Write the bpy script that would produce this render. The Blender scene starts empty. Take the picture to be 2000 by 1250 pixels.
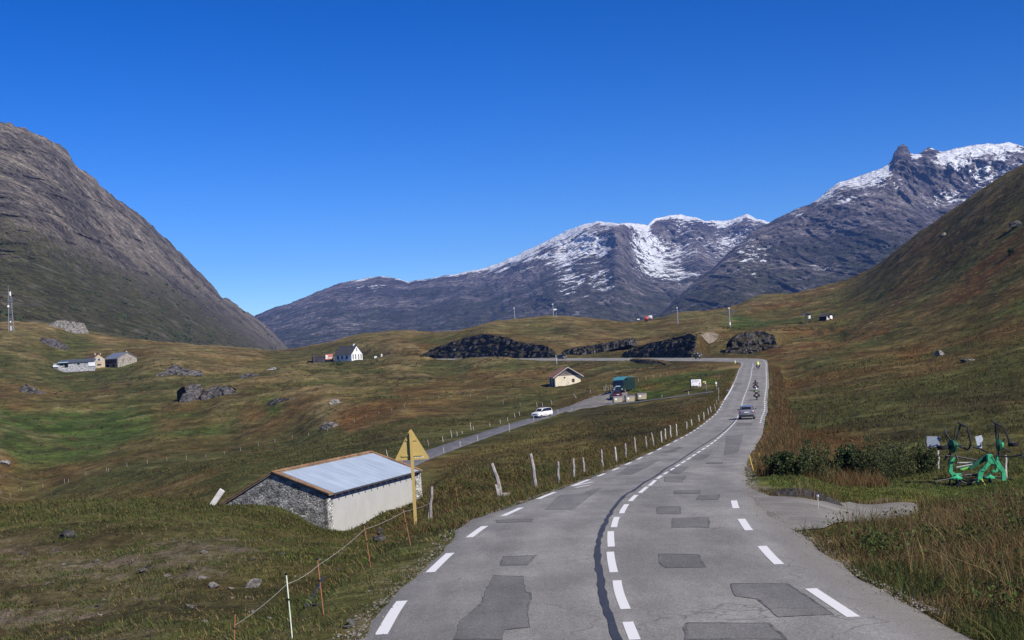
import bpy, bmesh, math, random
import numpy as np
from mathutils import Vector, Matrix, kdtree

# ------------------------------------------------------------------ camera, sky, sun, exposure
SC = bpy.context.scene
COL = SC.collection
F = 2750.0                      # focal length in photo pixels (2000 px wide)
ROLL = math.radians(3.2)
PITCH = 0.0273085
fwd = np.array([0, math.cos(PITCH), math.sin(PITCH)])
up0 = np.array([0, -math.sin(PITCH), math.cos(PITCH)])
xr = np.array([1.0, 0, 0])
CR = math.cos(ROLL) * xr - math.sin(ROLL) * up0
CU = math.sin(ROLL) * xr + math.cos(ROLL) * up0
cam_d = bpy.data.cameras.new('camera')
cam = bpy.data.objects.new('camera', cam_d)
COL.objects.link(cam)
cam_d.sensor_width = 36.0
cam_d.sensor_fit = 'HORIZONTAL'
cam_d.lens = 36.0 * F / 2000.0
cam_d.clip_start = 0.3
cam_d.clip_end = 40000
cam.matrix_world = Matrix(((CR[0], CU[0], -fwd[0], 0), (CR[1], CU[1], -fwd[1], 0), (CR[2], CU[2], -fwd[2], 0), (0, 0, 0, 1)))
SC.camera = cam

SUN_EL = math.radians(41)
SUN_DIR = np.array([0.74, -0.67])            # horizontal direction towards the sun
SUN_DIR = SUN_DIR / np.hypot(*SUN_DIR)
W = bpy.data.worlds.new('World')
SC.world = W
W.use_nodes = True
wn = W.node_tree.nodes
bg = wn['Background']
sky = wn.new('ShaderNodeTexSky')
sky.sky_type = 'NISHITA'
sky.sun_disc = False
sky.sun_elevation = SUN_EL
sky.sun_rotation = math.atan2(SUN_DIR[0], SUN_DIR[1])
sky.altitude = 2600
sky.air_density = 1.0
sky.dust_density = 0.0
sky.ozone_density = 4.5
hsv = wn.new('ShaderNodeHueSaturation')
hsv.inputs['Saturation'].default_value = 1.2
hsv.inputs['Hue'].default_value = 0.512
gam = wn.new('ShaderNodeGamma')
gam.inputs['Gamma'].default_value = 1.4
W.node_tree.links.new(sky.outputs[0], gam.inputs['Color'])
W.node_tree.links.new(gam.outputs[0], hsv.inputs['Color'])
W.node_tree.links.new(hsv.outputs[0], bg.inputs['Color'])
bg.inputs['Strength'].default_value = 0.047
sun_d = bpy.data.lights.new('sun', 'SUN')
sun_d.energy = 4.4
sun_d.angle = math.radians(0.53)
sun_d.color = (1.0, 0.93, 0.82)
sun = bpy.data.objects.new('sun', sun_d)
COL.objects.link(sun)
sv = Vector((SUN_DIR[0] * math.cos(SUN_EL), SUN_DIR[1] * math.cos(SUN_EL), math.sin(SUN_EL)))
sun.rotation_euler = sv.to_track_quat('Z', 'Y').to_euler()
sun.location = (60, -40, 80)
SC.view_settings.view_transform = 'Standard'
SC.view_settings.look = 'None'
SC.view_settings.exposure = 0.45
SC.view_settings.gamma = 1.0
SC.render.engine = 'CYCLES'
SC.cycles.use_denoising = True
SC.cycles.denoising_prefilter = 'NONE'
SC.cycles.max_bounces = 5
SC.cycles.diffuse_bounces = 2
SC.cycles.glossy_bounces = 2
SC.cycles.transmission_bounces = 3
SC.cycles.transparent_max_bounces = 6
SC.cycles.volume_bounces = 0
RNG = np.random.default_rng(7)
random.seed(7)


def at(px, py, Y):
    """World point on the view line of photo pixel (px, py) at distance Y along +Y."""
    d = fwd + ((px - 1000.0) / F) * CR + ((625.0 - py) / F) * CU
    return d * (Y / d[1])


def at_arr(px, py, Y):
    d = fwd[None] + ((px - 1000.0) / F)[:, None] * CR[None] + ((625.0 - py) / F)[:, None] * CU[None]
    return d * (Y / d[:, 1])[:, None]


def to_px(P):
    P = np.asarray(P, float)
    d = P @ fwd
    return np.stack([1000 + F * (P @ CR) / d, 625 - F * (P @ CU) / d], -1)


# ------------------------------------------------------------------ noise
_perm = np.random.default_rng(3).permutation(256)
_perm = np.concatenate([_perm, _perm, _perm])
_g2 = np.stack([np.cos(np.arange(256) * 2.399963), np.sin(np.arange(256) * 2.399963)], -1)


def perlin(x, y):
    xi = np.floor(x).astype(np.int64); yi = np.floor(y).astype(np.int64)
    xf = x - xi; yf = y - yi
    u = xf * xf * xf * (xf * (xf * 6 - 15) + 10); v = yf * yf * yf * (yf * (yf * 6 - 15) + 10)
    xi &= 255; yi &= 255

    def g(ix, iy, dx, dy):
        h = _perm[_perm[ix & 255] + (iy & 255)]
        return _g2[h, 0] * dx + _g2[h, 1] * dy
    a = g(xi, yi, xf, yf); b = g(xi + 1, yi, xf - 1, yf)
    c = g(xi, yi + 1, xf, yf - 1); d = g(xi + 1, yi + 1, xf - 1, yf - 1)
    return (a + u * (b - a)) * (1 - v) + (c + u * (d - c)) * v


def fbm(x, y, oct=5, gain=0.5, lac=2.03):
    s = 0; a = 1.0; f = 1.0
    for i in range(oct):
        s = s + a * perlin(x * f + 17.3 * i, y * f - 9.1 * i)
        a *= gain; f *= lac
    return s * 1.4


def ridged(x, y, oct=5, gain=0.5, lac=2.1):
    s = 0; a = 1.0; f = 1.0
    for i in range(oct):
        n = 1 - 2 * np.abs(perlin(x * f + 31.7 * i, y * f + 5.3 * i)) * 1.3
        s = s + a * n
        a *= gain; f *= lac
    return s / 2


def sstep(a, b, x):
    t = np.clip((x - a) / (b - a), 0, 1)
    return t * t * (3 - 2 * t)


# ------------------------------------------------------------------ object helpers
def link(name, mesh, mats=(), parent=None):
    o = bpy.data.objects.new(name, mesh)
    COL.objects.link(o)
    for m in mats:
        mesh.materials.append(m)
    if parent is not None:
        o.parent = parent
    return o


def tag(o, label=None, cat=None, group=None, kind=None):
    if label: o['label'] = label
    if cat: o['category'] = cat
    if group: o['group'] = group
    if kind: o['kind'] = kind
    return o


def thing(name, label, cat, loc=(0, 0, 0), rz=0.0, group=None, scale=1.0):
    o = bpy.data.objects.new(name, None)
    COL.objects.link(o)
    o.empty_display_size = 0.3
    o.location = loc
    o.rotation_euler = (0, 0, rz)
    o.scale = (scale,) * 3
    return tag(o, label, cat, group)


def dup(root, loc, rz, label=None, group=None, mats=None, parent=None):
    c = root.copy()
    COL.objects.link(c)
    if parent is not None:
        c.parent = parent
    else:
        c.location = loc
        c.rotation_euler = (0, 0, rz)
        if label: c['label'] = label
        if group: c['group'] = group
    for ch in [q for q in bpy.data.objects if q.parent == root]:
        dup(ch, None, None, parent=c)
    return c


def np_mesh(name, V, Q, smooth=True, attrs=None, tri=False):
    """V (n,3) array, Q (m,4) or (m,3) int array -> mesh; attrs: name -> (n,4) point colours or (n,) floats"""
    me = bpy.data.meshes.new(name)
    k = Q.shape[1]
    me.vertices.add(len(V)); me.vertices.foreach_set('co', np.ascontiguousarray(V, np.float32).ravel())
    me.loops.add(Q.size); me.loops.foreach_set('vertex_index', np.ascontiguousarray(Q, np.int32).ravel())
    me.polygons.add(len(Q))
    me.polygons.foreach_set('loop_start', np.arange(0, Q.size, k, dtype=np.int32))
    if smooth:
        me.polygons.foreach_set('use_smooth', np.ones(len(Q), bool))
    me.update(calc_edges=True)
    for nm, a in (attrs or {}).items():
        if a.ndim == 2:
            at_ = me.attributes.new(nm, 'FLOAT_COLOR', 'POINT')
            at_.data.foreach_set('color', np.ascontiguousarray(a, np.float32).ravel())
        else:
            at_ = me.attributes.new(nm, 'FLOAT', 'POINT')
            at_.data.foreach_set('value', np.ascontiguousarray(a, np.float32))
    return me


def grid_quads(ny, nx):
    i = np.arange(ny - 1)[:, None] * nx + np.arange(nx - 1)[None]
    return np.stack([i, i + 1, i + nx + 1, i + nx], -1).reshape(-1, 4)


class MB:
    """Collects boxes, tubes, prisms ... into ONE mesh object."""
    def __init__(s):
        s.v = []; s.f = []; s.m = []

    def add(s, vs, fs, mi=0):
        o = len(s.v)
        s.v += [tuple(map(float, v)) for v in vs]
        for f in fs:
            s.f.append(tuple(i + o for i in f)); s.m.append(mi)
        return s

    def box(s, c, size, rz=0.0, mi=0, M=None, taper=(1, 1)):
        hx, hy, hz = size[0] / 2, size[1] / 2, size[2] / 2
        ca, sa = math.cos(rz), math.sin(rz)
        vs = []
        for z in (-1, 1):
            tx, ty = (1, 1) if z < 0 else taper
            for x, y in ((-1, -1), (1, -1), (1, 1), (-1, 1)):
                X, Yy = x * hx * tx, y * hy * ty
                p = Vector((X * ca - Yy * sa, X * sa + Yy * ca, z * hz)) + Vector(c)
                vs.append(M @ p if M else p)
        return s.add(vs, [(3, 2, 1, 0), (4, 5, 6, 7), (0, 1, 5, 4), (1, 2, 6, 5), (2, 3, 7, 6), (3, 0, 4, 7)], mi)

    def tube(s, pts, r, n=8, mi=0, cap=True, r2=None):
        pts = [Vector(tuple(map(float, p))) for p in pts]
        rr = [r + ((r2 if r2 is not None else r) - r) * i / max(1, len(pts) - 1) for i in range(len(pts))]
        vs = []; fs = []
        prev = None
        for i, p in enumerate(pts):
            t = (pts[min(i + 1, len(pts) - 1)] - pts[max(i - 1, 0)]).normalized()
            a = prev if prev is not None else (Vector((0, 0, 1)) if abs(t.z) < 0.9 else Vector((1, 0, 0)))
            u = t.cross(a).normalized() if prev is None else (a - t * a.dot(t)).normalized()
            prev = u
            w = t.cross(u)
            for k in range(n):
                an = 2 * math.pi * k / n
                vs.append(p + (u * math.cos(an) + w * math.sin(an)) * rr[i])
        for i in range(len(pts) - 1):
            for k in range(n):
                fs.append((i * n + k, i * n + (k + 1) % n, (i + 1) * n + (k + 1) % n, (i + 1) * n + k))
        if cap:
            fs.append(tuple(range(n))[::-1]); fs.append(tuple((len(pts) - 1) * n + k for k in range(n)))
        return s.add(vs, fs, mi)

    def lathe(s, prof, c, axis='Z', n=16, mi=0, M=None):
        """prof: list of (radius, height) along axis"""
        vs = []; fs = []
        for r, h in prof:
            for k in range(n):
                a = 2 * math.pi * k / n
                x, y = r * math.cos(a), r * math.sin(a)
                p = {'Z': (x, y, h), 'X': (h, x, y), 'Y': (y, h, x)}[axis]
                p = Vector(p) + Vector(c)
                vs.append(M @ p if M else p)
        for i in range(len(prof) - 1):
            for k in range(n):
                fs.append((i * n + k, i * n + (k + 1) % n, (i + 1) * n + (k + 1) % n, (i + 1) * n + k))
        fs.append(tuple(range(n))[::-1]); fs.append(tuple((len(prof) - 1) * n + k for k in range(n)))
        return s.add(vs, fs, mi)

    def prism(s, poly, d, mi=0):
        """poly: list of 3-D points (planar), d: extrusion vector"""
        n = len(poly)
        P = [Vector(tuple(map(float, p))) for p in poly]
        D = Vector(tuple(map(float, d)))
        vs = P + [p + D for p in P]
        fs = [tuple(range(n))[::-1], tuple(range(n, 2 * n))] + [(i, (i + 1) % n, n + (i + 1) % n, n + i) for i in range(n)]
        return s.add(vs, fs, mi)

    def build(s, name, mats, parent=None, smooth=False, bevel=0.0):
        me = bpy.data.meshes.new(name)
        me.from_pydata(s.v, [], s.f)
        if not isinstance(mats, (list, tuple)): mats = [mats]
        o = link(name, me, mats, parent)
        me.polygons.foreach_set('material_index', np.array(s.m, np.int32))
        bm = bmesh.new(); bm.from_mesh(me)
        bmesh.ops.recalc_face_normals(bm, faces=bm.faces)
        if bevel:
            try:
                bmesh.ops.bevel(bm, geom=[e for e in bm.edges if e.is_manifold and e.calc_face_angle(0) > 0.5], offset=bevel, segments=2, affect='EDGES', profile=0.6)
            except Exception:
                pass
        bm.to_mesh(me); bm.free()
        if smooth:
            me.polygons.foreach_set('use_smooth', np.ones(len(me.polygons), bool))
            try:
                me.set_sharp_from_angle(angle=0.7)
            except Exception:
                pass
        me.update()
        return o


# ------------------------------------------------------------------ materials
class NT:
    def __init__(s, name, rough=0.9, spec=0.2):
        s.m = bpy.data.materials.new(name); s.m.use_nodes = True
        s.t = s.m.node_tree
        s.b = s.t.nodes['Principled BSDF']
        s.b.inputs['Roughness'].default_value = rough
        s.b.inputs['Specular IOR Level'].default_value = spec

    def n(s, typ, outs=0, props=None, **kw):
        nd = s.t.nodes.new(typ)
        for k, v in (props or {}).items(): setattr(nd, k, v)
        for k, v in kw.items():
            key = k.replace('_', ' ')
            sock = nd.inputs[int(k[1:])] if (k[0] == 'i' and k[1:].isdigit()) else nd.inputs[key]
            s.set(sock, v)
        return nd.outputs[outs]

    def set(s, sock, v):
        if isinstance(v, bpy.types.NodeSocket): s.t.links.new(v, sock)
        elif isinstance(v, (tuple, list)) and sock.type == 'RGBA' and len(v) == 3: sock.default_value = (*v, 1)
        elif isinstance(v, (tuple, list)) and sock.type == 'VECTOR' and len(v) == 4: sock.default_value = v[:3]
        else: sock.default_value = v

    def pos(s): return s.n('ShaderNodeNewGeometry', 0)
    def objc(s): return s.n('ShaderNodeTexCoord', 3)
    def attr(s, name, outs=0): return s.n('ShaderNodeAttribute', outs, {'attribute_name': name})
    def scale(s, v, sc): return s.n('ShaderNodeMapping', 0, None, Vector=v, Scale=sc)
    def maprot(s, v, rot, sc): return s.scale(s.n('ShaderNodeMapping', 0, None, Vector=v, Rotation=rot), sc)
    def ridge(s, v, scale, detail=6, rough=0.6): return s.n('ShaderNodeTexNoise', 0, {'noise_type': 'RIDGED_MULTIFRACTAL'}, Vector=v, Scale=scale, Detail=detail, Roughness=rough, Lacunarity=2.1, Offset=0.9, Gain=1.5)

    def noise(s, v, scale, detail=5, rough=0.55, dist=0.0):
        return s.n('ShaderNodeTexNoise', 0, None, Vector=v, Scale=scale, Detail=detail, Roughness=rough, Distortion=dist)

    def vor(s, v, scale, feat='F1', outs=0, rnd=1.0):
        return s.n('ShaderNodeTexVoronoi', outs, {'feature': feat}, Vector=v, Scale=scale, Randomness=rnd)

    def ramp(s, x, a, b, lo=0.0, hi=1.0):
        return s.n('ShaderNodeMapRange', 0, {'interpolation_type': 'SMOOTHSTEP'}, Value=x, i1=a, i2=b, i3=lo, i4=hi)

    def math(s, op, a, b=0.0, c=None):
        nd = s.t.nodes.new('ShaderNodeMath'); nd.operation = op
        s.set(nd.inputs[0], a); s.set(nd.inputs[1], b)
        if c is not None: s.set(nd.inputs[2], c)
        return nd.outputs[0]

    def mix(s, fac, a, b, mode='MIX'):
        nd = s.t.nodes.new('ShaderNodeMix'); nd.data_type = 'RGBA'; nd.blend_type = mode
        s.set(nd.inputs[0], fac); s.set(nd.inputs[6], a); s.set(nd.inputs[7], b)
        return nd.outputs[2]

    def mul(s, col, val):
        """scale colour by scalar socket"""
        nd = s.t.nodes.new('ShaderNodeVectorMath'); nd.operation = 'SCALE'
        s.set(nd.inputs[0], col); s.set(nd.inputs['Scale'], val)
        return nd.outputs[0]

    def bump(s, h, strength=0.5, dist=0.1):
        nd = s.t.nodes.new('ShaderNodeBump')
        s.set(nd.inputs['Height'], h); nd.inputs['Strength'].default_value = strength; nd.inputs['Distance'].default_value = dist
        s.t.links.new(nd.outputs[0], s.b.inputs['Normal'])

    def out(s, col, rough=None):
        s.set(s.b.inputs['Base Color'], col)
        if rough is not None: s.set(s.b.inputs['Roughness'], rough)
        return s.m


_mc = {}
def M(name, col, rough=0.7, spec=0.3, metal=0.0, var=0.15, vs=3.0, emis=None):
    """plain painted / wooden / metal surface with a little procedural unevenness"""
    if name in _mc: return _mc[name]
    t = NT(name, rough, spec)
    n = t.noise(t.objc(), vs, 6, 0.65)
    f = t.ramp(n, 0.3, 0.7, 1 - var, 1 + var)
    t.out(t.mul((*col, 1), f))
    t.b.inputs['Metallic'].default_value = metal
    _mc[name] = t.m
    return t.m

# ------------------------------------------------------------------ terrain
CC = dict(G=(.046, .076, .017), g=(.066, .070, .025), o=(.104, .088, .033), b=(.100, .070, .028), t=(.165, .124, .058),
          e=(.085, .080, .038), f=(.10, .085, .045), r=(.108, .062, .024), d=(.150, .125, .095), k=(.050, .046, .021), y=(.085, .100, .020))
# (photo x, photo y, distance, vegetation)
CP = '''
-400 1250 32 f; 0 1250 30 f; 200 1250 27 e; 400 1250 24 g; 565 1249 24 g; 457 1265 21 g; 632 1201 27.5 g; 724 1108 37 g; 802 1066 41 g; 897 1000 62 b
-400 1100 50 g; 0 1100 48 f; 200 1100 45 e; 400 1100 42 e; 600 1100 40 g; 300 1180 33 e; 700 1140 32 g; -400 1000 75 g; 0 1000 75 g; 200 990 72 g; 400 992 76 g; 540 1012 86 g; 642 1040 95 g
430 990 97 g; 480 930 120 g; 822 992 111 b; 700 1030 100 g; 760 1000 100 g; 860 960 90 b
-400 940 330 r; 0 980 270 o; 150 985 250 o; 300 975 210 o; 420 965 150 b; 500 940 175 g; 0 930 340 b; 42 955 330 o; 200 915 330 b; 350 895 330 g; 470 876 340 b; 571 853 350 b; 350 930 250 g; 480 905 230 g; 620 890 220 g; 600 850 330 g
700 900 175 g; 750 885 195 g; 760 905 143 g; 840 885 175 g; 960 850 215 g; 1050 818 258 g; 1140 792 268 k; 1200 772 285 b; 1260 781 260 k; 1300 777 255 o; 800 850 235 g; 900 820 300 g; 1000 800 320 g
900 950 75 b; 1000 900 110 o; 1000 950 75 b; 1100 880 130 o; 1100 930 85 k; 1200 850 150 k; 1300 830 170 b; 1340 800 205 b; 1200 805 235 k; 1100 840 205 o; 900 900 150 o; 850 945 108 b; 1380 775 228 k; 950 925 90 o
1100 757 390 o; 1000 780 350 g; 1000 740 440 b; 1000 712 525 g; 1100 722 480 b; 1200 730 410 b; 1200 712 450 g; 1300 728 370 b; 1380 732 320 G; 1420 728 325 b; 1350 763 257 g; 1300 750 300 r; 1270 765 285 G; 1340 745 285 y; 1400 720 345 t
900 760 430 b; 900 722 545 g; 800 800 330 b; 800 750 450 g; 800 714 575 b; 700 800 350 r; 700 760 450 o; 700 715 630 o; 650 713 640 g; 600 720 600 o; 560 760 480 o; 560 800 400 b; 450 800 430 o; 450 740 560 o; 400 712 640 b; 530 724 640 o; 570 708 700 o; 700 830 320 r; 620 800 370 o; 640 740 540 g
330 700 640 o; 230 719 640 g; 130 719 640 g; 0 700 620 g; 0 660 680 g; 0 760 520 b; 100 780 500 b; 0 820 430 G; -400 820 430 G; 0 870 380 G; 0 905 350 b; 200 845 430 G; 200 880 380 G; 200 770 520 b; 350 790 470 o; 350 855 395 G; 450 845 400 r; -400 700 600 g; -400 640 700 b
0 641 715 b; 100 648 725 g; 200 667 730 t; 300 674 735 b; 400 682 740 t; 500 692 745 b; 545 705 740 b
640 692 715 o; 700 667 735 o; 780 653 750 t; 900 650 770 o; 940 636 790 o; 1000 626 810 o; 1090 620 830 o; 1170 626 840 b; 1250 631 850 b; 1320 613 900 b; 1400 607 920 b; 1440 601 930 b; 1460 589 940 g; 1500 579 950 g; 1560 573 960 b; 1600 561 950 r; 1660 546 940 r; 1710 525 930 b; 1760 491 800 b; 1830 446 750 b; 1900 401 700 o; 2000 336 650 b; 2150 260 620 g; 2400 200 600 g
760 675 680 r; 850 680 660 r; 860 665 690 o; 950 653 625 b; 1000 652 640 b; 1060 640 690 t; 1100 662 610 t; 1160 655 620 b; 1200 668 580 b; 1240 645 700 b; 1300 652 600 b; 1340 640 650 t; 1390 646 560 b; 1440 640 600 G; 1420 625 700 G; 1540 625 680 G; 1500 650 530 b; 1470 695 445 k; 1500 690 440 r; 1540 680 430 r; 1560 652 530 r; 1615 626 600 b; 1577 629 600 g; 1640 656 490 b; 1700 669 400 g; 1520 620 750 r; 1600 600 760 r; 1700 600 620 g; 1650 580 780 o
1520 700 380 b; 1520 760 255 r; 1515 735 310 r; 1600 700 330 g; 1600 760 230 g; 1600 820 150 g; 1520 850 122 r; 1500 830 150 r; 1560 870 100 r; 1700 800 150 g; 1700 740 230 g; 1700 690 320 b; 1700 640 440 b; 1700 560 720 b; 1850 830 115 g; 1850 800 135 k; 1850 740 200 g; 1850 680 280 g; 1850 600 410 b; 1850 550 500 g; 1850 500 600 b; 2000 800 120 g; 2000 700 210 g; 2000 640 270 b; 2000 600 310 G; 2000 560 350 b; 2000 500 430 b; 2000 400 560 o; 2300 700 160 g; 2300 500 330 b; 2300 300 560 g; 2300 850 90 g
1750 880 92 g; 1560 905 80 r; 1470 925 70 r; 1660 938 65 g; 1830 930 63 g; 1910 955 56 G; 2000 945 55 G; 1470 950 54 G; 1600 965 47 y; 1760 970 46 y; 1500 1000 37.5 d; 1600 1000 39 d; 1720 995 42 d; 1800 996 42 b; 1555 1052 31 b; 1700 1036 34 b; 1850 1010 37 b; 2000 990 40 b; 1640 1090 26.5 b; 1750 1160 22.2 g; 1900 1255 17.8 g; 2000 1260 16.5 b; 2000 1100 24 b; 1850 1100 25.5 b; 2300 1260 14 b; 2300 1000 36 b; 2300 930 55 g
'''
cps = []
for ln in CP.strip().split('\n'):
    for e in ln.split(';'):
        a = e.split()
        cps.append((float(a[0]), float(a[1]), float(a[2]), a[3]))
LE = np.array([(-1.93, 18.17, -3.45), (-1.91, 21.16, -3.53), (-1.72, 24.75, -3.66), (-1.5, 27.65, -3.73), (-1.24, 30.64, -3.82), (-0.97, 33.24, -3.9), (-0.59, 36.34, -4.03), (-0.13, 39.69, -4.2), (0.38, 43.35, -4.36), (0.97, 47.07, -4.54), (1.77, 52.14, -4.83), (2.69, 57.81, -5.12), (3.28, 61.32, -5.3), (4.59, 69.05, -5.67), (5.96, 76.72, -5.99), (7.24, 83.63, -6.24), (9.62, 95.85, -6.62), (12.15, 108.37, -6.95), (17.3, 136.81, -7.8), (22.1, 162.92, -8.3), (25.6, 181.01, -8.4), (31.2, 212.07, -8.06), (36.4, 239.75, -7.51), (42.5, 273.17, -6.73), (50.9, 320.18, -5.45), (58.45, 362.67, -4.78)])
RE = np.array([(4.07, 18.14), (4.09, 20.97), (4.27, 24.42), (4.48, 27.19), (4.74, 30.07), (5.0, 32.57), (5.37, 35.58), (5.82, 38.86), (6.32, 42.48), (6.89, 46.15), (7.69, 51.18), (8.61, 56.83), (9.2, 60.32), (10.5, 68.02), (11.86, 75.64), (13.14, 82.52), (15.51, 94.73), (18.0, 107.25), (23.2, 135.7), (28.0, 161.82), (31.5, 179.93), (37.1, 211.0), (42.3, 238.68), (48.4, 272.1), (56.8, 319.11), (64.35, 361.59)])
ctr = np.c_[(LE[:, :2] + RE) / 2, LE[:, 2]]
ctr = np.vstack([[1.2, -12, -2.55], [1.1, 4, -3.03], [1.06, 12, -3.27], ctr])
far = [at(1466, 704.6, 388), at(1440, 703, 408), at(1390, 702.0, 425), at(1320, 701.6, 450), at(1250, 701.5, 475), at(1170, 701.5, 502), at(1090, 701.6, 530), at(1000, 701.8, 560), at(900, 702.2, 595), at(800, 702.5, 628), at(720, 703.5, 655), at(640, 706, 690)]
ctr = np.vstack([ctr, np.array(far)])


def resample(P, step):
    s = np.r_[0, np.cumsum(np.hypot(*np.diff(P[:, :2], axis=0).T))]
    # Catmull-Rom style smoothing through cubic Hermite
    m = np.gradient(P, s, axis=0)
    q = np.arange(0, s[-1], step)
    i = np.clip(np.searchsorted(s, q, side='right') - 1, 0, len(s) - 2)
    h = (s[i + 1] - s[i]); t = ((q - s[i]) / h)[:, None]; h = h[:, None]
    return ((2 * t**3 - 3 * t**2 + 1) * P[i] + (t**3 - 2 * t**2 + t) * h * m[i] + (-2 * t**3 + 3 * t**2) * P[i + 1] + (t**3 - t**2) * h * m[i + 1]), q


RC, RS = resample(ctr, 0.5)
RT = np.gradient(RC[:, :2], axis=0); RT /= np.hypot(*RT.T)[:, None]
RN = np.c_[RT[:, 1], -RT[:, 0]]                      # to the right of travel
BANK = 0.075 * sstep(355, 400, RC[:, 1])             # outer (right) side of the far bend is higher
RK = kdtree.KDTree(len(RC))
for i, p in enumerate(RC): RK.insert((p[0], p[1], 0), i)
RK.balance()
RW_L = 3.3                                            # asphalt half widths
RWR = np.interp(RC[:, 1], [0, 27, 40, 60, 350, 400], [4.15, 4.15, 3.7, 3.5, 3.5, 3.9])
RWL = np.interp(RC[:, 1], [0, 28, 36, 44, 350, 400], [3.35, 3.4, 3.9, 3.4, 3.3, 3.6])


def road_z(x, y):
    co, i, d = RK.find((x, y, 0))
    off = (x - RC[i, 0]) * RN[i, 0] + (y - RC[i, 1]) * RN[i, 1]
    al = (x - RC[i, 0]) * RT[i, 0] + (y - RC[i, 1]) * RT[i, 1]
    sl = (RC[min(i + 1, len(RC) - 1), 2] - RC[max(i - 1, 0), 2]) / 1.0 if 0 < i < len(RC) - 1 else 0
    return RC[i, 2] + sl * al + off * BANK[i] - 0.012 * abs(off), off, i


def road_hit(px, py, lo=10.0, hi=520.0):
    """point where the view line of a photo pixel meets the road surface"""
    def g(Y):
        P = at(px, py, Y); return P[2] - road_z(P[0], P[1])[0]
    Y = lo; prev = g(lo)
    while Y < hi:
        Y2 = Y * 1.03; c = g(Y2)
        if prev > 0 >= c:
            a, b = Y, Y2
            for _ in range(24):
                m = (a + b) / 2
                if g(m) > 0: a = m
                else: b = m
            P = at(px, py, a); P[2] = road_z(P[0], P[1])[0]
            return P
        Y, prev = Y2, c
    return at(px, py, hi)


# secondary lane: photo edges (upper x,y ; lower x,y ; distance)
LANE = [(700, 945, 700, 975, 118), (760, 905, 775, 925, 143), (842, 876, 842, 894, 172), (932, 844, 932, 863, 205), (1010, 819, 1010, 838, 238), (1060, 805, 1062, 821, 256), (1098, 793.6, 1100, 807, 266), (1132, 785, 1134, 800, 270), (1160, 783, 1162, 795.5, 270), (1190, 782, 1196, 793.5, 268), (1219, 783, 1222, 790, 265), (1258, 780, 1262, 785, 260), (1300, 775, 1302, 778.5, 255), (1340, 769.5, 1342, 773.5, 251), (1380, 763, 1383, 768.5, 247), (1412, 758, 1415, 764, 243), (1426, 754, 1428, 763, 239)]
lane_c = np.array([at((a + c) / 2, (b + d) / 2, Y) for a, b, c, d, Y in LANE])
for q_i in (-1, -2):
    lane_c[q_i, 2] = road_z(lane_c[q_i, 0], lane_c[q_i, 1])[0] - .06
LC, LS = resample(lane_c, 1.0)
LT = np.gradient(LC[:, :2], axis=0); LT /= np.hypot(*LT.T)[:, None]
LN = np.c_[LT[:, 1], -LT[:, 0]]
LTILT = 0.065 * sstep(156, 172, np.arange(len(LC)))      # crossfall of the last stretch, down towards the valley
LK = kdtree.KDTree(len(LC))
for i, p in enumerate(LC): LK.insert((p[0], p[1], 0), i)
LK.balance()

# radial basis interpolation of elevation over (azimuth, log distance)
pts = [at(a, b, c) for a, b, c, k in cps]
ptsP = np.array(pts); keys = [k for *_, k in cps]
ext = []
for i in range(2, len(RC), 1):
    if RC[i, 1] > 8 and (i % max(8, int(RC[i, 1] * 0.14)) == 0) and RC[i, 1] < 680:
        for sgn, w in ((-1, 4.0), (1, 4.0)):
            q = RC[i, :2] + RN[i] * sgn * w
            ext.append((q[0], q[1], RC[i, 2] + sgn * w * BANK[i] - 0.12))
for i in range(0, len(LC), 14):
    ext.append((LC[i, 0], LC[i, 1], LC[i, 2] - 0.05))
for a in (-1900, -1400, -900, -500, 0, 500, 1000, 1500, 2000):      # outer ring and the ground right below the camera
    for Y, z in ((3, -3.0), (6, -3.1), (10, -3.25 if abs(a) < 1200 else -3.4)):
        ext.append((a / F * Y, Y, z))
for px in range(-600, 2700, 300):
    ext.append(tuple(at(px, 760 if px < 600 else (700 if px < 1700 else 480), 1250)))
    ext.append(tuple(at(px, 790 if px < 600 else (730 if px < 1700 else 560), 1700)))
ext = np.array(ext)
allP = np.vstack([ptsP, ext])


def ae(P):
    return np.stack([P[:, 0] / P[:, 1] * F / 250.0, np.log(P[:, 1]) / math.log(2) * 1.25], -1), P[:, 2] / P[:, 1] * F


U_, E_ = ae(allP)
# drop near duplicates (keeps the solve well conditioned)
keep = []
for i in range(len(U_)):
    if all(np.hypot(*(U_[i] - U_[j])) > 0.05 for j in keep): keep.append(i)
U_ = U_[keep]; E_ = E_[keep]


def tps(r2): return 0.5 * r2 * np.log(r2 + 1e-9)


n_ = len(U_)
A_ = np.zeros((n_ + 3, n_ + 3))
A_[:n_, :n_] = tps(((U_[:, None] - U_[None]) ** 2).sum(-1)) + np.eye(n_) * 0.004
A_[:n_, n_:] = np.c_[np.ones(n_), U_]; A_[n_:, :n_] = A_[:n_, n_:].T
w_ = np.linalg.solve(A_, np.r_[E_, 0, 0, 0])

a_c = np.linspace(-2300, 2300, 420); y_c = np.exp(np.linspace(math.log(2.9), math.log(1700), 330))
AA, YY = np.meshgrid(a_c, y_c)
q_ = np.stack([AA.ravel() / 250.0, np.log(YY.ravel()) / math.log(2) * 1.25], -1)
ev = np.empty(len(q_))
for i in range(0, len(q_), 20000):
    c = q_[i:i + 20000]
    ev[i:i + 20000] = tps(((c[:, None] - U_[None]) ** 2).sum(-1)) @ w_[:n_] + w_[n_] + c @ w_[n_ + 1:]
ev = ev.reshape(AA.shape)

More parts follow.
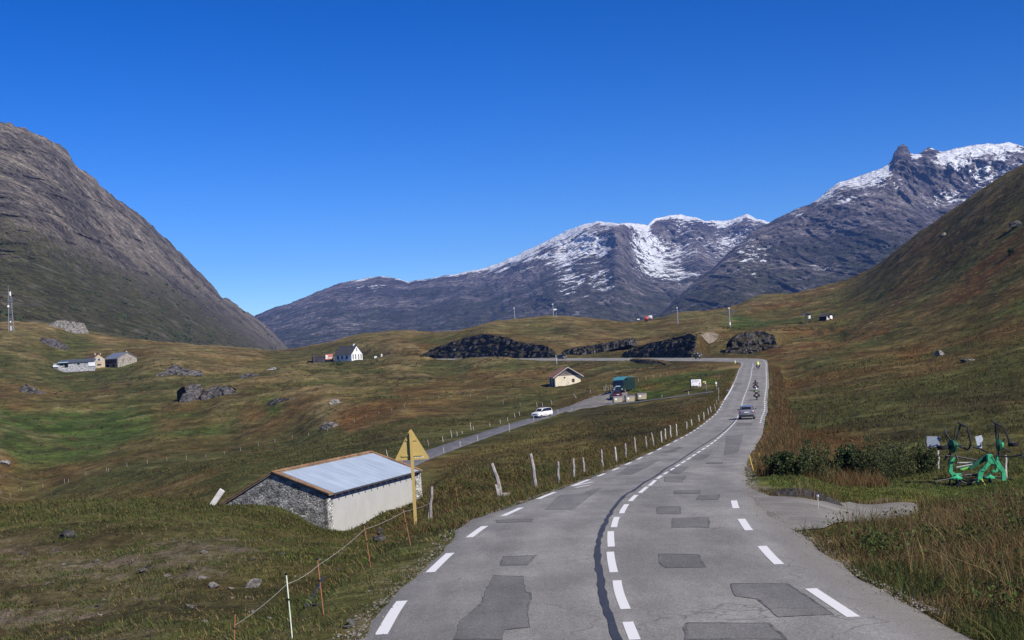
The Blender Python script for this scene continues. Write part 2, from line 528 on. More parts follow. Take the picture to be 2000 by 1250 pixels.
def bil(G, a, Y):
    fa = np.clip((a - a_c[0]) / (a_c[1] - a_c[0]), 0, len(a_c) - 1.001)
    fy = np.clip((np.log(Y) - math.log(2.9)) / (math.log(1700) - math.log(2.9)) * (len(y_c) - 1), 0, len(y_c) - 1.001)
    i = fa.astype(int); j = fy.astype(int); u = fa - i; v = fy - j
    if G.ndim == 3: u = u[:, None]; v = v[:, None]
    return (G[j, i] * (1 - u) + G[j, i + 1] * u) * (1 - v) + (G[j + 1, i] * (1 - u) + G[j + 1, i + 1] * u) * v


a_g = np.r_[np.arange(-2250, -1150, 11), np.arange(-1150, 1150, 3.0), np.arange(1150, 2251, 11)]
yl = [3.0]
while yl[-1] < 1650:
    y = yl[-1]
    yl.append(y * (1.0065 if 300 < y < 760 else 1.011))
y_g = np.array(yl)
GA, GY = np.meshgrid(a_g, y_g)
TX = (GA / F * GY).ravel(); TY = GY.ravel(); ga = GA.ravel()
TZ = bil(ev, ga, TY) * TY / F
# distance to the road and the lane
cand = np.zeros(len(TX), bool)
ri = np.interp(TY, RC[:, 1], np.arange(len(RC)))
rx = np.interp(TY, RC[:, 1], RC[:, 0]); rw = np.interp(TY, [0, 360, 420, 700], [14, 20, 60, 90])
cand |= np.abs(TX - rx) < rw
OFF = np.where(TX < rx, -99.0, 99.0)
lx0 = np.interp(TY, LC[:210, 1], LC[:210, 0])
cand |= (TY > 100) & (TY < 330) & (TX > -35) & (TX < 55)
cand &= TY < 720
DR = np.full(len(TX), 99.0); RZ = np.zeros(len(TX))
WLR = np.full(len(TX), 3.5)
DL = np.full(len(TX), 99.0); LZ = np.zeros(len(TX))
for i in np.nonzero(cand)[0]:
    z, off, k = road_z(TX[i], TY[i])
    DR[i] = abs(off) if 0 < k < len(RC) - 1 else 99.0
    OFF[i] = off; RZ[i] = z; WLR[i] = RWL[k] if off < 0 else RWR[k]
    if 100 < TY[i] < 330:
        co, k, d = LK.find((TX[i], TY[i], 0))
        DL[i] = d; LZ[i] = LC[k, 2] - LTILT[k] * (((TX[i] - LC[k, 0]) * LN[k, 0] + (TY[i] - LC[k, 1]) * LN[k, 1]) + .6)
# undulation, growing with distance, fading out at the road
m = sstep(3.5, 12, DR) * sstep(4, 15, DL)
amp = np.interp(TY, [3, 20, 60, 150, 300, 600, 900, 1700], [.03, .06, .12, .25, .55, 1.0, 1.5, 3])
und = fbm(TX / 34, TY / 34, 4) * 1.1 + ridged(TX / 21 + 3, TY / 21, 3) * 0.35
TZ = TZ + amp * und * m
tus = fbm(TX / .55, TY / .8, 3) * .07 * (TY < 75) + fbm(TX / 1.7, TY / 1.7, 3) * 0.10 + fbm(TX / 6.0, TY / 6.0, 3) * 0.22
TZ = TZ + tus * m * np.interp(TY, [3, 30, 100, 400, 1700], [.35, .8, 1, 1.2, 1.5])
# hummocks of the left valley side
hm = np.exp(-(((ga + 480) / 330) ** 2)) * np.exp(-((np.log(TY / 510) / 0.30) ** 2))
TZ = TZ + hm * (ridged(TX / 48, TY / 70, 4) * 4.0 + 0.2)
# carve the road bed and the lane
wl = WLR
farr = (OFF > 0) * sstep(425, 455, TY)                # ledge kept open in front of the rock cuts
k = 1 - sstep(wl + 0.35 + 2.6 * farr, wl + np.interp(TY, [0, 100, 400, 700], [2.5, 5, 5, 7]) + 1.5 * farr, DR)
TZ = TZ * (1 - k) + (RZ - 0.05 - 0.30 * (DR < wl - 0.2)) * k
k = 1 - sstep(2.9, 6.5, DL)
k = k * (DR > 6)
TZ = TZ * (1 - k) + (LZ - 0.10) * k
# sloping drop in front of the far road
TZG = TZ.reshape(GA.shape)


def ground(x, y):
    a = x / y * F
    j = np.clip(np.searchsorted(y_g, y) - 1, 0, len(y_g) - 2); i = np.clip(np.searchsorted(a_g, a) - 1, 0, len(a_g) - 2)
    u = (a - a_g[i]) / (a_g[i + 1] - a_g[i]); v = (y - y_g[j]) / (y_g[j + 1] - y_g[j])
    return (TZG[j, i] * (1 - u) + TZG[j, i + 1] * u) * (1 - v) + (TZG[j + 1, i] * (1 - u) + TZG[j + 1, i + 1] * u) * v


def hit(px, py, lo=8.0, hi=1600.0, near=None):
    """first point where the view line of a photo pixel meets the ground"""
    Ys = np.exp(np.arange(math.log(lo), math.log(hi), 0.004))
    P = at_arr(np.full(len(Ys), px), np.full(len(Ys), py), Ys)
    g = P[:, 2] - ground(P[:, 0], Ys)
    idx = np.nonzero((g[:-1] > 0) & (g[1:] <= 0))[0]
    if len(idx) == 0:
        if near:
            P = at(px, py, near); P[2] = ground(P[0], P[1]); return P
        return None
    i = idx[0] if near is None else idx[np.argmin(np.abs(np.log(Ys[idx] / near)))]
    t = g[i] / (g[i] - g[i + 1])
    return P[i] * (1 - t) + P[i + 1] * t


# vegetation colour by inverse distance weights over the same chart
CX = '''20 660 b;65 662 o;50 690 g;150 690 b;250 688 b;330 690 b;400 698 t;470 702 b;530 714 o;50 730 g;150 742 g;250 752 g;200 772 o;100 790 o;30 790 b;300 762 g;350 802 b;450 722 t;430 742 g;500 747 o;560 742 t;600 727 o;640 742 o;560 772 t;620 772 o;680 752 g;720 772 g;750 742 o;800 732 k;850 722 g;950 722 b;1000 722 b
50 815 G;150 815 G;250 815 G;350 812 G;420 817 g;50 847 G;150 850 G;250 852 G;330 832 b;450 827 b;450 802 r;380 797 r;520 812 G;600 792 b;700 792 r;800 772 r;900 757 r;1000 752 b;50 882 G;130 887 G;250 872 b;350 862 b;450 842 b;550 827 b;30 907 r;100 922 r;200 907 r;300 887 b;400 872 b;500 852 b;60 957 o;150 947 g;250 927 g;350 907 g;450 892 g;550 872 g;650 852 g;750 842 g;850 822 g;950 802 g;50 985 o;200 970 o;300 962 b;400 952 b;450 932 g;350 942 b;700 872 k;650 877 g
880 902 b;950 882 o;1050 862 o;1150 842 o;1250 822 k;1000 922 b;1300 802 k;1000 950 k;1100 917 k;1200 882 b;1250 792 k;1320 787 k;1280 762 G;1300 752 r;1380 742 G;1330 737 G;1420 732 b;1270 767 G;1100 732 r;1200 722 k;1300 716 k;1150 708 k;1160 752 o
760 672 b;850 667 b;700 682 b;900 657 o;950 637 o;1050 632 g;1100 652 t;1150 642 k;1200 657 t;1250 652 t;1300 642 b;1350 632 b;1450 632 G;1520 627 G;1560 602 r;1500 602 b;1620 602 r;1600 582 b;1650 592 b;1700 602 b;1750 572 b;1800 542 b;1900 502 b;1950 452 o;1850 602 g;1950 562 g;1750 642 g;1650 642 r;1700 657 r;1600 662 b;1560 682 b;1600 702 g;1650 692 g;1750 692 r;1850 662 b;1950 642 b;1600 742 b;1700 732 b;1800 722 b;1900 722 g;1600 782 g;1750 772 g;1850 792 k;1950 802 k;1600 832 g;1700 832 k;1800 842 k;1540 762 b;1800 620 b;1880 580 r;1940 520 r;1780 660 o;1680 710 o'''
cxp, cxk = [], []
for e_ in CX.replace(chr(10), ';').split(';'):
    a_ = e_.split(); h_ = hit(float(a_[0]), float(a_[1]))
    if h_ is not None: cxp.append(h_); cxk.append(a_[2])
colP = np.vstack([ptsP, np.array(cxp)]); keys = keys + cxk
UC, _ = ae(colP)
KC = np.array([CC[k] for k in keys]) * np.array([1.27, 1.19, 1.15])
wq = np.stack([AA.ravel() / 250.0, np.log(YY.ravel()) / math.log(2) * 1.25], -1)
wq = wq + np.stack([fbm(wq[:, 0] * 1.3, wq[:, 1] * 3, 4), fbm(wq[:, 0] * 1.3 + 40, wq[:, 1] * 3, 4)], -1) * np.array([0.30, 0.07])
cv = np.empty((len(wq), 3)); dv = np.empty(len(wq))
isd = np.array([{'d': 1.0, 'e': .54, 'f': .64}.get(k, 0.0) for k in keys])
for i in range(0, len(wq), 20000):
    c = wq[i:i + 20000]
    d = (c[:, None] - UC[None]) * np.array([0.8, 1.6])
    w = 1.0 / ((d ** 2).sum(-1) + 0.002) ** 2.4
    w /= w.sum(1, keepdims=True)
    cv[i:i + 20000] = w @ KC
    dv[i:i + 20000] = w @ isd
cv = cv.reshape(*AA.shape, 3); dv = dv.reshape(AA.shape)


TC = bil(cv, ga, TY); TD = bil(dv, ga, TY)


def boxblur(A, ry, rx):
    for ax, r in ((0, ry), (1, rx)):
        pad = [(0, 0), (0, 0)]; pad[ax] = (r + 1, r)
        c = np.cumsum(np.pad(A, pad, mode='edge'), axis=ax)
        A = (c[2 * r + 1:] - c[:-2 * r - 1]) / (2 * r + 1) if ax == 0 else (c[:, 2 * r + 1:] - c[:, :-2 * r - 1]) / (2 * r + 1)
    return A


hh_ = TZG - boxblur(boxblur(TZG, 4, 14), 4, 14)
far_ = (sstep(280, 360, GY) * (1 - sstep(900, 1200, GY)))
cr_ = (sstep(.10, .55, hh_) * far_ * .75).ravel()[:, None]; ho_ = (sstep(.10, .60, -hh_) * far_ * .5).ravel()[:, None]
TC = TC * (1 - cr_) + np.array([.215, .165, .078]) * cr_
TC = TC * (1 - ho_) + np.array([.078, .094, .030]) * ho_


def veg_material():
    t = NT('meadow', 1.0, 0.05)
    p = t.pos()
    veg = t.attr('veg'); dirt = t.attr('dirt', 2)
    n1 = t.noise(t.scale(p, (0.018, 0.018, 0.04)), 1.0, 5, 0.6)
    n2 = t.noise(t.scale(p, (0.14, 0.14, 0.2)), 1.0, 6, 0.65)
    n3 = t.noise(p, 1.6, 6, 0.7)
    n4 = t.noise(p, 9.0, 4, 0.7)
    f = t.math('MULTIPLY', t.ramp(n2, .36, .64, .66, 1.25), t.ramp(n3, .33, .67, .66, 1.25))
    nd0 = t.noise(t.scale(p, (.45, .45, .7)), 1.0, 4, .75)
    f = t.math('MULTIPLY', f, t.ramp(nd0, .36, .62, .72, 1.12))
    f = t.math('MULTIPLY', f, t.ramp(n4, .25, .75, .7, 1.3))
    col = t.mix(t.ramp(n1, .40, .60), veg, t.mix(0.45, veg, (.062, .074, .024, 1)))
    nb = t.noise(t.scale(p, (0.05, 0.05, 0.05)), 1.0, 5, 0.7)
    col = t.mix(t.ramp(nb, .50, .66, 0, .55), col, (.112, .074, .032, 1))
    nt = t.noise(t.scale(p, (0.03, 0.09, 0.1)), 1.0, 6, 0.7)
    col = t.mix(t.ramp(nt, .55, .68, 0, .55), col, (.185, .145, .070, 1))
    col = t.mul(col, f)
    # bare stony soil
    nd = t.math('ADD', dirt, t.math('MULTIPLY', t.math('SUBTRACT', n3, .5), 1.2))
    nd = t.math('ADD', nd, t.math('MULTIPLY', t.math('SUBTRACT', n2, .5), 1.6))
    soil = t.mix(t.ramp(n4, .35, .65), (.095, .070, .050, 1), (.21, .175, .145, 1))
    col = t.mix(t.ramp(nd, .55, .85, 0, .85), col, soil)
    # steep ground shows rock
    nz = t.n('ShaderNodeSeparateXYZ', 2, None, Vector=t.n('ShaderNodeNewGeometry', 1))
    rk = t.ramp(t.math('ADD', nz, t.math('MULTIPLY', n2, .12)), .80, .70)
    col = t.mix(rk, col, t.mul((.15, .14, .145, 1), t.ramp(n3, .3, .7, .4, 1.3)))
    tr_ = t.noise(t.scale(p, (.025, .025, 1.1)), 1.0, 4, .65)
    col = t.mul(col, t.ramp(tr_, .38, .62, .80, 1.14))
    h = t.math('ADD', t.math('MULTIPLY', n3, .35), t.math('ADD', t.math('MULTIPLY', n2, 1.4), t.math('MULTIPLY', n4, .10)))
    t.bump(h, 0.9, 0.6)
    return t.out(col)


MEADOW = veg_material()
# darker, greener strip just below the far road, worn verge along the near road
verge = (1 - sstep(3.6, 5.5, DR)) * (DR > 2.5)
TD = np.clip(TD + verge * 0.55 * (TY < 120), 0, 1)
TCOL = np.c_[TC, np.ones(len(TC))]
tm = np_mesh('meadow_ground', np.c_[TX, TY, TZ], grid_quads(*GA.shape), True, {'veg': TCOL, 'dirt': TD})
tag(link('ground', tm, [MEADOW]), kind='structure')

# far valley floor that closes the scene to the horizon
R_ = 11000
vf = MB(); vf.add([(-R_, -R_, -70), (R_, -R_, -70), (R_, R_, -70), (-R_, R_, -70)], [(0, 1, 2, 3)])
tv = NT('valley_floor', 1, 0.0); tv.out(tv.mul((.06, .055, .025, 1), tv.ramp(tv.noise(tv.pos(), .01, 5), .3, .7, .6, 1.4)))
tag(vf.build('valley_ground', tv.m), kind='structure')

# ------------------------------------------------------------------ mountains
def mountain(name, label, prof, yr, yb, vb, x0, x1, nx, nt, bumps, gul, rough, snow=None, mat=None, pw=1.1, back=900, seed=0, bulge=0.0):
    px = np.linspace(x0, x1, nx)
    pv = np.interp(px, *zip(*prof)); Yr = np.interp(px, *zip(*yr)); Yb = np.interp(px, *zip(*yb)); Vb = np.interp(px, *zip(*vb))
    # ragged skyline
    sl = fbm(px / 55 + seed, px * 0 + seed, 6, 0.6) * rough
    pv = pv + sl
    t = np.linspace(0, 1, nt)
    T, PX = np.meshgrid(t, px, indexing='ij')
    V = Vb[None] + (pv - Vb)[None] * (T ** pw)
    # depth follows a smoothed skyline, so that a single pinnacle does not become a rib down the whole face
    g_ = max(3, int(90 / (px[1] - px[0]))); ker = np.hanning(2 * g_ + 1); ker /= ker.sum()
    pvs = np.convolve(np.pad(pv, g_, mode='edge'), ker, mode='valid')
    TDp = np.clip((V - Vb[None]) / (pvs - Vb)[None], 0, 1.3) ** (1 / pw)
    YD = Yb[None] + (Yr - Yb)[None] * TDp
    for bx, by, rx, ry, dy in bumps:
        YD = YD + dy * np.exp(-((PX - bx) / rx) ** 2 - ((V - by) / ry) ** 2)
    # gullies and buttresses: relief towards / away from the viewer
    P = at_arr(PX.ravel(), V.ravel(), YD.ravel())
    X, Z = P[:, 0], P[:, 2]; REL = np.zeros(len(X))
    for amp, sx, sz, kind in gul:
        wx = X + 0.25 * sx * fbm(X / sx * .7 + 5, Z / sz * .7, 3)
        n = ridged(wx / sx + seed, Z / sz + seed, 5, 0.55) if kind == 'r' else fbm(wx / sx + seed, Z / sz, 5, 0.55)
        if sx < 300: REL = REL + n * .5
        fade = np.minimum(1, (1 - T.ravel()) * 14) * 0.75 + 0.25
        YD = YD - (amp * n * fade).reshape(T.shape)
    P = at_arr(PX.ravel(), V.ravel(), YD.ravel())
    # the far side falls away behind the ridge
    top = P.reshape(nt, nx, 3)[-1]
    rows = [P.reshape(nt, nx, 3)]
    for q in (0.06, 0.2, 0.5, 1.0):
        b = top.copy(); sc = 1 + q * back / b[:, 1]
        b[:, 0] *= sc; b[:, 1] *= sc; b[:, 2] = top[:, 2] - q * back * 0.7
        rows.append(b[None])
    P = np.concatenate(rows, 0)
    sn = np.zeros((P.shape[0], nx))
    if snow is not None:
        sn[:nt] = snow(PX, V, V - pv[None]) - (.35 if name != 'left_mountain' else .1) * REL.reshape(T.shape)
        sn[nt:] = 0.4
    me = np_mesh(name, P.reshape(-1, 3), grid_quads(P.shape[0], nx)[:, ::-1], True, {'snow': sn.ravel()})
    return tag(link(name, me, [mat]), label, None, None, 'structure')


def rock_mountain(name, rock1, rock2, grass, zg0, zg1, ns, snowy=False, diag=0.7, bstr=1.0, st3=(.01, .02, .06), mask=False):
    t = NT(name, 0.95, 0.1)
    p = t.pos()
    n1 = t.noise(t.scale(p, (ns, ns, ns)), 1.0, 8, 0.65)
    n2 = t.noise(t.scale(p, (ns * 6, ns * 6, ns * 8)), 1.0, 8, 0.72)
    nf = t.noise(t.scale(p, (ns * 25, ns * 25, ns * 40)), 1.0, 5, 0.75)
    n3 = t.noise(t.maprot(p, (0, diag, 0), st3), 1.0, 7, 0.7, 0.8)
    cr = t.ridge(t.maprot(p, (0, diag, 0), (ns * 8, ns * 8, ns * 9)), 1.0, 8, .70)
    z = t.n('ShaderNodeSeparateXYZ', 2, None, Vector=p)
    col = t.mix(t.ramp(n1, .40, .60), rock1, rock2)
    col = t.mul(col, t.ramp(n3, .36, .64, .68, 1.28))
    col = t.mul(col, t.ramp(n2, .36, .64, .55, 1.45))
    col = t.mul(col, t.ramp(nf, .36, .64, .6, 1.4))
    col = t.mul(col, t.ramp(cr, .25, .75, .5, 1.12))
    zn = t.math('ADD', z, t.math('MULTIPLY', t.math('SUBTRACT', n1, .5), (zg1 - zg0) * 1.8))
    zn = t.math('ADD', zn, t.math('MULTIPLY', t.math('SUBTRACT', n2, .5), (zg1 - zg0) * 1.6))
    zn = t.math('ADD', zn, t.math('MULTIPLY', t.math('SUBTRACT', n3, .5), (zg1 - zg0) * 2.2))
    if mask:                                  # turf reaches up to a line given with the mesh
        zn = t.math('ADD', t.attr('snow', 2), t.math('MULTIPLY', t.math('SUBTRACT', n1, .5), 1.0))
        zn = t.math('ADD', zn, t.math('MULTIPLY', t.math('SUBTRACT', n2, .5), 1.1)); zn = t.math('ADD', zn, t.math('MULTIPLY', t.math('SUBTRACT', n3, .5), 1.7))
        zg0, zg1 = .68, .32
    gcol = t.mul(t.mul(grass, t.ramp(n2, .36, .64, .65, 1.3)), t.ramp(nf, .35, .65, .7, 1.3))
    gcol = t.mix(t.ramp(n3, .50, .66, 0, .55), gcol, t.mul(rock2, t.ramp(nf, .3, .7, .6, 1.1)))
    col = t.mix(t.ramp(zn, .32, .68) if mask else t.ramp(zn, zg0, zg1, 1.0, 0.0), col, gcol)
    h = t.math('ADD', t.math('ADD', t.math('MULTIPLY', n2, 1.0), t.math('MULTIPLY', nf, .22)), t.math('MULTIPLY', cr, .35))
    if snowy:
        s = t.attr('snow', 2)
        st = t.noise(t.maprot(p, (0, .42, 0), (ns * 2.4, ns * 4, ns * 19)), 1.0, 4, 0.65, 0.9)
        n5 = t.noise(t.scale(p, (ns * 30, ns * 30, ns * 30)), 1.0, 4, 0.7)
        sv_ = t.math('ADD', s, t.math('MULTIPLY', t.math('SUBTRACT', st, .5), 3.1))
        sv_ = t.math('ADD', sv_, t.math('MULTIPLY', t.math('SUBTRACT', n2, .5), 2.2))
        sv_ = t.math('ADD', sv_, t.math('MULTIPLY', t.math('SUBTRACT', n5, .5), 1.6))
        col = t.mix(t.ramp(sv_, .42, .60), col, (.84, .87, .92, 1))
    t.bump(h, bstr, 0.05 / ns)
    return t.out(col)


ML = rock_mountain('left_mountain_rock', (.098, .085, .074, 1), (.215, .186, .150, 1), (.066, .064, .028, 1), 100, 260, .008, False, 0.72, 1.0, (.014, .02, .045), True)
def turf_line(px, v, h): return sstep(-120, 110, v - (418 + .41 * np.clip(px, -200, 700) + 40 * sstep(380, 560, px) - 30 * sstep(60, -200, px)))
mountain('left_mountain', None,
         [(-700, 120), (-300, 190), (0, 237), (20, 237), (42, 246), (70, 262), (100, 273), (120, 285), (136, 300), (142, 312), (150, 325), (175, 342), (200, 368), (250, 402), (300, 440), (345, 488), (370, 508), (400, 545), (430, 576), (460, 592), (500, 622), (540, 655), (560, 676), (585, 706), (640, 760)],
         [(-700, 1700), (0, 1950), (300, 2350), (580, 2950), (640, 3000)],
         [(-700, 760), (0, 780), (300, 850), (580, 1300), (640, 1500)],
         [(-700, 700), (0, 690), (300, 715), (560, 735), (640, 770)],
         -700, 640, 760, 320, [(0, 420, 160, 60, -60), (250, 520, 160, 60, 40), (-200, 450, 150, 80, 60)],
         [(45, 260, 240, 'r'), (24, 70, 60, 'r'), (14, 22, 20, 'r'), (7, 8, 7, 'r')], 6.5, turf_line, ML, 0.92, 900, 3)


def snow_a(px, v, h):
    """h: pixels below the ridge"""
    s = -0.20 + 0 * px
    gau = lambda bx, by, rx, ry, a: a * np.exp(-((px - bx) / rx) ** 2 - ((v - by) / ry) ** 2)
    s += 0.8 * np.exp(-(h / 12) ** 2) * sstep(800, 1000, px)
    s += 1.0 * np.exp(-(h / 4) ** 2) * sstep(640, 700, px)
    s += gau(1120, 470, 80, 30, 0.95) + gau(1040, 503, 90, 15, 0.85) + gau(1170, 500, 60, 55, .55)
    s += gau(1262, 465, 40, 48, 1.05) + gau(1330, 500, 65, 34, .85) + gau(1430, 470, 62, 42, .95) + gau(1335, 440, 26, 26, .7) + gau(1280, 520, 30, 20, .7)
    s += gau(1105, 550, 30, 40, 0.75) + gau(1180, 555, 50, 26, .7) + gau(1350, 540, 80, 15, 0.95) + gau(1000, 530, 70, 12, .6)
    s += gau(730, 558, 40, 9, 0.8)
    s -= gau(1212, 490, 18, 60, 1.1) + gau(1366, 515, 24, 34, .6) + gau(1150, 505, 40, 8, .4) + gau(1290, 440, 22, 14, .9) + gau(1375, 440, 16, 26, .6)
    return s


def snow_b(px, v, h):
    s = -0.18 + 0 * px
    gau = lambda bx, by, rx, ry, a: a * np.exp(-((px - bx) / rx) ** 2 - ((v - by) / ry) ** 2)
    s += 0.75 * np.exp(-(h / 16) ** 2) * sstep(1520, 1600, px)
    s += gau(1700, 352, 80, 22, .95) + gau(1640, 388, 60, 14, .9) + gau(1925, 292, 55, 16, 1.0) + gau(1870, 315, 40, 26, .85)
    s += gau(1860, 395, 60, 28, 0.85) + gau(1950, 345, 50, 20, .8) + gau(1450, 480, 50, 36, .65) + gau(1470, 520, 50, 36, .5) + gau(1590, 525, 40, 10, .6) + gau(1700, 425, 50, 18, .55) + gau(1560, 420, 40, 8, .6)
    s += gau(1725, 335, 22, 12, .9) + gau(1790, 305, 10, 14, .9) + gau(1840, 315, 30, 18, .6) + gau(1960, 310, 60, 40, .35) + gau(1900, 360, 60, 30, .35)
    s -= gau(1760, 292, 15, 16, 1.6) + gau(1805, 350, 40, 12, 0.7) + gau(1812, 300, 18, 9, .7)
    return s


MA = rock_mountain('far_mountain_rock', (.070, .062, .068, 1), (.165, .146, .145, 1), (.056, .058, .036, 1), 60, 380, .0030, True, 0.0, 1.0, (.016, .016, .005))
mountain('far_mountain', None,
         [(300, 720), (430, 660), (500, 616), (560, 593), (600, 578), (650, 557), (700, 545), (740, 540), (770, 543), (800, 549), (850, 543), (900, 532), (940, 525), (1000, 503), (1060, 474), (1110, 449), (1140, 439), (1165, 432), (1185, 432), (1210, 437), (1225, 435), (1265, 439), (1280, 427), (1310, 421), (1330, 418), (1345, 423), (1360, 424), (1375, 432), (1430, 429), (1445, 423), (1460, 420), (1475, 427), (1500, 433), (1540, 440), (1700, 470), (1900, 470), (2100, 480)],
         [(300, 5600), (700, 6400), (1100, 6300), (1200, 6000), (1330, 6900), (1500, 6800), (2100, 6900)],
         [(300, 3000), (1000, 2900), (2100, 3000)], [(300, 745), (1000, 706), (2100, 650)],
         300, 2000, 760, 230,
         [(1290, 490, 60, 60, 520), (1430, 480, 70, 50, 380), (1215, 500, 26, 80, -260), (1100, 560, 60, 60, -200), (1360, 500, 30, 40, -150), (900, 600, 120, 40, -180), (640, 620, 60, 40, -160)],
         [(190, 620, 700, 'r'), (110, 190, 260, 'r'), (50, 62, 62, 'r'), (22, 24, 24, 'r')], 2.8, snow_a, MA, 1.12, 1500, 11)
mountain('snowy_peak', None,
         [(1240, 640), (1290, 610), (1330, 576), (1360, 548), (1400, 515), (1440, 478), (1480, 446), (1500, 436), (1515, 424), (1540, 415), (1560, 408), (1580, 399), (1600, 386), (1615, 374), (1640, 356), (1665, 347), (1700, 336), (1722, 330), (1736, 321), (1743, 311), (1746, 299), (1751, 296), (1754, 287), (1760, 284), (1764, 280), (1769, 284), (1773, 286), (1775, 294), (1781, 300), (1792, 302), (1800, 299), (1808, 291), (1816, 288), (1826, 291), (1842, 295), (1860, 291), (1880, 288), (1900, 284), (1930, 280), (1970, 277), (2000, 286), (2080, 300), (2200, 290), (2500, 330)],
         [(1240, 3300), (1400, 3900), (1500, 4500), (1700, 4900), (1900, 5250), (2500, 5600)],
         [(1240, 2300), (1500, 2300), (2500, 2300)], [(1240, 690), (1500, 668), (2000, 640), (2500, 620)],
         1240, 2500, 640, 250,
         [(1830, 400, 90, 45, 420), (1930, 350, 70, 40, 300), (1740, 430, 80, 70, -60), (1600, 480, 60, 60, 160), (1440, 540, 40, 50, -120), (1810, 350, 50, 16, 120)],
         [(150, 480, 560, 'r'), (90, 160, 200, 'r'), (46, 55, 55, 'r'), (20, 20, 20, 'r')], 2.8, snow_b, MA, 1.05, 1400, 23)

# ------------------------------------------------------------------ road surface, markings, patches
def asphalt(name, base, sp=1.0):
    t = NT(name, 0.85, 0.25)
    p = t.pos(); off = t.attr('off', 2)
    n1 = t.noise(p, 0.35, 5, 0.6); n2 = t.noise(p, 60, 3, 0.8); n3 = t.noise(t.scale(p, (1.2, .25, 1)), 1.0, 6, 0.65); n4 = t.noise(p, 14, 4, .7)
    f = t.math('MULTIPLY', t.ramp(n1, .3, .7, .86, 1.12), t.ramp(n3, .3, .7, .86, 1.12))
    f = t.math('MULTIPLY', f, t.ramp(n2, .34, .66, 1 - .38 * sp, 1 + .38 * sp))
    n5 = t.noise(p, 28, 3, .75); n6 = t.noise(t.scale(p, (.5, .07, 1)), 1.0, 5, .65)
    f = t.math('MULTIPLY', f, t.math('MULTIPLY', t.ramp(n5, .34, .66, .84, 1.14), t.ramp(n6, .38, .62, .90, 1.07)))
    f = t.math('MULTIPLY', f, t.ramp(n4, .3, .7, .9, 1.1))
    # polished wheel tracks, oil line between them
    tr = t.math('COSINE', t.math('MULTIPLY', off, 4.2))
    f = t.math('MULTIPLY', f, t.math('MULTIPLY_ADD', tr, 0.05, 1.0))
    col = t.mul(base, f)
    wob = t.math('ADD', p, 0) if False else p
    cr = t.vor(t.n('ShaderNodeVectorMath', 0, {'operation': 'ADD'}, i0=t.scale(p, (.35, .22, .3)), i1=t.n('ShaderNodeVectorMath', 0, {'operation': 'SCALE'}, i0=t.n('ShaderNodeTexNoise', 1, None, Vector=p, Scale=1.3), Scale=.35)), 1.0, 'DISTANCE_TO_EDGE')
    crk = t.math('MULTIPLY', t.ramp(cr, .010, .0, 0, 1), t.ramp(n1, .46, .58))
    col = t.mix(t.math('MULTIPLY', crk, .5), col, (.05, .05, .05, 1))
    # gravelly worn edges
    ed = t.math('ADD', t.math('ABSOLUTE', off), t.math('MULTIPLY', t.math('SUBTRACT', n4, .5), 1.2))
    ed = t.math('ADD', ed, t.math('MULTIPLY', t.math('SUBTRACT', n1, .5), 1.4))
    col = t.mix(t.ramp(ed, 3.25, 3.7, 0, .8), col, t.mul((.20, .185, .165, 1), t.ramp(n2, .25, .75, .55, 1.4)))
    t.bump(t.math('ADD', n2, t.math('MULTIPLY', n4, .5)), .35, .01)
    return t.out(col)


ASPH = asphalt('asphalt', (.225, .220, .206, 1))
PATCH = asphalt('asphalt_patch_mat', (.150, .147, .140, 1))
TAR = M('tar', (.045, .046, .052), .6, .4, var=.3, vs=8)


def paint():
    t = NT('road_paint', .7, .3)
    p = t.pos()
    n = t.noise(p, 22, 5, .8); n2 = t.noise(p, 3, 4, .7)
    w = t.math('ADD', n, t.math('MULTIPLY', n2, .35))
    col = t.mix(t.ramp(w, .42, .50), (.24, .24, .24, 1), (.70, .70, .70, 1))
    return t.out(col)


PAINT = paint()
nS = len(RC)


def RZat(s, off):
    fi = np.clip(s / 0.5, 0, nS - 1.001); i = fi.astype(int); u = (fi - i)[:, None]
    c = RC[i] * (1 - u) + RC[i + 1] * u
    nn = RN[i] * (1 - u) + RN[i + 1] * u
    b = BANK[i] * (1 - u[:, 0]) + BANK[i + 1] * u[:, 0]
    return np.c_[c[:, :2] + nn * off[:, None], c[:, 2] + off * b - 0.012 * np.abs(off)]


cols = np.array([-1.0, -.93, -.8, -.5, -.25, 0, .25, .5, .8, .93, 1.0])
wob = fbm(RS / 2.2, RS * 0, 4) * .10 + fbm(RS / 9, RS * 0 + 7, 3) * .12
wob2 = fbm(RS / 2.2, RS * 0 + 30, 4) * .10 + fbm(RS / 9, RS * 0 + 37, 3) * .10
offs = np.where(cols[None] < 0, cols[None] * (RWL + wob)[:, None], cols[None] * (RWR + wob2)[:, None])
rv = []
for j in range(len(cols)):
    q = np.c_[RC[:, :2] + RN * offs[:, j:j + 1], RC[:, 2] + offs[:, j] * BANK - 0.012 * np.abs(offs[:, j])]
    if j in (0, len(cols) - 1): q[:, 2] -= 0.10
    rv.append(q)
rv = np.stack(rv, 1).reshape(-1, 3)
rm = np_mesh('road', rv, grid_quads(nS, len(cols)), False, {'off': offs.ravel()})
road = tag(link('road', rm, [ASPH]), kind='structure')


def s_of(px, py):
    P = road_hit(px, py); co, i, d = RK.find((P[0], P[1], 0))
    off = (P[0] - RC[i, 0]) * RN[i, 0] + (P[1] - RC[i, 1]) * RN[i, 1]
    al = (P[0] - RC[i, 0]) * RT[i, 0] + (P[1] - RC[i, 1]) * RT[i, 1]
    return RS[i] + al, off


marks = MB()


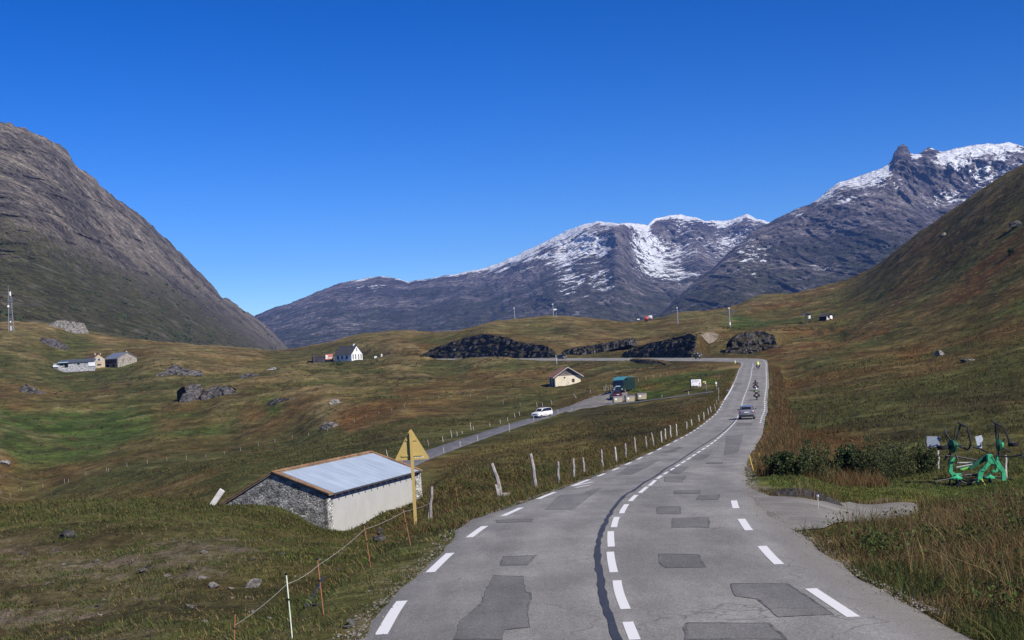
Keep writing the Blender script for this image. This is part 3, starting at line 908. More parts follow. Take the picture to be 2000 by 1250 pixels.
def strip(mb, s0, s1, off, w, lift=0.005, jag=0.0):
    """off: number or function of s"""
    n = max(2, int((s1 - s0) / 0.5) + 2)
    s = np.linspace(s0, s1, n)
    o = np.array([off(q) for q in s]) if callable(off) else np.full(n, off)
    j1 = RNG.normal(0, jag, n) if jag else 0
    j2 = RNG.normal(0, jag, n) if jag else 0
    A = RZat(s, o - w / 2 + j1); B = RZat(s, o + w / 2 + j2)
    lf = lift + 0.00008 * np.maximum(0, s - 40)
    A[:, 2] += lf; B[:, 2] += lf
    mb.add(np.vstack([A, B]), [(i, n + i, n + i + 1, i + 1) for i in range(n - 1)])


# left edge dashes, as seen, then the 3 m + 3.5 m pattern onward
left = [((741, 1240), (781, 1174)), ((841, 1118), (869, 1081)), ((912, 1050), (942, 1028)), ((980, 1008), (1010, 992)), ((1045, 975), (1075, 962)), ((1114, 950), (1147, 937))]
e = 0
for a, b in left:
    s0, o0 = s_of(*a); s1, o1 = s_of(*b)
    strip(marks, s0, s1, -3.0, .17); e = s1
s = e + 3.2
while s < 420:
    strip(marks, s, s + 3.0, -3.0, .17); s += 6.4
s_j0 = s_of(1431, 752)[0]; s_j1 = s_of(1412, 782)[0]
strip(marks, s_j1, s_j0, -3.0, .22, .012)
s0 = s_of(741, 1240)[0]
strip(marks, s0 - 6.4, s0 - 3.4, -3.0, .17)
# right edge
e = 0
for a, b in [((1630, 1178 + 29), (1630 - 50, 1150)), ((1532, 1102), (1480, 1067)), ((1463, 1036), (1442, 1014)), ((1441, 993), (1430, 978))]:
    s0 = s_of(*a)[0]; s1 = s_of(*b)[0]
    strip(marks, s0, s1, 3.0, .17); e = s1
s = s_of(1490, 826)[0]
while s < 430:
    strip(marks, s, s + 3.0, 3.0, .17); s += 5.2
# centre line: 3 m dashes with short gaps
cdash = [((1240, 1250), (1226, 1215)), ((1222, 1190), (1205, 1134)), ((1199, 1118), (1192, 1078)), ((1194, 1068), (1193, 1038)), ((1199, 1030), (1205, 1010)), ((1214, 1003), (1224, 985)), ((1231, 979), (1243, 967)), ((1250, 963), (1264, 951)), ((1268, 949), (1280, 938))]
cs, co_ = [], []
for a, b in cdash:
    p0 = s_of(*a); p1 = s_of(*b); cs += [p0[0], p1[0]]; co_ += [p0[1], p1[1]]
for px, py in [(1299, 925), (1326, 908), (1356, 889), (1389, 867), (1412, 848), (1437, 823), (1447, 797), (1459, 761), (1467, 735), (1471, 712)]:
    p = s_of(px, py); cs.append(p[0]); co_.append(p[1])
cs = np.array(cs); co_ = np.clip(np.array(co_), -.7, .7)
cof = lambda q: float(np.interp(q, cs, co_))
for i in range(0, 18, 2): strip(marks, cs[i], cs[i + 1], cof, .14)
s = cs[17] + 1.2
while s < 380:
    strip(marks, s, s + 3.0, cof, .14); s += 4.3
# worn stop marks across the left lane
for a, b in [((1118, 950), (1158, 942)), ((1124, 953), (1152, 948)), ((1424, 769), (1432, 768))]:
    P, Q = road_hit(*a), road_hit(*b)
    d = (Q - P) / np.linalg.norm(Q - P); nn = np.array([-d[1], d[0], 0]) * .07; up = np.array([0, 0, .012])
    marks.add([P - nn + up, Q - nn + up, Q + nn + up, P + nn + up], [(0, 1, 2, 3)])
marks.build('road_marking', PAINT, road)
seam = MB()
ss, so = zip(*[s_of(*q) for q in [(1205, 1249), (1188, 1195), (1180, 1165), (1173, 1120), (1167, 1090), (1170, 1057), (1176, 1033), (1183, 1021), (1194, 1000), (1206, 983), (1224, 965), (1239, 958), (1260, 941), (1275, 934), (1287, 926), (1299, 916), (1326, 901), (1356, 880), (1380, 865), (1410, 845), (1437, 820)]])
strip(seam, ss[0] - 6, ss[-1], lambda q: float(np.interp(q, ss, so)), .105, .007, .014)
seam.build('tar_seam', TAR, road)


def drape(mb, poly, zf, lift, step):
    """polygon in x, y laid over a surface zf(x, y) as a fine triangle sheet"""
    bm = bmesh.new()
    f = bm.faces.new([bm.verts.new((p[0], p[1], 0)) for p in poly])
    if f.normal.z < 0 or (f.normal_update() or f.normal.z < 0): f.normal_flip()
    bmesh.ops.triangulate(bm, faces=bm.faces[:])
    for _ in range(7):
        lg = [e for e in bm.edges if e.calc_length() > step]
        if not lg: break
        bmesh.ops.subdivide_edges(bm, edges=lg, cuts=1)
        bmesh.ops.triangulate(bm, faces=bm.faces[:])
    bm.verts.index_update()
    vs = [(v.co.x, v.co.y, zf(v.co.x, v.co.y) + lift) for v in bm.verts]
    mb.add(vs, [tuple(v.index for v in f.verts) for f in bm.faces])
    bm.free()


rz1 = lambda x, y: road_z(x, y)[0]
PATCHES = [[(963, 1124), (1024, 1126), (1026, 1156), (1037, 1159), (1030, 1197), (1036, 1225), (985, 1230), (983, 1249), (885, 1249), (900, 1212), (938, 1180)],
           [(983, 1087), (1050, 1085), (1040, 1090), (1030, 1104), (978, 1104)], [(970, 1016), (1042, 1013), (1038, 1019), (972, 1021)],
           [(1063, 995), (1095, 967), (1137, 964), (1155, 955), (1176, 953), (1119, 995)], [(1203, 928), (1227, 911), (1275, 898), (1290, 898), (1233, 927)],
           [(1297, 931), (1341, 930), (1332, 941), (1299, 941)], [(1317, 958), (1368, 957), (1366, 964), (1318, 965)], [(1365, 967), (1407, 966), (1401, 976), (1360, 977)],
           [(1285, 989), (1329, 989), (1330, 1004), (1283, 1004)], [(1313, 1012), (1383, 1011), (1386, 1030), (1314, 1030)], [(1287, 1082), (1363, 1083), (1377, 1108), (1302, 1109), (1290, 1102)],
           [(1425, 1140), (1540, 1140), (1630, 1200), (1520, 1205), (1480, 1170), (1440, 1165)], [(1340, 1217), (1500, 1217), (1540, 1249), (1340, 1249)],
           [(1293, 884), (1326, 872), (1335, 874), (1314, 884)], [(1359, 887), (1389, 887), (1374, 898), (1350, 898)], [(1418, 851), (1452, 848), (1442, 884), (1414, 889)],
           [(1314, 911), (1347, 911), (1326, 926), (1302, 923)], [(1380, 903), (1412, 903), (1410, 906), (1380, 906)], [(1440, 826), (1470, 826), (1468, 831), (1438, 831)], [(1436, 748), (1450, 747), (1449, 752), (1436, 752)], [(1432, 756), (1440, 755), (1438, 760), (1430, 760)]]
pm = MB(); sm_ = MB()
for q in PATCHES:
    P = [road_hit(*c) for c in q]
    pts_ = []
    for i in range(len(P)):                      # ragged saw-cut outline
        a, b = P[i], P[(i + 1) % len(P)]
        L_ = np.linalg.norm(b - a); k_ = max(1, int(L_ / .3))
        for j in range(k_):
            c = a + (b - a) * j / k_
            pts_.append((c[0] + RNG.normal(0, .012), c[1] + RNG.normal(0, .012)))
    if P[0][1] < 75:
        n_p = len(pts_); c_ = np.mean(pts_, 0); ring = []
        for sc_ in (-.028, .022):
            for (x_, y_) in pts_:
                d_ = np.array([x_, y_]) - c_; d_ = d_ / (np.linalg.norm(d_) + 1e-6); e_ = np.array([x_, y_]) + d_ * (sc_ + RNG.normal(0, .008))
                ring.append((e_[0], e_[1], rz1(e_[0], e_[1]) + .006 + 0.00009 * max(0, P[0][1] - 30)))
        sm_.add(ring, [(i, (i + 1) % n_p, n_p + (i + 1) % n_p, n_p + i) for i in range(n_p)])
    drape(pm, pts_, rz1, 0.003 + 0.00007 * max(0, P[0][1] - 30), .55)
po = pm.build('asphalt_patch', PATCH, road)
po['kind'] = 'stuff'
ps_ = sm_.build('patch_seam', M('old_seal', (.125, .123, .12), .8, .2, var=.5, vs=6), road); ps_['kind'] = 'stuff'

# side lane, parking and gravel entrance
GRAV = NT('gravel', .95, .1)
_p = GRAV.pos()
_f = GRAV.math('MULTIPLY', GRAV.ramp(GRAV.noise(_p, 30, 3, .8), .25, .75, .55, 1.4), GRAV.ramp(GRAV.noise(_p, .6, 5, .7), .3, .7, .75, 1.2))
GRAV = GRAV.out(GRAV.mul((.205, .195, .178, 1), _f))
LANEM = asphalt('lane_asphalt', (.135, .133, .140, 1))
hw = 1.9 + fbm(LS / 4, LS * 0, 3) * .15
lv = np.stack([np.c_[LC[:, :2] + LN * (hw * o)[:, None], LC[:, 2] + np.where(abs(o) > .95, -.06, .0) - LTILT * hw * o] for o in (-1, -.9, 0, .9, 1)], 1)
lm = np_mesh('lane', lv.reshape(-1, 3), grid_quads(len(LC), 5), False, {'off': np.tile(np.array([-2., -1.5, 0, 1.5, 2.]), len(LC))})
tag(link('lane', lm, [LANEM]), kind='structure')
pk = MB()
PKPX = [(1096, 799), (1132, 785), (1160, 773), (1185, 765.5), (1203, 762), (1226, 768), (1224, 779), (1196, 791), (1165, 796), (1112, 806)]
drape(pk, [hit(*q, near=272)[:2] for q in PKPX], lambda x, y: float(ground(np.array(x), np.array(y))), .05, 2.0)
tag(pk.build('parking_area', [GRAV]), kind='structure')
gv = MB()
GPX = [(1424, 944), (1440, 944), (1469, 957), (1505, 971), (1592, 980), (1658, 982), (1790, 985), (1795, 1003), (1700, 1020), (1610, 1034), (1548, 1048), (1540, 1064), (1490, 1060), (1448, 1010), (1430, 975)]
GPOLY = np.array([hit(*q, near=42)[:2] for q in GPX])
def gravel_z(x, y):
    g_ = float(ground(np.array(x), np.array(y))); z_, o_, i_ = road_z(x, y); u_ = float(sstep(5.6, 3.9, o_))
    return max(g_ + .03, (z_ - .025) * u_ + (g_ + .03) * (1 - u_))
drape(gv, GPOLY, gravel_z, 0.0, .45)
tag(gv.build('gravel_track', [GRAV]), kind='structure')


# ------------------------------------------------------------------ rocks
def rock_mat(name, c1, c2, ledges=False):
    t = NT(name, .95, .15)
    p = t.pos()
    n1 = t.noise(t.maprot(p, (.2, .5, 0), (.3, .3, 1.6)), 1.0, 8, .72); n2 = t.noise(p, 4, 6, .75)
    col = t.mul(t.mix(t.ramp(n1, .40, .60), c1, c2), t.ramp(n2, .36, .64, .55, 1.4))
    li = t.ramp(t.noise(p, .35, 4, .6), .55, .7)
    col = t.mix(t.math('MULTIPLY', li, .5), col, (.06, .065, .03, 1))
    cr = t.ridge(t.maprot(p, (.3, .5, 0), (.35, .5, .9)), 1.0, 7, .7)
    col = t.mul(col, t.ramp(cr, .25, .7, .35, 1.15))
    if ledges:
        nz = t.n('ShaderNodeSeparateXYZ', 2, None, Vector=t.n('ShaderNodeNewGeometry', 1))
        lz = t.math('ADD', nz, t.math('MULTIPLY', t.math('SUBTRACT', t.noise(p, .22, 5, .7), .5), 1.6))
        col = t.mix(t.ramp(lz, .46, .64, 0, .8), col, t.mul((.052, .044, .020, 1), t.ramp(n2, .36, .64, .6, 1.3)))
    t.bump(t.math('ADD', t.math('ADD', n1, t.math('MULTIPLY', n2, .4)), t.math('MULTIPLY', cr, .6)), 1.0, .6)
    return t.out(col)


ROCK = rock_mat('rock', (.085, .080, .082, 1), (.170, .160, .155, 1))
ROCKD = rock_mat('dark_rock', (.034, .033, .035, 1), (.150, .142, .136, 1), True)
ROCKL = rock_mat('pale_rock', (.22, .205, .19, 1), (.33, .31, .285, 1))


def rock_obj(name, label, loc, size, rz=0, seed=0, mat=None, cat='rock', group=None, flat=12, sub=4, sink=.3):
    r = np.random.default_rng(seed)
    bm = bmesh.new(); bmesh.ops.create_icosphere(bm, subdivisions=sub, radius=1.0)
    V = np.array([v.co[:] for v in bm.verts])
    for _ in range(flat):
        d = r.normal(size=3) * np.array([1, 1, .8]); d /= np.linalg.norm(d)
        h = r.uniform(.45, .85)
        ex = V @ d - h
        V = V - np.maximum(ex, 0)[:, None] * d * .96
    V = V + (fbm(V[:, 0] * 2 + seed, V[:, 2] * 2 + V[:, 1], 4) * .09)[:, None] * V
    V = V * np.array(size) / 2
    for v, c in zip(bm.verts, V): v.co = c
    me = bpy.data.meshes.new(name); bm.to_mesh(me); bm.free()
    me.polygons.foreach_set('use_smooth', np.ones(len(me.polygons), bool))
    me.set_sharp_from_angle(angle=.5)
    o = link(name, me, [mat or ROCK])
    o.location = (loc[0], loc[1], loc[2] + size[2] * (.5 - sink)); o.rotation_euler = (r.uniform(-.1, .1), r.uniform(-.1, .1), rz)
    return tag(o, label, cat, group)


_t = NT('turf', 1.0, .05); _p = _t.pos()
TURF = _t.out(_t.mul(_t.mix(_t.ramp(_t.noise(_p, .12, 5, .7), .4, .6), (.066, .048, .020, 1), (.100, .075, .033, 1)), _t.ramp(_t.noise(_p, 1.2, 5, .7), .35, .65, .6, 1.4)))


def cliff(name, label, spec, depth=9.0, mat=None, seed=0, lean=.22, nu=110, nv=26, cat='rock cliff', rel=1.5, drop=.6):
    """rock face from photo outline: list of (x, base y, top y, distance); built as a relief with thickness, its back inside the hill"""
    if len(spec[0]) == 3:
        spec = [(x, b_, t_, hit(x, b_)) for x, b_, t_ in spec]; spec = [(x, b_, t_, P[1]) for x, b_, t_, P in spec if P is not None]
        ym = float(np.median([q[3] for q in spec])); spec = [(x, b_, t_, ym * (q / ym) ** .4) for x, b_, t_, q in spec]
    px = np.array([q[0] for q in spec], float); u = np.linspace(0, 1, nu); pu = np.interp(u, np.linspace(0, 1, len(px)), px)
    b = np.interp(pu, px, [q[1] for q in spec]); tp = np.interp(pu, px, [q[2] for q in spec]); tp = tp - np.minimum(b - tp, 8) * .16 * (fbm(pu / 9, pu * 0 + seed, 4) + .3); Y = np.interp(pu, px, [q[3] for q in spec])
    B = at_arr(pu, b, Y); H = (b - tp) * Y / F + .2
    T = np.gradient(B[:, :2], axis=0); T /= np.hypot(*T.T)[:, None]
    N = np.c_[-T[:, 1], T[:, 0]]; N[N[:, 1] < 0] *= -1         # into the hill
    s = np.r_[0, np.cumsum(np.hypot(*np.diff(B[:, :2], axis=0).T))]
    rows = []
    for j in range(nv):
        t = j / (nv - 1)
        z = H * t
        d = lean * z - (ridged(s / 7 + seed, z / 9 + t * 0 + seed, 4) * 1.5 + fbm(s / 2.2, z / 1.6 + seed, 4) * .7) * np.minimum(1, H / 3) * (1 - .4 * t) * rel
        d = d + rel * .4 * np.floor(z / 2.6 + .3 * fbm(s / 9, s * 0 + seed, 2))
        rows.append(np.c_[B[:, :2] + N * d[:, None], B[:, 2] + z - (1.0 if j == 0 else 0)])
    last = rows[-1]
    rows.append(np.c_[last[:, :2] + N * 1.5, last[:, 2] + .25])
    rows.append(np.c_[last[:, :2] + N * depth, last[:, 2] - drop])
    rows.append(np.c_[last[:, :2] + N * depth, last[:, 2] - H - 2])
    V = np.stack(rows, 0)
    Q = grid_quads(len(rows), nu)
    me = np_mesh(name, V.reshape(-1, 3), Q, True)
    me.materials.append(mat or ROCKD); me.materials.append(TURF)
    mi = np.zeros(len(Q), np.int32); mi[(nv - 1) * (nu - 1):] = 1; me.polygons.foreach_set('material_index', mi)
    bm = bmesh.new(); bm.from_mesh(me); bm.verts.ensure_lookup_table()
    for c_ in (0, nu - 1):
        bm.faces.new([bm.verts[r_ * nu + c_] for r_ in range(len(rows))])      # closed ends
    bmesh.ops.triangulate(bm, faces=[f for f in bm.faces if len(f.verts) > 4])
    bmesh.ops.recalc_face_normals(bm, faces=bm.faces); bm.to_mesh(me); bm.free()
    me.set_sharp_from_angle(angle=.6)
    return tag(link(name, me), label, cat)


def road_Y(px):
    """distance of the far verge of the upper road in photo column px"""
    i = np.argmin(np.abs(to_px(np.c_[RC[800:, :2] + RN[800:] * 7.2, RC[800:, 2]])[:, 0] - px)) + 800
    return RC[i, 1] + RN[i, 1] * 7.2


cliff('rock_cliff', 'long dark jagged road cut rock face to the right of the white house', [(x, b, t, road_Y(x)) for x, b, t in [(816, 700, 699), (840, 699, 684), (870, 699, 672), (900, 699, 661), (930, 698, 654), (960, 698, 657), (985, 698, 661), (1000, 698, 668), (1030, 698, 673), (1060, 698, 676), (1075, 698, 682), (1090, 698, 696)]], 12, seed=3)
cliff('rock_cliff', 'low dark ledge of rock slanting up the hill above the cream hut', [(x, b, t, road_Y(x) + d_) for x, b, t, d_ in [(1090, 697, 692, 4), (1105, 696, 684, 6), (1130, 691, 679, 12), (1160, 686, 675, 18), (1195, 678, 669, 26), (1230, 668, 662, 34)]], 6, seed=8)
cliff('rock_cliff', 'black shaded rock face beside the upper road behind the oncoming motorcycle', [(x, b, t, road_Y(x)) for x, b, t in [(1218, 695, 690), (1240, 695, 680), (1262, 695, 673), (1290, 695, 667), (1318, 695, 659), (1340, 695, 653), (1354, 695, 660), (1362, 694, 690)]], 4, seed=14, drop=2.5)
cliff('rock_cliff', 'dark overgrown rock face on the outside of the bend', [(x, b, t, Y) for x, b, t, Y in [(1416, 692, 686, 455), (1430, 693, 672, 452), (1445, 692, 654, 452), (1465, 692, 650, 452), (1490, 691, 648, 452), (1512, 690, 660, 450), (1522, 689, 684, 449)]], 12, seed=21)
slab = MB()
sp = [at(1357, 669, 462), at(1366, 657, 466), at(1378, 650, 470), at(1392, 648.5, 474), at(1389, 657, 474), at(1380, 663, 470), at(1367, 668, 465)]
slab.prism(sp, (2.5, 3.5, -1.0))
SLAB = NT('slab_rock', .9, .15); _p = SLAB.pos(); SLAB = SLAB.out(SLAB.mul((.235, .20, .165, 1), SLAB.math('MULTIPLY', SLAB.ramp(SLAB.noise(SLAB.scale(_p, (.5, .5, 2)), 1.0, 6, .7), .36, .64, .75, 1.2), SLAB.ramp(SLAB.noise(_p, 2.5, 5, .7), .36, .64, .85, 1.12))))
tag(slab.build('rock_slab', [SLAB]), 'smooth pale tan slab of rock catching the sun above the upper road', 'rock')

# outcrops of the left valley (photo x, y of the foot, width px, height px)
for lb, sp_, m_, sd in [
    ('big dark fractured outcrop on the left valley hummock', [(350, 788, 786), (358, 786, 772), (368, 784, 758), (380, 780, 751), (394, 776, 752), (401, 772, 766)], ROCK, 1),
    ('low dark outcrop with a curved grassy top, right of the bigger one', [(393, 782, 777), (404, 778, 763), (420, 774, 757), (440, 771, 756), (455, 769, 760), (462, 768, 766)], ROCK, 2),
    ('dark rock outcrop below the ridge right of the stone farm', [(318, 734, 732), (326, 733, 722), (338, 732, 714), (352, 731, 715), (366, 729, 722), (395, 729, 726)], ROCK, 3),
    ('dark overhanging ledge under a blond grass brow', [(520, 792, 790), (528, 791, 784), (540, 788, 779), (552, 784, 779), (566, 782, 780)], ROCKD, 4),
    ('light layered outcrop on the slope above the stone farm', [(96, 636, 633), (110, 640, 627), (130, 646, 627), (150, 650, 629), (172, 650, 632)], ROCKL, 5),
    ('broken grey outcrop above and right of the stone farm', [(176, 644, 639), (195, 650, 636), (215, 653, 635), (235, 655, 644), (243, 657, 654)], ROCK, 6),
    ('rusty grey outcrop between the lattice mast and the stone farm', [(78, 664, 661), (95, 674, 662), (112, 680, 665), (130, 684, 676)], ROCK, 7),
    ('grey ledge in the blond hummocks below the parked white car', [(470, 738, 736), (482, 737, 731), (496, 735, 731), (505, 733, 732)], ROCK, 8),
    ('grey scree patch on the slope left below the stone farm', [(38, 764, 761), (48, 766, 752), (62, 768, 757), (76, 770, 766)], ROCK, 9),
    ('dark undercut bank beside the upper road edge above the information board', [(1230, 704.5, 703), (1260, 708, 704.5), (1285, 712, 707), (1300, 717, 713)], ROCKD, 10)]:
    try:
        cliff('rock_outcrop', lb, sp_, 5.0, m_, 40 + sd, .45, 110, 26, 'outcrop', .95, 1.2)
    except Exception as ex_:
        print('outcrop', lb, ex_)
for i, (x, y, w, h, lb) in enumerate([(641, 836, 56, 12, 'flat pale grey boulder lying in the brown meadow'), (655, 789, 26, 9, 'small grey boulder on a hummock above the flat boulder'), (8, 907, 26, 9, 'pale rock slab at the left edge of the valley meadow')]):
    P = hit(x, y); k_ = P[1] / F
    rock_obj('boulder', lb, P, (w * k_, w * k_ * .6, h * k_ * 1.6), .3, 60 + i, ROCKL)
for i, (x, y, w, h, lb) in enumerate([(1836, 694, 26, 10, 'pale grey boulder on the right hillside, left of the other boulder'), (1890, 706, 34, 9, 'flat broken boulder on the right hillside, right of the other boulder'), (1985, 444, 30, 12, 'dark rock step near the top of the right hillside'), (1842, 462, 16, 8, 'small pale rock on the skyline of the right hillside'),
                                      (740, 1058, 34, 14, 'grey rock in the grass beside the foot of the yellow sign'), (742, 1044, 18, 14, 'upright grey stone behind the rock beside the yellow sign'), (497, 1146, 50, 15, 'fractured grey rock in the grass left of the white stake'), (418, 1148, 26, 12, 'speckled grey rock left of the fractured rock'), (130, 1050, 34, 16, 'dark flat stone in the grass at the far left of the bank'), (1115, 1, 1, 1, '')]):
    if not lb: continue
    P = hit(x, y)
    if P is None: continue
    k_ = P[1] / F
    rock_obj('boulder', lb, P, (w * k_, w * k_ * .9, h * k_ * 1.5), RNG.uniform(0, 3), 80 + i, ROCK if i not in (0, 1, 3, 6, 7) else ROCKL)
# loose stones of the near bank: one of a kind each, too many alike to tell apart
stone_meshes = []
for i in range(6):
    o = rock_obj('loose_stone', 'loose grey stone lying on the grassy bank at the left', (0, 0, 0), (1, .8, .5), 0, 200 + i, ROCKL if i % 2 else ROCK, 'stone', 'loose stones on the left bank', 9, 2)
    stone_meshes.append(o)
stones_px = [(455, 985)] + [(RNG.uniform(5, 560), RNG.uniform(1045, 1245)) for _ in range(85)] + [(RNG.uniform(560, 760), RNG.uniform(1060, 1230)) for _ in range(8)]
for i, (x, y) in enumerate(stones_px):
    P = hit(x, y)
    if P is None or P[1] > 140: continue
    o = stone_meshes[i] if i < 6 else stone_meshes[i % 6].copy()
    if i >= 6: COL.objects.link(o)
    s_ = float(RNG.lognormal(-2.1, .5)); s_ = min(s_, .7)
    o.scale = (s_, s_, s_); o.location = (P[0], P[1], P[2] + .1 * s_); o.rotation_euler = (RNG.uniform(-.3, .3), RNG.uniform(-.3, .3), RNG.uniform(0, 6.3))
# loose gravel along both road edges
gs = []
for side, n_g in ((-1, 1700), (1, 3600)):
    sg_ = 16 + 60 * RNG.uniform(0, 1, n_g) ** 1.6 + 14
    wv = np.interp(np.interp(sg_, RS, RC[:, 1]), RC[:, 1], RWL if side < 0 else RWR)
    og = side * (wv + RNG.normal(-.02, .16, n_g)); P_ = RZat(sg_, og)
    gz_ = ground(P_[:, 0], np.maximum(P_[:, 1], 3.2)); P_[:, 2] = np.where(np.abs(og) < wv - .05, P_[:, 2], gz_) + .004
    r_ = RNG.lognormal(-4.5, .5, n_g).clip(.004, .035)
    O_ = np.array([[1, 0, 0], [0, 1, 0], [-1, 0, 0], [0, -1, 0], [0, 0, 1.0]])
    gs.append((P_[:, None] + O_[None] * r_[:, None, None] * RNG.uniform(.6, 1.3, (n_g, 5, 1))).reshape(-1, 3))
gs = np.vstack(gs); n_g = len(gs) // 5
Tg = (np.arange(n_g)[:, None, None] * 5 + np.array([[0, 1, 4], [1, 2, 4], [2, 3, 4], [3, 0, 4]])[None]).reshape(-1, 3)
tag(link('roadside_gravel', np_mesh('roadside_gravel', gs, Tg, False), [M('grit', (.19, .175, .155), .95, .1, var=.5, vs=30)]), kind='stuff')
# heap of broken asphalt at the gravel entrance
hp = []
hx = np.linspace(-1, 1, 60); hy = np.linspace(-1, 1, 30)
HX, HY = np.meshgrid(hx, hy)
hz = np.maximum(0, 1 - (np.abs(HX) ** 2.2 + np.abs(HY) ** 2)) ** .7
C0 = hit(1575, 970, near=46)
hv = np.c_[(C0[0] + HX * 1.15).ravel(), (C0[1] + HY * .8 - .2 * HX).ravel(), np.zeros(HX.size)]
hv[:, 2] = ground(hv[:, 0], hv[:, 1]) + (hz * (.10 + .16 * ridged(HX * 4, HY * 4, 4) + .14 * fbm(HX * 11, HY * 9, 3))).ravel() - .03
tag(link('asphalt_heap', np_mesh('asphalt_heap', hv, grid_quads(30, 60), True), [M('broken_asphalt', (.038, .037, .038), .9, .2, var=.6, vs=7)]), 'low dark heap of broken asphalt at the edge of the gravel entrance', 'heap')

# ------------------------------------------------------------------ buildings
def stone_mat(name, c1, c2, mortar, sc=2.6, blot=.5):
    t = NT(name, .95, .1)
    p = t.objc()
    v = t.vor(t.scale(p, (sc, sc, sc * 2.2)), 1.0, 'F1', 1); e = t.vor(t.scale(p, (sc, sc, sc * 2.2)), 1.0, 'DISTANCE_TO_EDGE')
    vb = t.n('ShaderNodeSeparateColor', 0, None, Color=v)
    n = t.noise(p, .55, 6, .7); n2 = t.noise(p, 9, 5, .75)
    col = t.mix(vb, c1, c2)
    col = t.mix(t.ramp(e, .10, .02), col, mortar)
    col = t.mix(t.math('MULTIPLY', t.ramp(n, .47, .56), blot), col, mortar)
    n7 = t.noise(t.scale(p, (1, 1, 1.6)), 1.3, 6, .8)
    col = t.mul(col, t.ramp(n7, .38, .60, .42, 1.25))
    col = t.mul(col, t.ramp(n2, .36, .64, .6, 1.35))
    t.bump(t.math('ADD', t.ramp(e, 0, .15), t.math('MULTIPLY', n2, .5)), .8, .12)
    return t.out(col)


STONE = stone_mat('rubble_stone', (.12, .12, .118, 1), (.34, .34, .33, 1), (.46, .46, .44, 1), 3.8, .9)
STONE2 = stone_mat('farm_stone', (.30, .27, .22, 1), (.46, .42, .35, 1), (.50, .46, .39, 1), 1.6, .5)
def render_mat(name, c, stain=.2):
    t = NT(name, .9, .15)
    p = t.objc()
    f = t.math('MULTIPLY', t.ramp(t.noise(p, .7, 6, .7), .3, .7, 1 - stain, 1 + stain * .4), t.ramp(t.noise(t.scale(p, (3, 3, .25)), 1.0, 5, .7), .3, .7, 1 - stain * .5, 1 + stain * .2))
    f = t.math('MULTIPLY', f, t.ramp(t.noise(p, 25, 3), .3, .7, .95, 1.05))
    return t.out(t.mul((*c, 1), f))


RENDER = render_mat('grey_render', (.455, .46, .45), .07)
WHITEW = render_mat('white_render', (.80, .80, .80), .06)
CREAM = render_mat('cream_render', (.74, .66, .50), .12)
TANW = render_mat('tan_render', (.50, .41, .28), .2)
def tile_mat(name, c1, c2, sx=4.0):
    t = NT(name, .9, .2)
    p = t.objc()
    n = t.noise(t.scale(p, (3.5, 3.5, 6)), 1.0, 5, .7); b = t.noise(p, .8, 4, .7); m = t.noise(p, 18, 4, .7)
    col = t.mul(t.mix(t.ramp(n, .35, .65), c1, c2), t.ramp(b, .3, .7, .7, 1.2))
    t.bump(t.math('ADD', n, t.math('MULTIPLY', m, .3)), .7, .06)
    return t.out(col)


TILE = tile_mat('orange_tile', (.29, .135, .06, 1), (.26, .19, .13, 1))
TILED = tile_mat('old_tile', (.20, .16, .12, 1), (.28, .21, .14, 1))
TILER = tile_mat('red_patch_tile', (.38, .12, .05, 1), (.24, .20, .17, 1))
SLATE = tile_mat('slate', (.050, .052, .062, 1), (.085, .085, .095, 1))
WOODG = M('grey_wood', (.20, .175, .165), .9, .1, var=.45, vs=5)
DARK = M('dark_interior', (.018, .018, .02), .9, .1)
GLASS = M('window_glass', (.03, .034, .04), .12, .6, var=.1)


def sheet_mat(name, c, rough=.35, metal=.0, sc=4.0):
    t = NT(name, rough, .5)
    p = t.objc()
    n = t.noise(p, .45, 5, .65); w = t.n('ShaderNodeTexWave', 0, {'bands_direction': 'Y'}, Vector=p, Scale=sc, Distortion=0.0, Detail=0.0)
    col = t.mul((*c, 1), t.ramp(n, .3, .7, .90, 1.08))
    t.b.inputs['Metallic'].default_value = metal
    sm = t.ramp(t.math('ABSOLUTE', t.math('SUBTRACT', t.math('FRACT', t.math('MULTIPLY', t.n('ShaderNodeSeparateXYZ', 1, None, Vector=p), sc * .62)), .5)), .035, .0)
    col = t.mul(col, t.math('MULTIPLY_ADD', sm, -.2, 1.0))
    st_ = t.noise(t.scale(p, (.25, 3.5, .25)), 1.0, 5, .7)
    col = t.mul(col, t.ramp(st_, .35, .65, .86, 1.06))
    t.bump(w, .35, .03)
    return t.out(col)


BLUEROOF = sheet_mat('blue_grey_sheet', (.37, .44, .53), .5, 0.0, 1.6)
TIN = sheet_mat('tin_sheet', (.22, .24, .30), .5, 0.1, 2.0)


def window(parent, c, w, h, nrm, frame=WHITEW, pane=GLASS, th=.10, name='window'):
    """framed window; nrm: outward local axis ('-y' or '-x')"""
    b = MB(); g = MB()
    x, y, z = c
    f = .09
    if nrm == '-y':
        for q, sz in (((x, y, z + h / 2 + f / 2), (w + 2 * f, th, f)), ((x, y, z - h / 2 - f / 2), (w + 2 * f, th, f)), ((x - w / 2 - f / 2, y, z), (f, th, h)), ((x + w / 2 + f / 2, y, z), (f, th, h)), ((x, y, z), (f * .6, th * .8, h))): b.box(q, sz)
        g.box((x, y, z), (w, th * .5, h))
    else:
        for q, sz in (((x, y, z + h / 2 + f / 2), (th, w + 2 * f, f)), ((x, y, z - h / 2 - f / 2), (th, w + 2 * f, f)), ((x, y - w / 2 - f / 2, z), (th, f, h)), ((x, y + w / 2 + f / 2, z), (th, f, h)), ((x, y, z), (th * .8, f * .6, h))): b.box(q, sz)
        g.box((x, y, z), (th * .5, w, h))
    o = b.build(name, frame, parent)
    g.build('pane', pane, o)
    return o


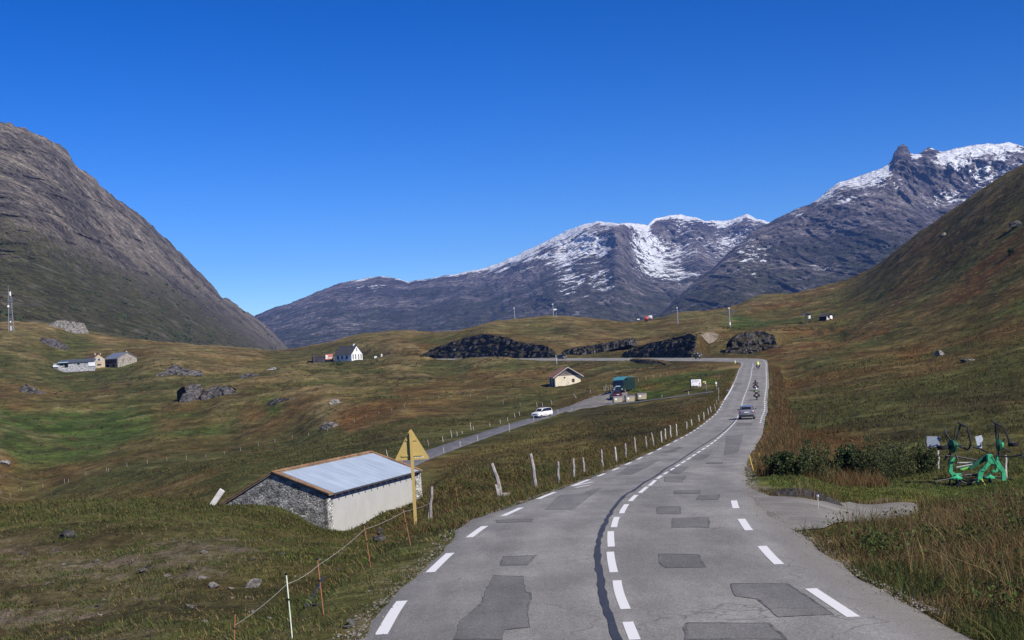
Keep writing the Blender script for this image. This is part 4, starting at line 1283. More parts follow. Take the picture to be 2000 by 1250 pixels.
def house(name, label, cat, K, phi, Wd, L, eave, ridge, wall, roof, over=.35, th=.16, eave2=None, below=3.0, rx=.5, gablem=None, roof2=None, gable_z=None):
    """local x along the near gable, local y along the side; K: near corner at ground"""
    t = thing(name, label, cat, K, phi)
    e2 = eave if eave2 is None else eave2
    xr_ = Wd * rx
    w = MB()
    prof = [(0, -below), (Wd, -below), (Wd, e2), (xr_, ridge), (0, eave)]
    if gable_z is not None:
        prof = [(0, -below), (Wd, -below), (Wd, e2), (0, eave)]
        gm = MB(); gm.prism([(0, -.02, eave), (Wd, -.02, e2), (xr_, -.02, ridge)], (0, .2, 0)); gm.build('gable_boards', gablem, t)
    w.prism([(x, 0, z) for x, z in prof], (0, L, 0))
    w.build('wall', wall, t)
    r = MB()
    for (xa, za, xb, zb) in ((0, eave, xr_, ridge), (Wd, e2, xr_, ridge)):
        dx, dz = xa - xb, za - zb; ln = math.hypot(dx, dz); ux, uz = dx / ln, dz / ln
        ex, ez = xa + ux * over, za + uz * over
        nx_, nz_ = (uz, -ux) if uz * 0 + (-ux) > 0 else (-uz, ux)
        if nz_ < 0: nx_, nz_ = -nx_, -nz_
        r.prism([(xb, -over, zb + .012), (ex, -over, ez + .012), (ex + nx_ * th, -over, ez + nz_ * th), (xb, -over, zb + th / max(.3, abs(nz_)))], (0, L + 2 * over, 0), 0 if xa == 0 else 1)
    r.build('roof', [roof, roof2 or roof], t)
    return t


gz = lambda P: float(ground(np.array(P[0]), np.array(P[1])))
# --- stone barn with the blue-grey sheet roof
A = at(642, 1040, 95); B = at(822, 988, 112)
sd = (B - A)[:2]; LB = float(np.hypot(*sd)); sd = sd / LB
ang = math.atan2(sd[1], sd[0]) - math.pi / 2              # local y axis along the long wall
eN = at(642, 966, 95)[2] - A[2]
gx = np.array([math.cos(ang), math.sin(ang)])
def gpx(w, z): return to_px(np.array([A[0] - gx[0] * w, A[1] - gx[1] * w, A[2] + z]))
Wb = 8.6
for w in np.arange(6, 12, .05):
    if gpx(w / 2, 4)[0] <= 533: Wb = w; break
zR = max(np.arange(3, 8, .02), key=lambda z: -abs(gpx(Wb / 2, z)[1] - 926)); zL = max(np.arange(0, 6, .02), key=lambda z: -abs(gpx(Wb, z)[1] - 988))
barn = thing('stone_barn', 'low stone barn with blue-grey sheet roof edged in orange tiles below the road', 'barn', A, ang)
w = MB(); w.prism([(-Wb, 0, -3), (-.02, 0, -3), (-.02, 0, eN - .05), (-Wb / 2, 0, zR), (-Wb, 0, zL)], (0, .6, 0)); w.prism([(-Wb, LB - .5, -3), (-.02, LB - .5, -3), (-.02, LB - .5, eN), (-Wb / 2, LB - .5, zR), (-Wb, LB - .5, zL)], (0, .5, 0))
w.box((-Wb + .25, LB / 2, (zL - 3) / 2), (.5, LB - 1.2, zL + 3)); w.build('gable_wall', STONE, barn)
w = MB(); w.box((-.25, LB / 2 - .3, (eN - 3.2) / 2), (.5, LB - 1.9, eN + 2.8)); w.build('plastered_wall', RENDER, barn)
w = MB(); w.prism([(.03, .0, -3), (.03, .9, -3), (.03, .75, eN * .55), (.03, 1.0, eN * .7), (.03, .45, eN * .9), (.03, 0, eN * .9)], (-.3, 0, 0)); PST = stone_mat('pale_stone', (.42, .42, .40, 1), (.62, .62, .6, 1), (.55, .55, .53, 1), 2.2, .4); w.build('bare_stone_corner', PST, barn); w = MB(); w.prism([(.06, LB - 1.0, -3), (.25, LB + .1, -3), (.08, LB + .1, eN), (.05, LB - 1.0, eN)], (-.4, 0, 0)); w.build('stone_buttress', PST, barn)
def slope_pt(f, y, lift, right=True):
    """f: 0 ridge .. 1 eave"""
    if right: return (-Wb / 2 + f * Wb / 2, y, zR + (eN - zR) * f + lift)
    return (-Wb / 2 - f * Wb / 2, y, zR + (zL - zR) * f + lift)
r = MB()
r.prism([slope_pt(0, -.12, .02), slope_pt(1.06, -.12, .02), slope_pt(1.06, -.12, .14), slope_pt(0, -.12, .14)], (0, LB + .30, 0))
r.prism([slope_pt(0, -.12, .02, False), slope_pt(1.06, -.12, .02, False), slope_pt(1.06, -.12, .14, False), slope_pt(0, -.12, .14, False)], (0, LB + .30, 0))
r.build('tile_roof', TILED, barn)
r = MB()
r.prism([slope_pt(.10, .75, .145), slope_pt(1.075, .55, .145), slope_pt(1.075, .55, .19), slope_pt(.10, .75, .19)], (0, LB - 1.5, 0))
r.build('sheet_roof', BLUEROOF, barn)
r = MB()
for i in range(int((LB + .5) / .42)):                      # ridge tiles, one row of half-round caps
    y = -.16 + i * .41
    pts_ = [(-Wb / 2 + math.cos(a_) * .15, y, zR + .12 + math.sin(a_) * .10 + .02 * (i % 2)) for a_ in np.linspace(0, math.pi, 7)]
    r.prism(pts_, (0, .44, 0))
for i in range(11):                                        # verge tiles down both gable edges
    f0, f1 = i / 11 * 1.05, (i + 1) / 11 * 1.06
    for y0 in (-.20, LB - .62):
        a0 = np.array(slope_pt(f0, y0, .17)); a1 = np.array(slope_pt(f1, y0, .15))
        r.prism([a0, a1, a1 + [0, 0, .07], a0 + [0, 0, .06]], (0, .24, 0))
        r.prism([a0 + [.05, .26, 0], a1 + [.02, .26, 0], a1 + [.02, .26, .05], a0 + [.05, .26, .06]], (0, .16, 0))
    a0 = np.array(slope_pt(f0, -.18, .15, False)); a1 = np.array(slope_pt(f1, -.18, .14, False))
    r.prism([a0, a1, a1 + [0, 0, .06], a0 + [0, 0, .06]], (0, .5, 0))
r.build('verge_tiles', TILE, barn)
r = MB()
for i in range(15):
    y = .6 + i * (LB - 1.4) / 14
    a0 = np.array(slope_pt(.9, y, -.12)); a1 = np.array(slope_pt(1.09, y, -.12))
    r.prism([a0, a1, a1 + [0, 0, .12], a0 + [0, 0, .12]], (0, .10, 0))
r.box((.34, LB / 2, eN - .03), (.04, LB - 1.0, .10)); r.build('rafter_ends', M('dark_wood', (.06, .055, .07), .8, .2, var=.3), barn)

# --- cream hut
P = hit(1085, 755.5, near=390); hs = P[1] / F
hut = house('cream_hut', 'small cream rendered hut with grey timber gable and patchy red tiled roof', 'hut', P, math.radians(13), 50 * hs / .97, 6.6, 20.5 * hs, 36 * hs, CREAM, TILER, .75, .16, gablem=WOODG, gable_z=1)
Wh = 50 * hs / .97
window(hut, (Wh * .71, -.03, 10.5 * hs), .55, .75, '-y', M('brown_frame', (.12, .08, .06)), GLASS)
window(hut, (Wh * .49, -.05, 28 * hs), 1.0, .9, '-y', WOODG, M('shutter_wood', (.11, .095, .09), .9))
b = MB(); b.box((Wh * .38, -.12, 17.5 * hs), (.3, .22, .3)); b.build('wall_lamp', DARK, hut)
b = MB(); b.box((Wh * .46, -.06, 4.5 * hs), (.1, .08, 6 * hs)); b.box((Wh * .53, -.06, 5.5 * hs), (.1, .08, 7 * hs)); b.box((Wh * .495, -.06, 2.5 * hs), (.6, .08, .25)); b.build('wall_pipe', M('pale_metal', (.6, .58, .55), .5, .4), hut)
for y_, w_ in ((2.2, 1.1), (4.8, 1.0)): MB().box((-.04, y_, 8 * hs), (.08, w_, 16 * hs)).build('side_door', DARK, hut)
fb = MB()
for (xa, za, xb, zb) in ((-.75, 20.5 * hs - .62, Wh / 2, 36 * hs), (Wh + .75, 20.5 * hs - .62, Wh / 2, 36 * hs)): fb.prism([(xa, -.80, za), (xb, -.80, zb), (xb, -.80, zb + .26), (xa, -.80, za + .24)], (0, .06, 0))
fb.build('barge_board', M('grey_board', (.42, .40, .38), .8, .2), hut)

# --- white house and its annex
P = hit(687, 706, near=645); hs = 645 / F; P = at(687, 706, 645); P[2] = min(P[2], gz(P))
z0 = at(687, 704, 645)[2] - P[2]
wh = house('white_house', 'white two storey house with dark slate roof and steep white gable by the road', 'house', P, math.radians(50), 6.9, 11.2, 12.3 * hs + z0, 28.5 * hs + z0, WHITEW, SLATE, .25, .18)
for x in (1.0, 2.6, 4.5, 6.0): window(wh, (x, -.03, z0 + 1.7), .62, 2.3, '-y', WHITEW, GLASS)
window(wh, (3.45, -.03, z0 + 4.9), .5, 1.6, '-y', WHITEW, GLASS)
for y, m_ in ((9.0, M('red_frame', (.35, .10, .07))), (6.2, M('brown_frame2', (.14, .09, .07))), (3.2, M('brown_frame3', (.14, .09, .07)))): window(wh, (-.03, y, z0 + 1.6), 1.0, 1.5, '-x', m_, GLASS)
b = MB(); b.box((-.05, 6.0, z0 - 1.0), (.08, 1.3, 1.6)); b.build('basement_door', M('grey_green_door', (.20, .24, .22)), wh)
b = MB(); b.box((3.45, 2.0, 29 * hs + z0), (.7, .7, 1.3)); b.box((3.45, 2.0, 29 * hs + z0 + .72), (.85, .85, .15)); b.build('chimney', WHITEW, wh)
an = thing('annex', 'flat roofed annex with dark wall and orange-red sign panel left of the white house', 'annex', at(651, 709, 655), math.radians(12))
ks = 655 / F
b = MB(); b.box((-19.5 * ks, 3.6, 12 * ks - 1), (39 * ks, 7, 12 * ks + .5)); b.build('wall', M('black_mural', (.045, .04, .05), .7, .3, var=.6, vs=.6), an)
b = MB(); b.box((-7.5 * ks, -.1, 12.5 * ks), (15 * ks, .12, 10.5 * ks)); pn = b.build('sign_panel', M('orange_red_panel', (.52, .20, .14), .6), an)
b = MB(); b.lathe([(.55, 0), (.55, .05)], (-12.2 * ks, -.22, 13.8 * ks), 'Y', 14); b.box((-12.6 * ks, -.2, 10 * ks), (.9, .06, .7)); b.box((-2.5 * ks, -.2, 10 * ks), (.8, .06, .6)); b.box((-7 * ks, -.2, 10.3 * ks), (1.2, .06, .35)); b.build('white_emblem', WHITEW, pn)
b = MB(); b.box((-19 * ks, 3.6, 18.7 * ks), (40 * ks, 7.4, .2)); b.build('roof', M('dark_felt', (.05, .045, .05)), an)
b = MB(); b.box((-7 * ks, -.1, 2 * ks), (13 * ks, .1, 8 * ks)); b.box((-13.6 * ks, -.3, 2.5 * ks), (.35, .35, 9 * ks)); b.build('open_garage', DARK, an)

# --- stone farm
P = hit(230, 718, near=640); hs = P[1] / F
fb_ = house('stone_barn', 'big pale stone farm building with grey tin roof, right end of the farm', 'farm building', P, math.radians(37), 37 * hs / .94, 17, 18 * hs, 29 * hs, STONE2, TIN, .3, .16)
Wf = 37 * hs / .94
window(fb_, (Wf * .30, -.03, 15 * hs), .85, 1.0, '-y', STONE2, M('old_shutter', (.19, .16, .12)))
window(fb_, (Wf * .68, -.03, 15 * hs), .85, 1.0, '-y', STONE2, M('old_shutter2', (.19, .16, .12)))
b = MB(); b.box((-.06, 8.5, 12.5 * hs), (.1, 14, 7 * hs)); b.build('timber_loft', M('dark_boards', (.09, .07, .055), .9, var=.4), fb_)
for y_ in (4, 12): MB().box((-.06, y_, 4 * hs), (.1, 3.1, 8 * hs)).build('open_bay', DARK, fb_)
b = MB(); b.box((-.14, 2.6, 4 * hs), (.1, .8, 8 * hs)); b.build('yellow_door', M('ochre', (.42, .33, .10)), fb_)
b = MB(); b.box((Wf / 2, .6, 30 * hs), (.7, .7, .9)); b.build('chimney', STONE2, fb_)
P = hit(182, 719, near=640); hs = P[1] / F
fh = house('farmhouse', 'tan gabled farmhouse with red roof in the middle of the stone farm', 'house', P, math.radians(34), 22.5 * hs / .95, 9, 18 * hs, 27 * hs, TANW, tile_mat('farm_red_tile', (.18, .09, .065, 1), (.13, .08, .07, 1)), .3, .16)
Wf = 22.5 * hs / .95
window(fh, (Wf * .5, -.03, 16 * hs), 1.1, 1.1, '-y', WHITEW, GLASS)
for s_ in (-1, 1): MB().box((Wf * .5 + s_ * 1.0, -.08, 16 * hs), (.55, .06, 1.2)).build('shutter', M('pale_blue_shutter', (.40, .45, .48)), fh)
window(fh, (Wf * .5, -.03, 6 * hs), 1.6, .7, '-y', M('grey_frame', (.3, .3, .3)), GLASS)
MB().box((Wf * .32, 2, 27 * hs), (.5, .5, 1.0)).build('chimney', TANW, fh); MB().box((Wf * .75, 2, 26.5 * hs), (.5, .5, 1.0)).build('chimney', TANW, fh)
P = hit(104, 719.5, near=640); hs = P[1] / F
sh = thing('farm_shed', 'long low farm shed with dark sheet roof at the left end of the stone farm', 'shed', P, math.radians(9))
b = MB(); b.box((39 * hs, 2.5, 4.5 * hs - 1), (78 * hs, 5, 9 * hs + 2)); b.build('wall', stone_mat('whitewashed_stone', (.34, .34, .34, 1), (.6, .6, .62, 1), (.55, .55, .56, 1), 1.0, .5), sh)
b = MB(); b.prism([(10 * hs, -.5, 9.2 * hs), (79 * hs, -.5, 9.2 * hs), (79 * hs, 5.4, 15 * hs), (10 * hs, 5.4, 15 * hs)], (0, 0, .15)); b.build('roof', M('dark_sheet', (.07, .085, .11), .6, .3), sh)
b = MB(); b.prism([(9.5 * hs, -1.0, 9.6 * hs), (29 * hs, -1.0, 9.6 * hs), (29 * hs, .2, 11.0 * hs), (9.5 * hs, .2, 11.0 * hs)], (0, 0, .12)); b.build('porch_roof', M('teal_sheet', (.30, .42, .46), .5, .3), sh)
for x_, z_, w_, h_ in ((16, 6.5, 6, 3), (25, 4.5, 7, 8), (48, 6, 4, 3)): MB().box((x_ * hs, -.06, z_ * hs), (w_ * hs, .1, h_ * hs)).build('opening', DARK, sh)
MB().box((5 * hs, -.4, 4 * hs), (10 * hs, .3, 3 * hs)).build('white_panel', M('bright_white', (.78, .78, .8)), sh); MB().box((73 * hs, -.15, 4.5 * hs), (13 * hs, .2, 8 * hs)).build('white_panel', M('bright_white', (.78, .78, .8)), sh)

# flat concrete roofed cellar between the farm and the outcrop
P = hit(305, 735, near=600); b = MB(); k_ = P[1] / F
b.prism([(0, 0, 0), (20 * k_, 0, 0), (20 * k_, -.3, 7 * k_), (0, 0, 4 * k_)], (0, 5, .3)); o = b.build('cellar', ROCKL); o.location = P
tag(o, 'small grey cellar built into the slope right of the stone farm', 'cellar')

# --- black hut on the hill and lift gear
P = hit(1614, 626.5, near=600); hs = P[1] / F
bh = house('hill_hut', 'small black hut with grey roof and white panels high on the right hillside', 'hut', P, math.radians(30), 16 * hs / .87, 10 * hs / .5, 9 * hs, 13.5 * hs, M('black_boards', (.02, .018, .018), .9), SLATE, .4, .12, gable_z=1, gablem=M('black_boards2', (.02, .018, .018)))
b = MB(); b.box((12.6 * hs, -.08, 6.5 * hs), (6.5 * hs, .1, 7 * hs)); b.box((2 * hs, -.08, 6.5 * hs), (2 * hs, .1, 2.6 * hs)); b.box((4.5 * hs, -.08, 2.8 * hs), (7.5 * hs, .1, 3.4 * hs)); b.build('white_panel', M('bright_white2', (.8, .8, .82)), bh)
STEEL = M('galvanised', (.40, .41, .43), .45, .5, .6, var=.12)
P = hit(1575, 632, near=600); hs = P[1] / F
ls = thing('lift_station', 'drag lift return station with white box beside the black hill hut', 'ski lift', P)
b = MB(); b.tube([(0, 0, -.5), (-.3 * hs, 0, 17 * hs)], .22, 8); b.tube([(-3 * hs, 0, 17 * hs), (-3 * hs, 0, 25 * hs)], .09, 6); b.build('mast', M('blue_black', (.05, .06, .085), .5, .4), ls)
b = MB(); b.box((0, 0, 18 * hs), (17 * hs, 1.0, 2.6 * hs)); b.lathe([(1.0, -.15), (1.3, 0), (1.0, .15)], (5.5 * hs, 0, 19 * hs), 'Z', 14); b.build('drive_head', M('blue_black2', (.05, .07, .12), .5, .4), ls)
b = MB(); b.box((6.5 * hs, 0, 12.5 * hs), (4 * hs, .8, 6.5 * hs)); b.build('cabin_box', M('bright_white3', (.8, .8, .8)), ls)
PYL = [(1005, 618, 596, 'lift pylon with one arm to the left on the hill crest, leftmost of the four', -1), (1081, 619, 593, 'lift pylon on the hill crest with a white panel hanging from it', 0), (1324, 633, 601, 'lift pylon with crossarm on the hillside right of the red snow cannon', 2), (1426, 640, 602, 'lift pylon with a white band low on its pole above the road bend', 3)]
for x, y, yt, lb, kd in PYL:
    P = hit(x, y, near=800); k_ = P[1] / F; H = (y - yt) * k_
    t = thing('lift_pylon', lb, 'pylon', P, 0, 'lift pylons along the hill')
    b = MB(); b.tube([(0, 0, -.6), (0, 0, H)], .30, 10, r2=.2)
    if kd == 0: b.tube([(1.6, 0, -.4), (1.6, 0, H * .35)], .16, 8)
    b.build('pole', STEEL, t)
    if kd != 0:
        b = MB(); b.box(((-1.4 if kd < 0 else 0), 0, H * .84), (2.6 if kd < 0 else 4.6, .3, .28))
        for s_ in ((-2.4,) if kd < 0 else (-2.1, 2.1)): b.box((s_, 0, H * .78), (.9, .5, .5))
        b.build('crossarm', M('dark_steel', (.10, .105, .13), .5, .4), t)
        b = MB(); b.box((0, 0, H), (.7, .6, .5)); b.build('lamp_head', M('pale_cap', (.7, .7, .72), .5), t)
    else:
        b = MB(); b.box((1.1, -.3, H * .55), (1.9, .12, .75)); b.build('panel', M('bright_white4', (.85, .85, .85)), t)
        b = MB(); b.box((-.1, 0, H * .95), (.8, .5, .5)); b.build('lamp_head', M('pale_cap', (.7, .7, .72), .5), t)
    if kd == 3:
        b = MB(); b.lathe([(.34, H * .14), (.36, H * .28)], (0, 0, 0), 'Z', 10); b.build('white_band', M('bright_white5', (.85, .85, .85)), t)
for x, y, c, lb in ((1263, 629, (.42, .06, .07), 'round red snow cannon under cover on the hill skyline'), (1270.5, 627, (.50, .53, .55), 'round pale grey snow cannon beside the red one on the skyline')):
    P = hit(x, y, near=850); k_ = (P[1] if P is not None else 850) / F
    if P is None: P = at(x, y, 850)
    t = thing('snow_cannon', lb, 'snow cannon', P)
    b = MB(); b.lathe([(1.0, -1.2), (1.35, -.5), (1.35, .4), (1.15, 1.0), (.7, 1.15)], (0, 0, 2.0), 'X', 16); b.build('drum', M('cannon_%d' % x, c, .5, .4), t, True)
    b = MB(); b.tube([(-.9, -.7, -.2), (0, 0, 1.2)], .1); b.tube([(.9, -.7, -.2), (0, 0, 1.2)], .1); b.tube([(0, 1, -.2), (0, 0, 1.2)], .1); b.build('tripod', M('dark_steel', (.1, .105, .13)), t)
P = hit(1247, 630, near=850)
if P is not None:
    t = thing('snow_lance', 'small white and dark snow lance left of the red snow cannon', 'snow cannon', P)
    b = MB(); b.tube([(0, 0, -.3), (0, 0, 1.6)], .18); b.build('base', DARK, t)
    b = MB(); b.box((0, 0, 2.0), (1.6, .4, .5), .2); b.build('head', M('bright_white6', (.8, .8, .8)), t)

# --- lattice mast
P = hit(22, 646, near=700); k_ = P[1] / F
lm_ = thing('lattice_mast', 'tall galvanised lattice telecom mast at the left edge of the picture', 'mast', P, .3)
Hm = 84 * k_; wb_, wt_ = 5.0 * k_, 2.0 * k_
b = MB()
legs = [(sx, sy) for sx in (-1, 1) for sy in (-1, 1)]
for sx, sy in legs: b.tube([(sx * wb_, sy * wb_, -.5), (sx * wt_, sy * wt_, Hm * .93)], .11, 6)
nb = 15
for i in range(nb):
    f0, f1 = i / nb * .93, (i + 1) / nb * .93
    a0 = wb_ + (wt_ - wb_) * i / nb; a1 = wb_ + (wt_ - wb_) * (i + 1) / nb
    for (p, q) in (((-1, -1), (1, -1)), ((1, -1), (1, 1)), ((1, 1), (-1, 1)), ((-1, 1), (-1, -1))):
        b.tube([(p[0] * a0, p[1] * a0, Hm * f0), (q[0] * a1, q[1] * a1, Hm * f1)], .045, 4, cap=False)
        b.tube([(q[0] * a0, q[1] * a0, Hm * f0), (p[0] * a1, p[1] * a1, Hm * f1)], .045, 4, cap=False)
b.build('lattice', STEEL, lm_)
b = MB(); b.tube([(-wt_, 0, Hm * .9), (-wt_, 0, Hm * 1.05)], .08, 6); b.build('whip_antenna', STEEL, lm_)
b = MB()
for x, z, w_ in ((-2.9 * k_, .70, 2.8), (3.4 * k_, .74, 2.6), (3.0 * k_, .68, 2.4), (0, .71, 2.0)): b.box((x, -.6, Hm * z), (w_ * k_ * 1.2, 1.0, 5 * k_), .1)
b.build('antenna_cluster', M('dark_steel', (.1, .105, .13)), lm_)
b = MB(); b.box((1.4 * k_, -wt_ - .3, Hm * .86), (2.4 * k_, .4, 7.5 * k_)); b.build('panel_antenna', M('bright_white7', (.85, .85, .85)), lm_)
for x, z, r_ in ((-3.2 * k_, .57, 2.0), (-.5 * k_, .21, 1.4)):
    b = MB(); b.lathe([(r_ * k_, 0), (r_ * k_, .4), (r_ * k_ * .6, .8)], (x, -wb_ * .9, Hm * z), 'Y', 16); b.build('dish', M('bright_white8', (.85, .85, .85)), lm_)
b = MB(); b.box((0, -wb_ - .2, 1.1), (.9, .5, 2.2)); b.build('cabinet', M('pale_cab', (.42, .44, .44)), lm_)

# ------------------------------------------------------------------ signs
YEL = render_mat('faded_yellow', (.50, .37, .13), .06)
P = at(813, 1047, 41); gzP = gz(P); P[2] = min(P[2], gzP)
sg = thing('road_sign', 'back of a yellow triangular road sign on a tall yellow post', 'road sign', P, math.radians(2))
hp_ = at(803, 836, 41)[2] - P[2]
b = MB(); b.box((0, 0, (hp_ - .12) / 2), (.09, .07, hp_ - .12)); b.build('post', YEL, sg)
b = MB(); b.box((0, 0, .0), (.10, .08, .55)); b.build('post_foot', STEEL, sg)
pt, pb_, hwid = hp_, hp_ - .93, .52
def rtri(y, inset=0.0, rad=.06):
    C_ = [(0, pt - inset * 2), (hwid - inset * 1.7, pb_ + inset), (-hwid + inset * 1.7, pb_ + inset)]
    out = []
    for i in range(3):
        p0 = np.array(C_[i - 1]); p1 = np.array(C_[i]); p2 = np.array(C_[(i + 1) % 3])
        d0 = (p0 - p1) / np.linalg.norm(p0 - p1); d2 = (p2 - p1) / np.linalg.norm(p2 - p1)
        for u_ in np.linspace(0, 1, 5):
            q = p1 + d0 * rad * (1 - u_) ** 2 * 1.6 + d2 * rad * u_ ** 2 * 1.6
            out.append((q[0], y, q[1]))
    return out
pl_ = MB(); pl_.prism(rtri(.055), (0, .02, 0)); pt_o = pl_.build('plate', YEL, sg)
b = MB(); b.prism(rtri(.0755, .0), (0, .012, 0)); b.build('plate_face', M('sign_edge', (.10, .05, .04), .6), pt_o)
for z, wd in ((hp_ - .35, .32), (hp_ - .80, .62)):
    b = MB(); b.box((0, .048, z), (wd, .03, .045)); b.build('bracket', YEL, sg)
b = MB()
for i, x in enumerate((.10, .15, .19, .25, .28, .32)): b.box((x, .0535, hp_ - .855), (.022 if i % 2 else .03, .002, .03))
b.build('sticker', WHITEW, pt_o)

BLK = M('black_post', (.03, .028, .03), .7)
P = hit(1350, 763, near=257); k_ = P[1] / F
ib = thing('information_board', 'white information board with red triangle between two black posts by the side road', 'board', P, math.radians(6))
b = MB()
b.tube([(-.05, 0, -.3), (-.1, 0, 24 * k_)], .11, 8); b.build('post', BLK, ib)
b = MB(); b.tube([(21.5 * k_, 0, -.3), (20.5 * k_, 0, 33 * k_)], .11, 8); b.build('post', BLK, ib)
b = MB(); b.box((10.3 * k_, 0, 22.3 * k_), (21 * k_, .10, 1.2 * k_)); b.build('top_rail', BLK, ib)
b = MB(); b.box((10.5 * k_, -.08, 15.2 * k_), (19.5 * k_, .06, 12 * k_)); bp_ = b.build('panel', M('board_white', (.82, .82, .86), .6), ib)
b = MB()
for row, z in enumerate((19.6, 17.8, 16.2)):
    x = 2.6
    while x < (17 if row != 2 else 11):
        w_ = RNG.uniform(.35, 1.1); b.box((x * k_ + w_ * k_ / 2, -.113, z * k_), (w_ * k_, .006, (.75 if row < 2 else .45) * k_)); x += w_ + RNG.uniform(.2, .5)
b.box((4.5 * k_, -.113, 10.6 * k_), (3 * k_, .006, 1.0 * k_)); b.build('lettering', M('print_grey', (.16, .16, .20)), bp_)
b = MB(); b.prism([(15.2 * k_, -.113, 11.3 * k_), (19.0 * k_, -.113, 11.3 * k_), (17.1 * k_, -.113, 15.5 * k_)], (0, -.004, 0)); b.build('red_triangle', M('print_red', (.55, .06, .07)), bp_)
b = MB(); b.box((14.6 * k_, -.06, 7.9 * k_), (1.4 * k_, .05, 1.8 * k_)); b.box((19.3 * k_, -.06, 8.3 * k_), (4.0 * k_, .05, 2.0 * k_)); b.build('small_plate', M('board_white', (.8, .8, .8)), ib)
for px_, h_ in ((1348, 25), (1371, 34)):
    pass
def post_sign(name, label, cat, foot, near, Hpx, plates, postm=STEEL, r=.04):
    P = hit(*foot, near=near); k = P[1] / F
    t = thing(name, label, cat, P)
    b = MB(); b.tube([(0, 0, -.3), (0, 0, Hpx * k)], r, 8); b.build('post', postm, t)
    for nm, shape, x, z, w_, h_, m_ in plates:
        b = MB()
        if shape == 'box': b.box((x * k, -r - .03, z * k), (w_ * k, .04, h_ * k))
        elif shape == 'disc': b.lathe([(w_ * k / 2, -.02), (w_ * k / 2, .02)], (x * k, -r - .03, z * k), 'Y', 18)
        else: b.prism([((x - w_ / 2) * k, -r - .05, (z - h_ / 2) * k), ((x + w_ / 2) * k, -r - .05, (z - h_ / 2) * k), (x * k, -r - .05, (z + h_ / 2) * k)], (0, .04, 0))
        b.build(nm, m_, t)
    return t
SW = M('sign_white', (.8, .8, .8), .5); SY = M('sign_yellow', (.62, .52, .16), .6)
post_sign('waymark', 'yellow signpost arm on a thin post right of the information board', 'signpost', (1379.5, 763), 254, 18.5, [('arm', 'box', -3, 17.5, 6.2, 2.4, SY), ('tag', 'box', -1.0, 14.5, 1.8, 2, SW)])
post_sign('small_sign', 'small white sign on a thin post by the junction', 'sign', (1400, 761), 249, 15, [('plate', 'box', -.6, 13, 3, 4.2, SW), ('plate', 'box', -.2, 8.5, 1.8, 1.4, SW)])
post_sign('panel_sign', 'upright white panel on two posts right of the white house', 'sign', (734, 704), 655, 6, [('panel', 'box', 0, 4.5, 5.2, 8, M('panel_grey_white', (.68, .72, .70)))])
post_sign('orange_sign', 'small orange board between the white panel and the round signs', 'sign', (741.5, 703.5), 655, 3.5, [('board', 'box', 0, 4, 4.6, 3.8, M('orange_board', (.70, .28, .16)))])
post_sign('round_signs', 'post carrying two round white road signs near the white house', 'road sign', (746, 703), 655, 11.5, [('disc', 'disc', 0, 10, 3.4, 3.4, SW), ('disc', 'disc', 0, 7, 3.4, 3.4, SW)])
post_sign('triangle_sign', 'small white triangular road sign standing right of the round signs', 'road sign', (772, 703), 650, 6, [('plate', 'tri', 0, 5.5, 4.2, 3.8, SW)])
P = hit(1435.5, 709.5, near=375); k_ = P[1] / F
t = thing('bollard', 'pale yellow marker bollard on the inside of the road bend', 'bollard', P)
b = MB(); b.lathe([(.22, -.2), (.22, 4.6 * k_), (.12, 5.2 * k_)], (0, 0, 0), 'Z', 12); b.build('body', M('pale_yellow', (.66, .64, .32), .6), t)
b = MB(); b.lathe([(.225, 3.0 * k_), (.225, 4.0 * k_)], (0, 0, 0), 'Z', 12); b.build('band', SW, t)

# ------------------------------------------------------------------ fences
POSTW = [M('weathered_post', (.30, .27, .25), .9, .1, var=.4, vs=6), M('bleached_post', (.48, .45, .42), .9, .1, var=.3, vs=6)]
def wooden_post(foot, top, near, r, label, group, name='fence_post', mat=None, sides=7, hpx=None):
    P = hit(*foot, near=near)
    if P is None: return None
    T = at(top[0], top[1], P[1] + RNG.uniform(-.08, .08))
    d = np.array(T) - P
    b = MB(); n = 5
    jit = RNG.normal(0, r * .22, (n + 1, 2))
    b.tube([tuple(P * 0 + d * (i / n) + np.array([jit[i, 0], jit[i, 1], 0]) - (np.array([0, 0, .35]) if i == 0 else 0)) for i in range(n + 1)], r, sides, r2=r * RNG.uniform(.7, .95))
    o = b.build(name, mat or POSTW[int(RNG.integers(2))])
    o.location = P
    return tag(o, label, 'fence post', group)
RP = [((982, 973), (961, 905)), ((1050, 956), (1036, 886)), ((1091, 944), (1090, 901)), ((1121, 934), (1120, 895)), ((1142, 925), (1138, 893)), ((1177, 913), (1174, 878)), ((1204, 904), (1201, 873)), ((1223, 895), (1221, 866)), ((1241, 886), (1239, 854)), ((1263, 877), (1261, 852)), ((1277, 871), (1272, 845)), ((1292, 865), (1291, 842)), ((1300, 859), (1299, 837)), ((1310, 856), (1309, 831)), ((1322, 852), (1320, 828)), ((1341, 840), (1341, 824)), ((1351, 833), (1350, 819)), ((1366, 825), (1364, 811)), ((1375, 820), (1374, 805)), ((1384, 811), (1382, 798)), ((1389, 806), (1387, 794)), ((1397, 801), (1395, 789)), ((1404, 784), (1403, 772)), ((1400, 792), (1399, 781))]
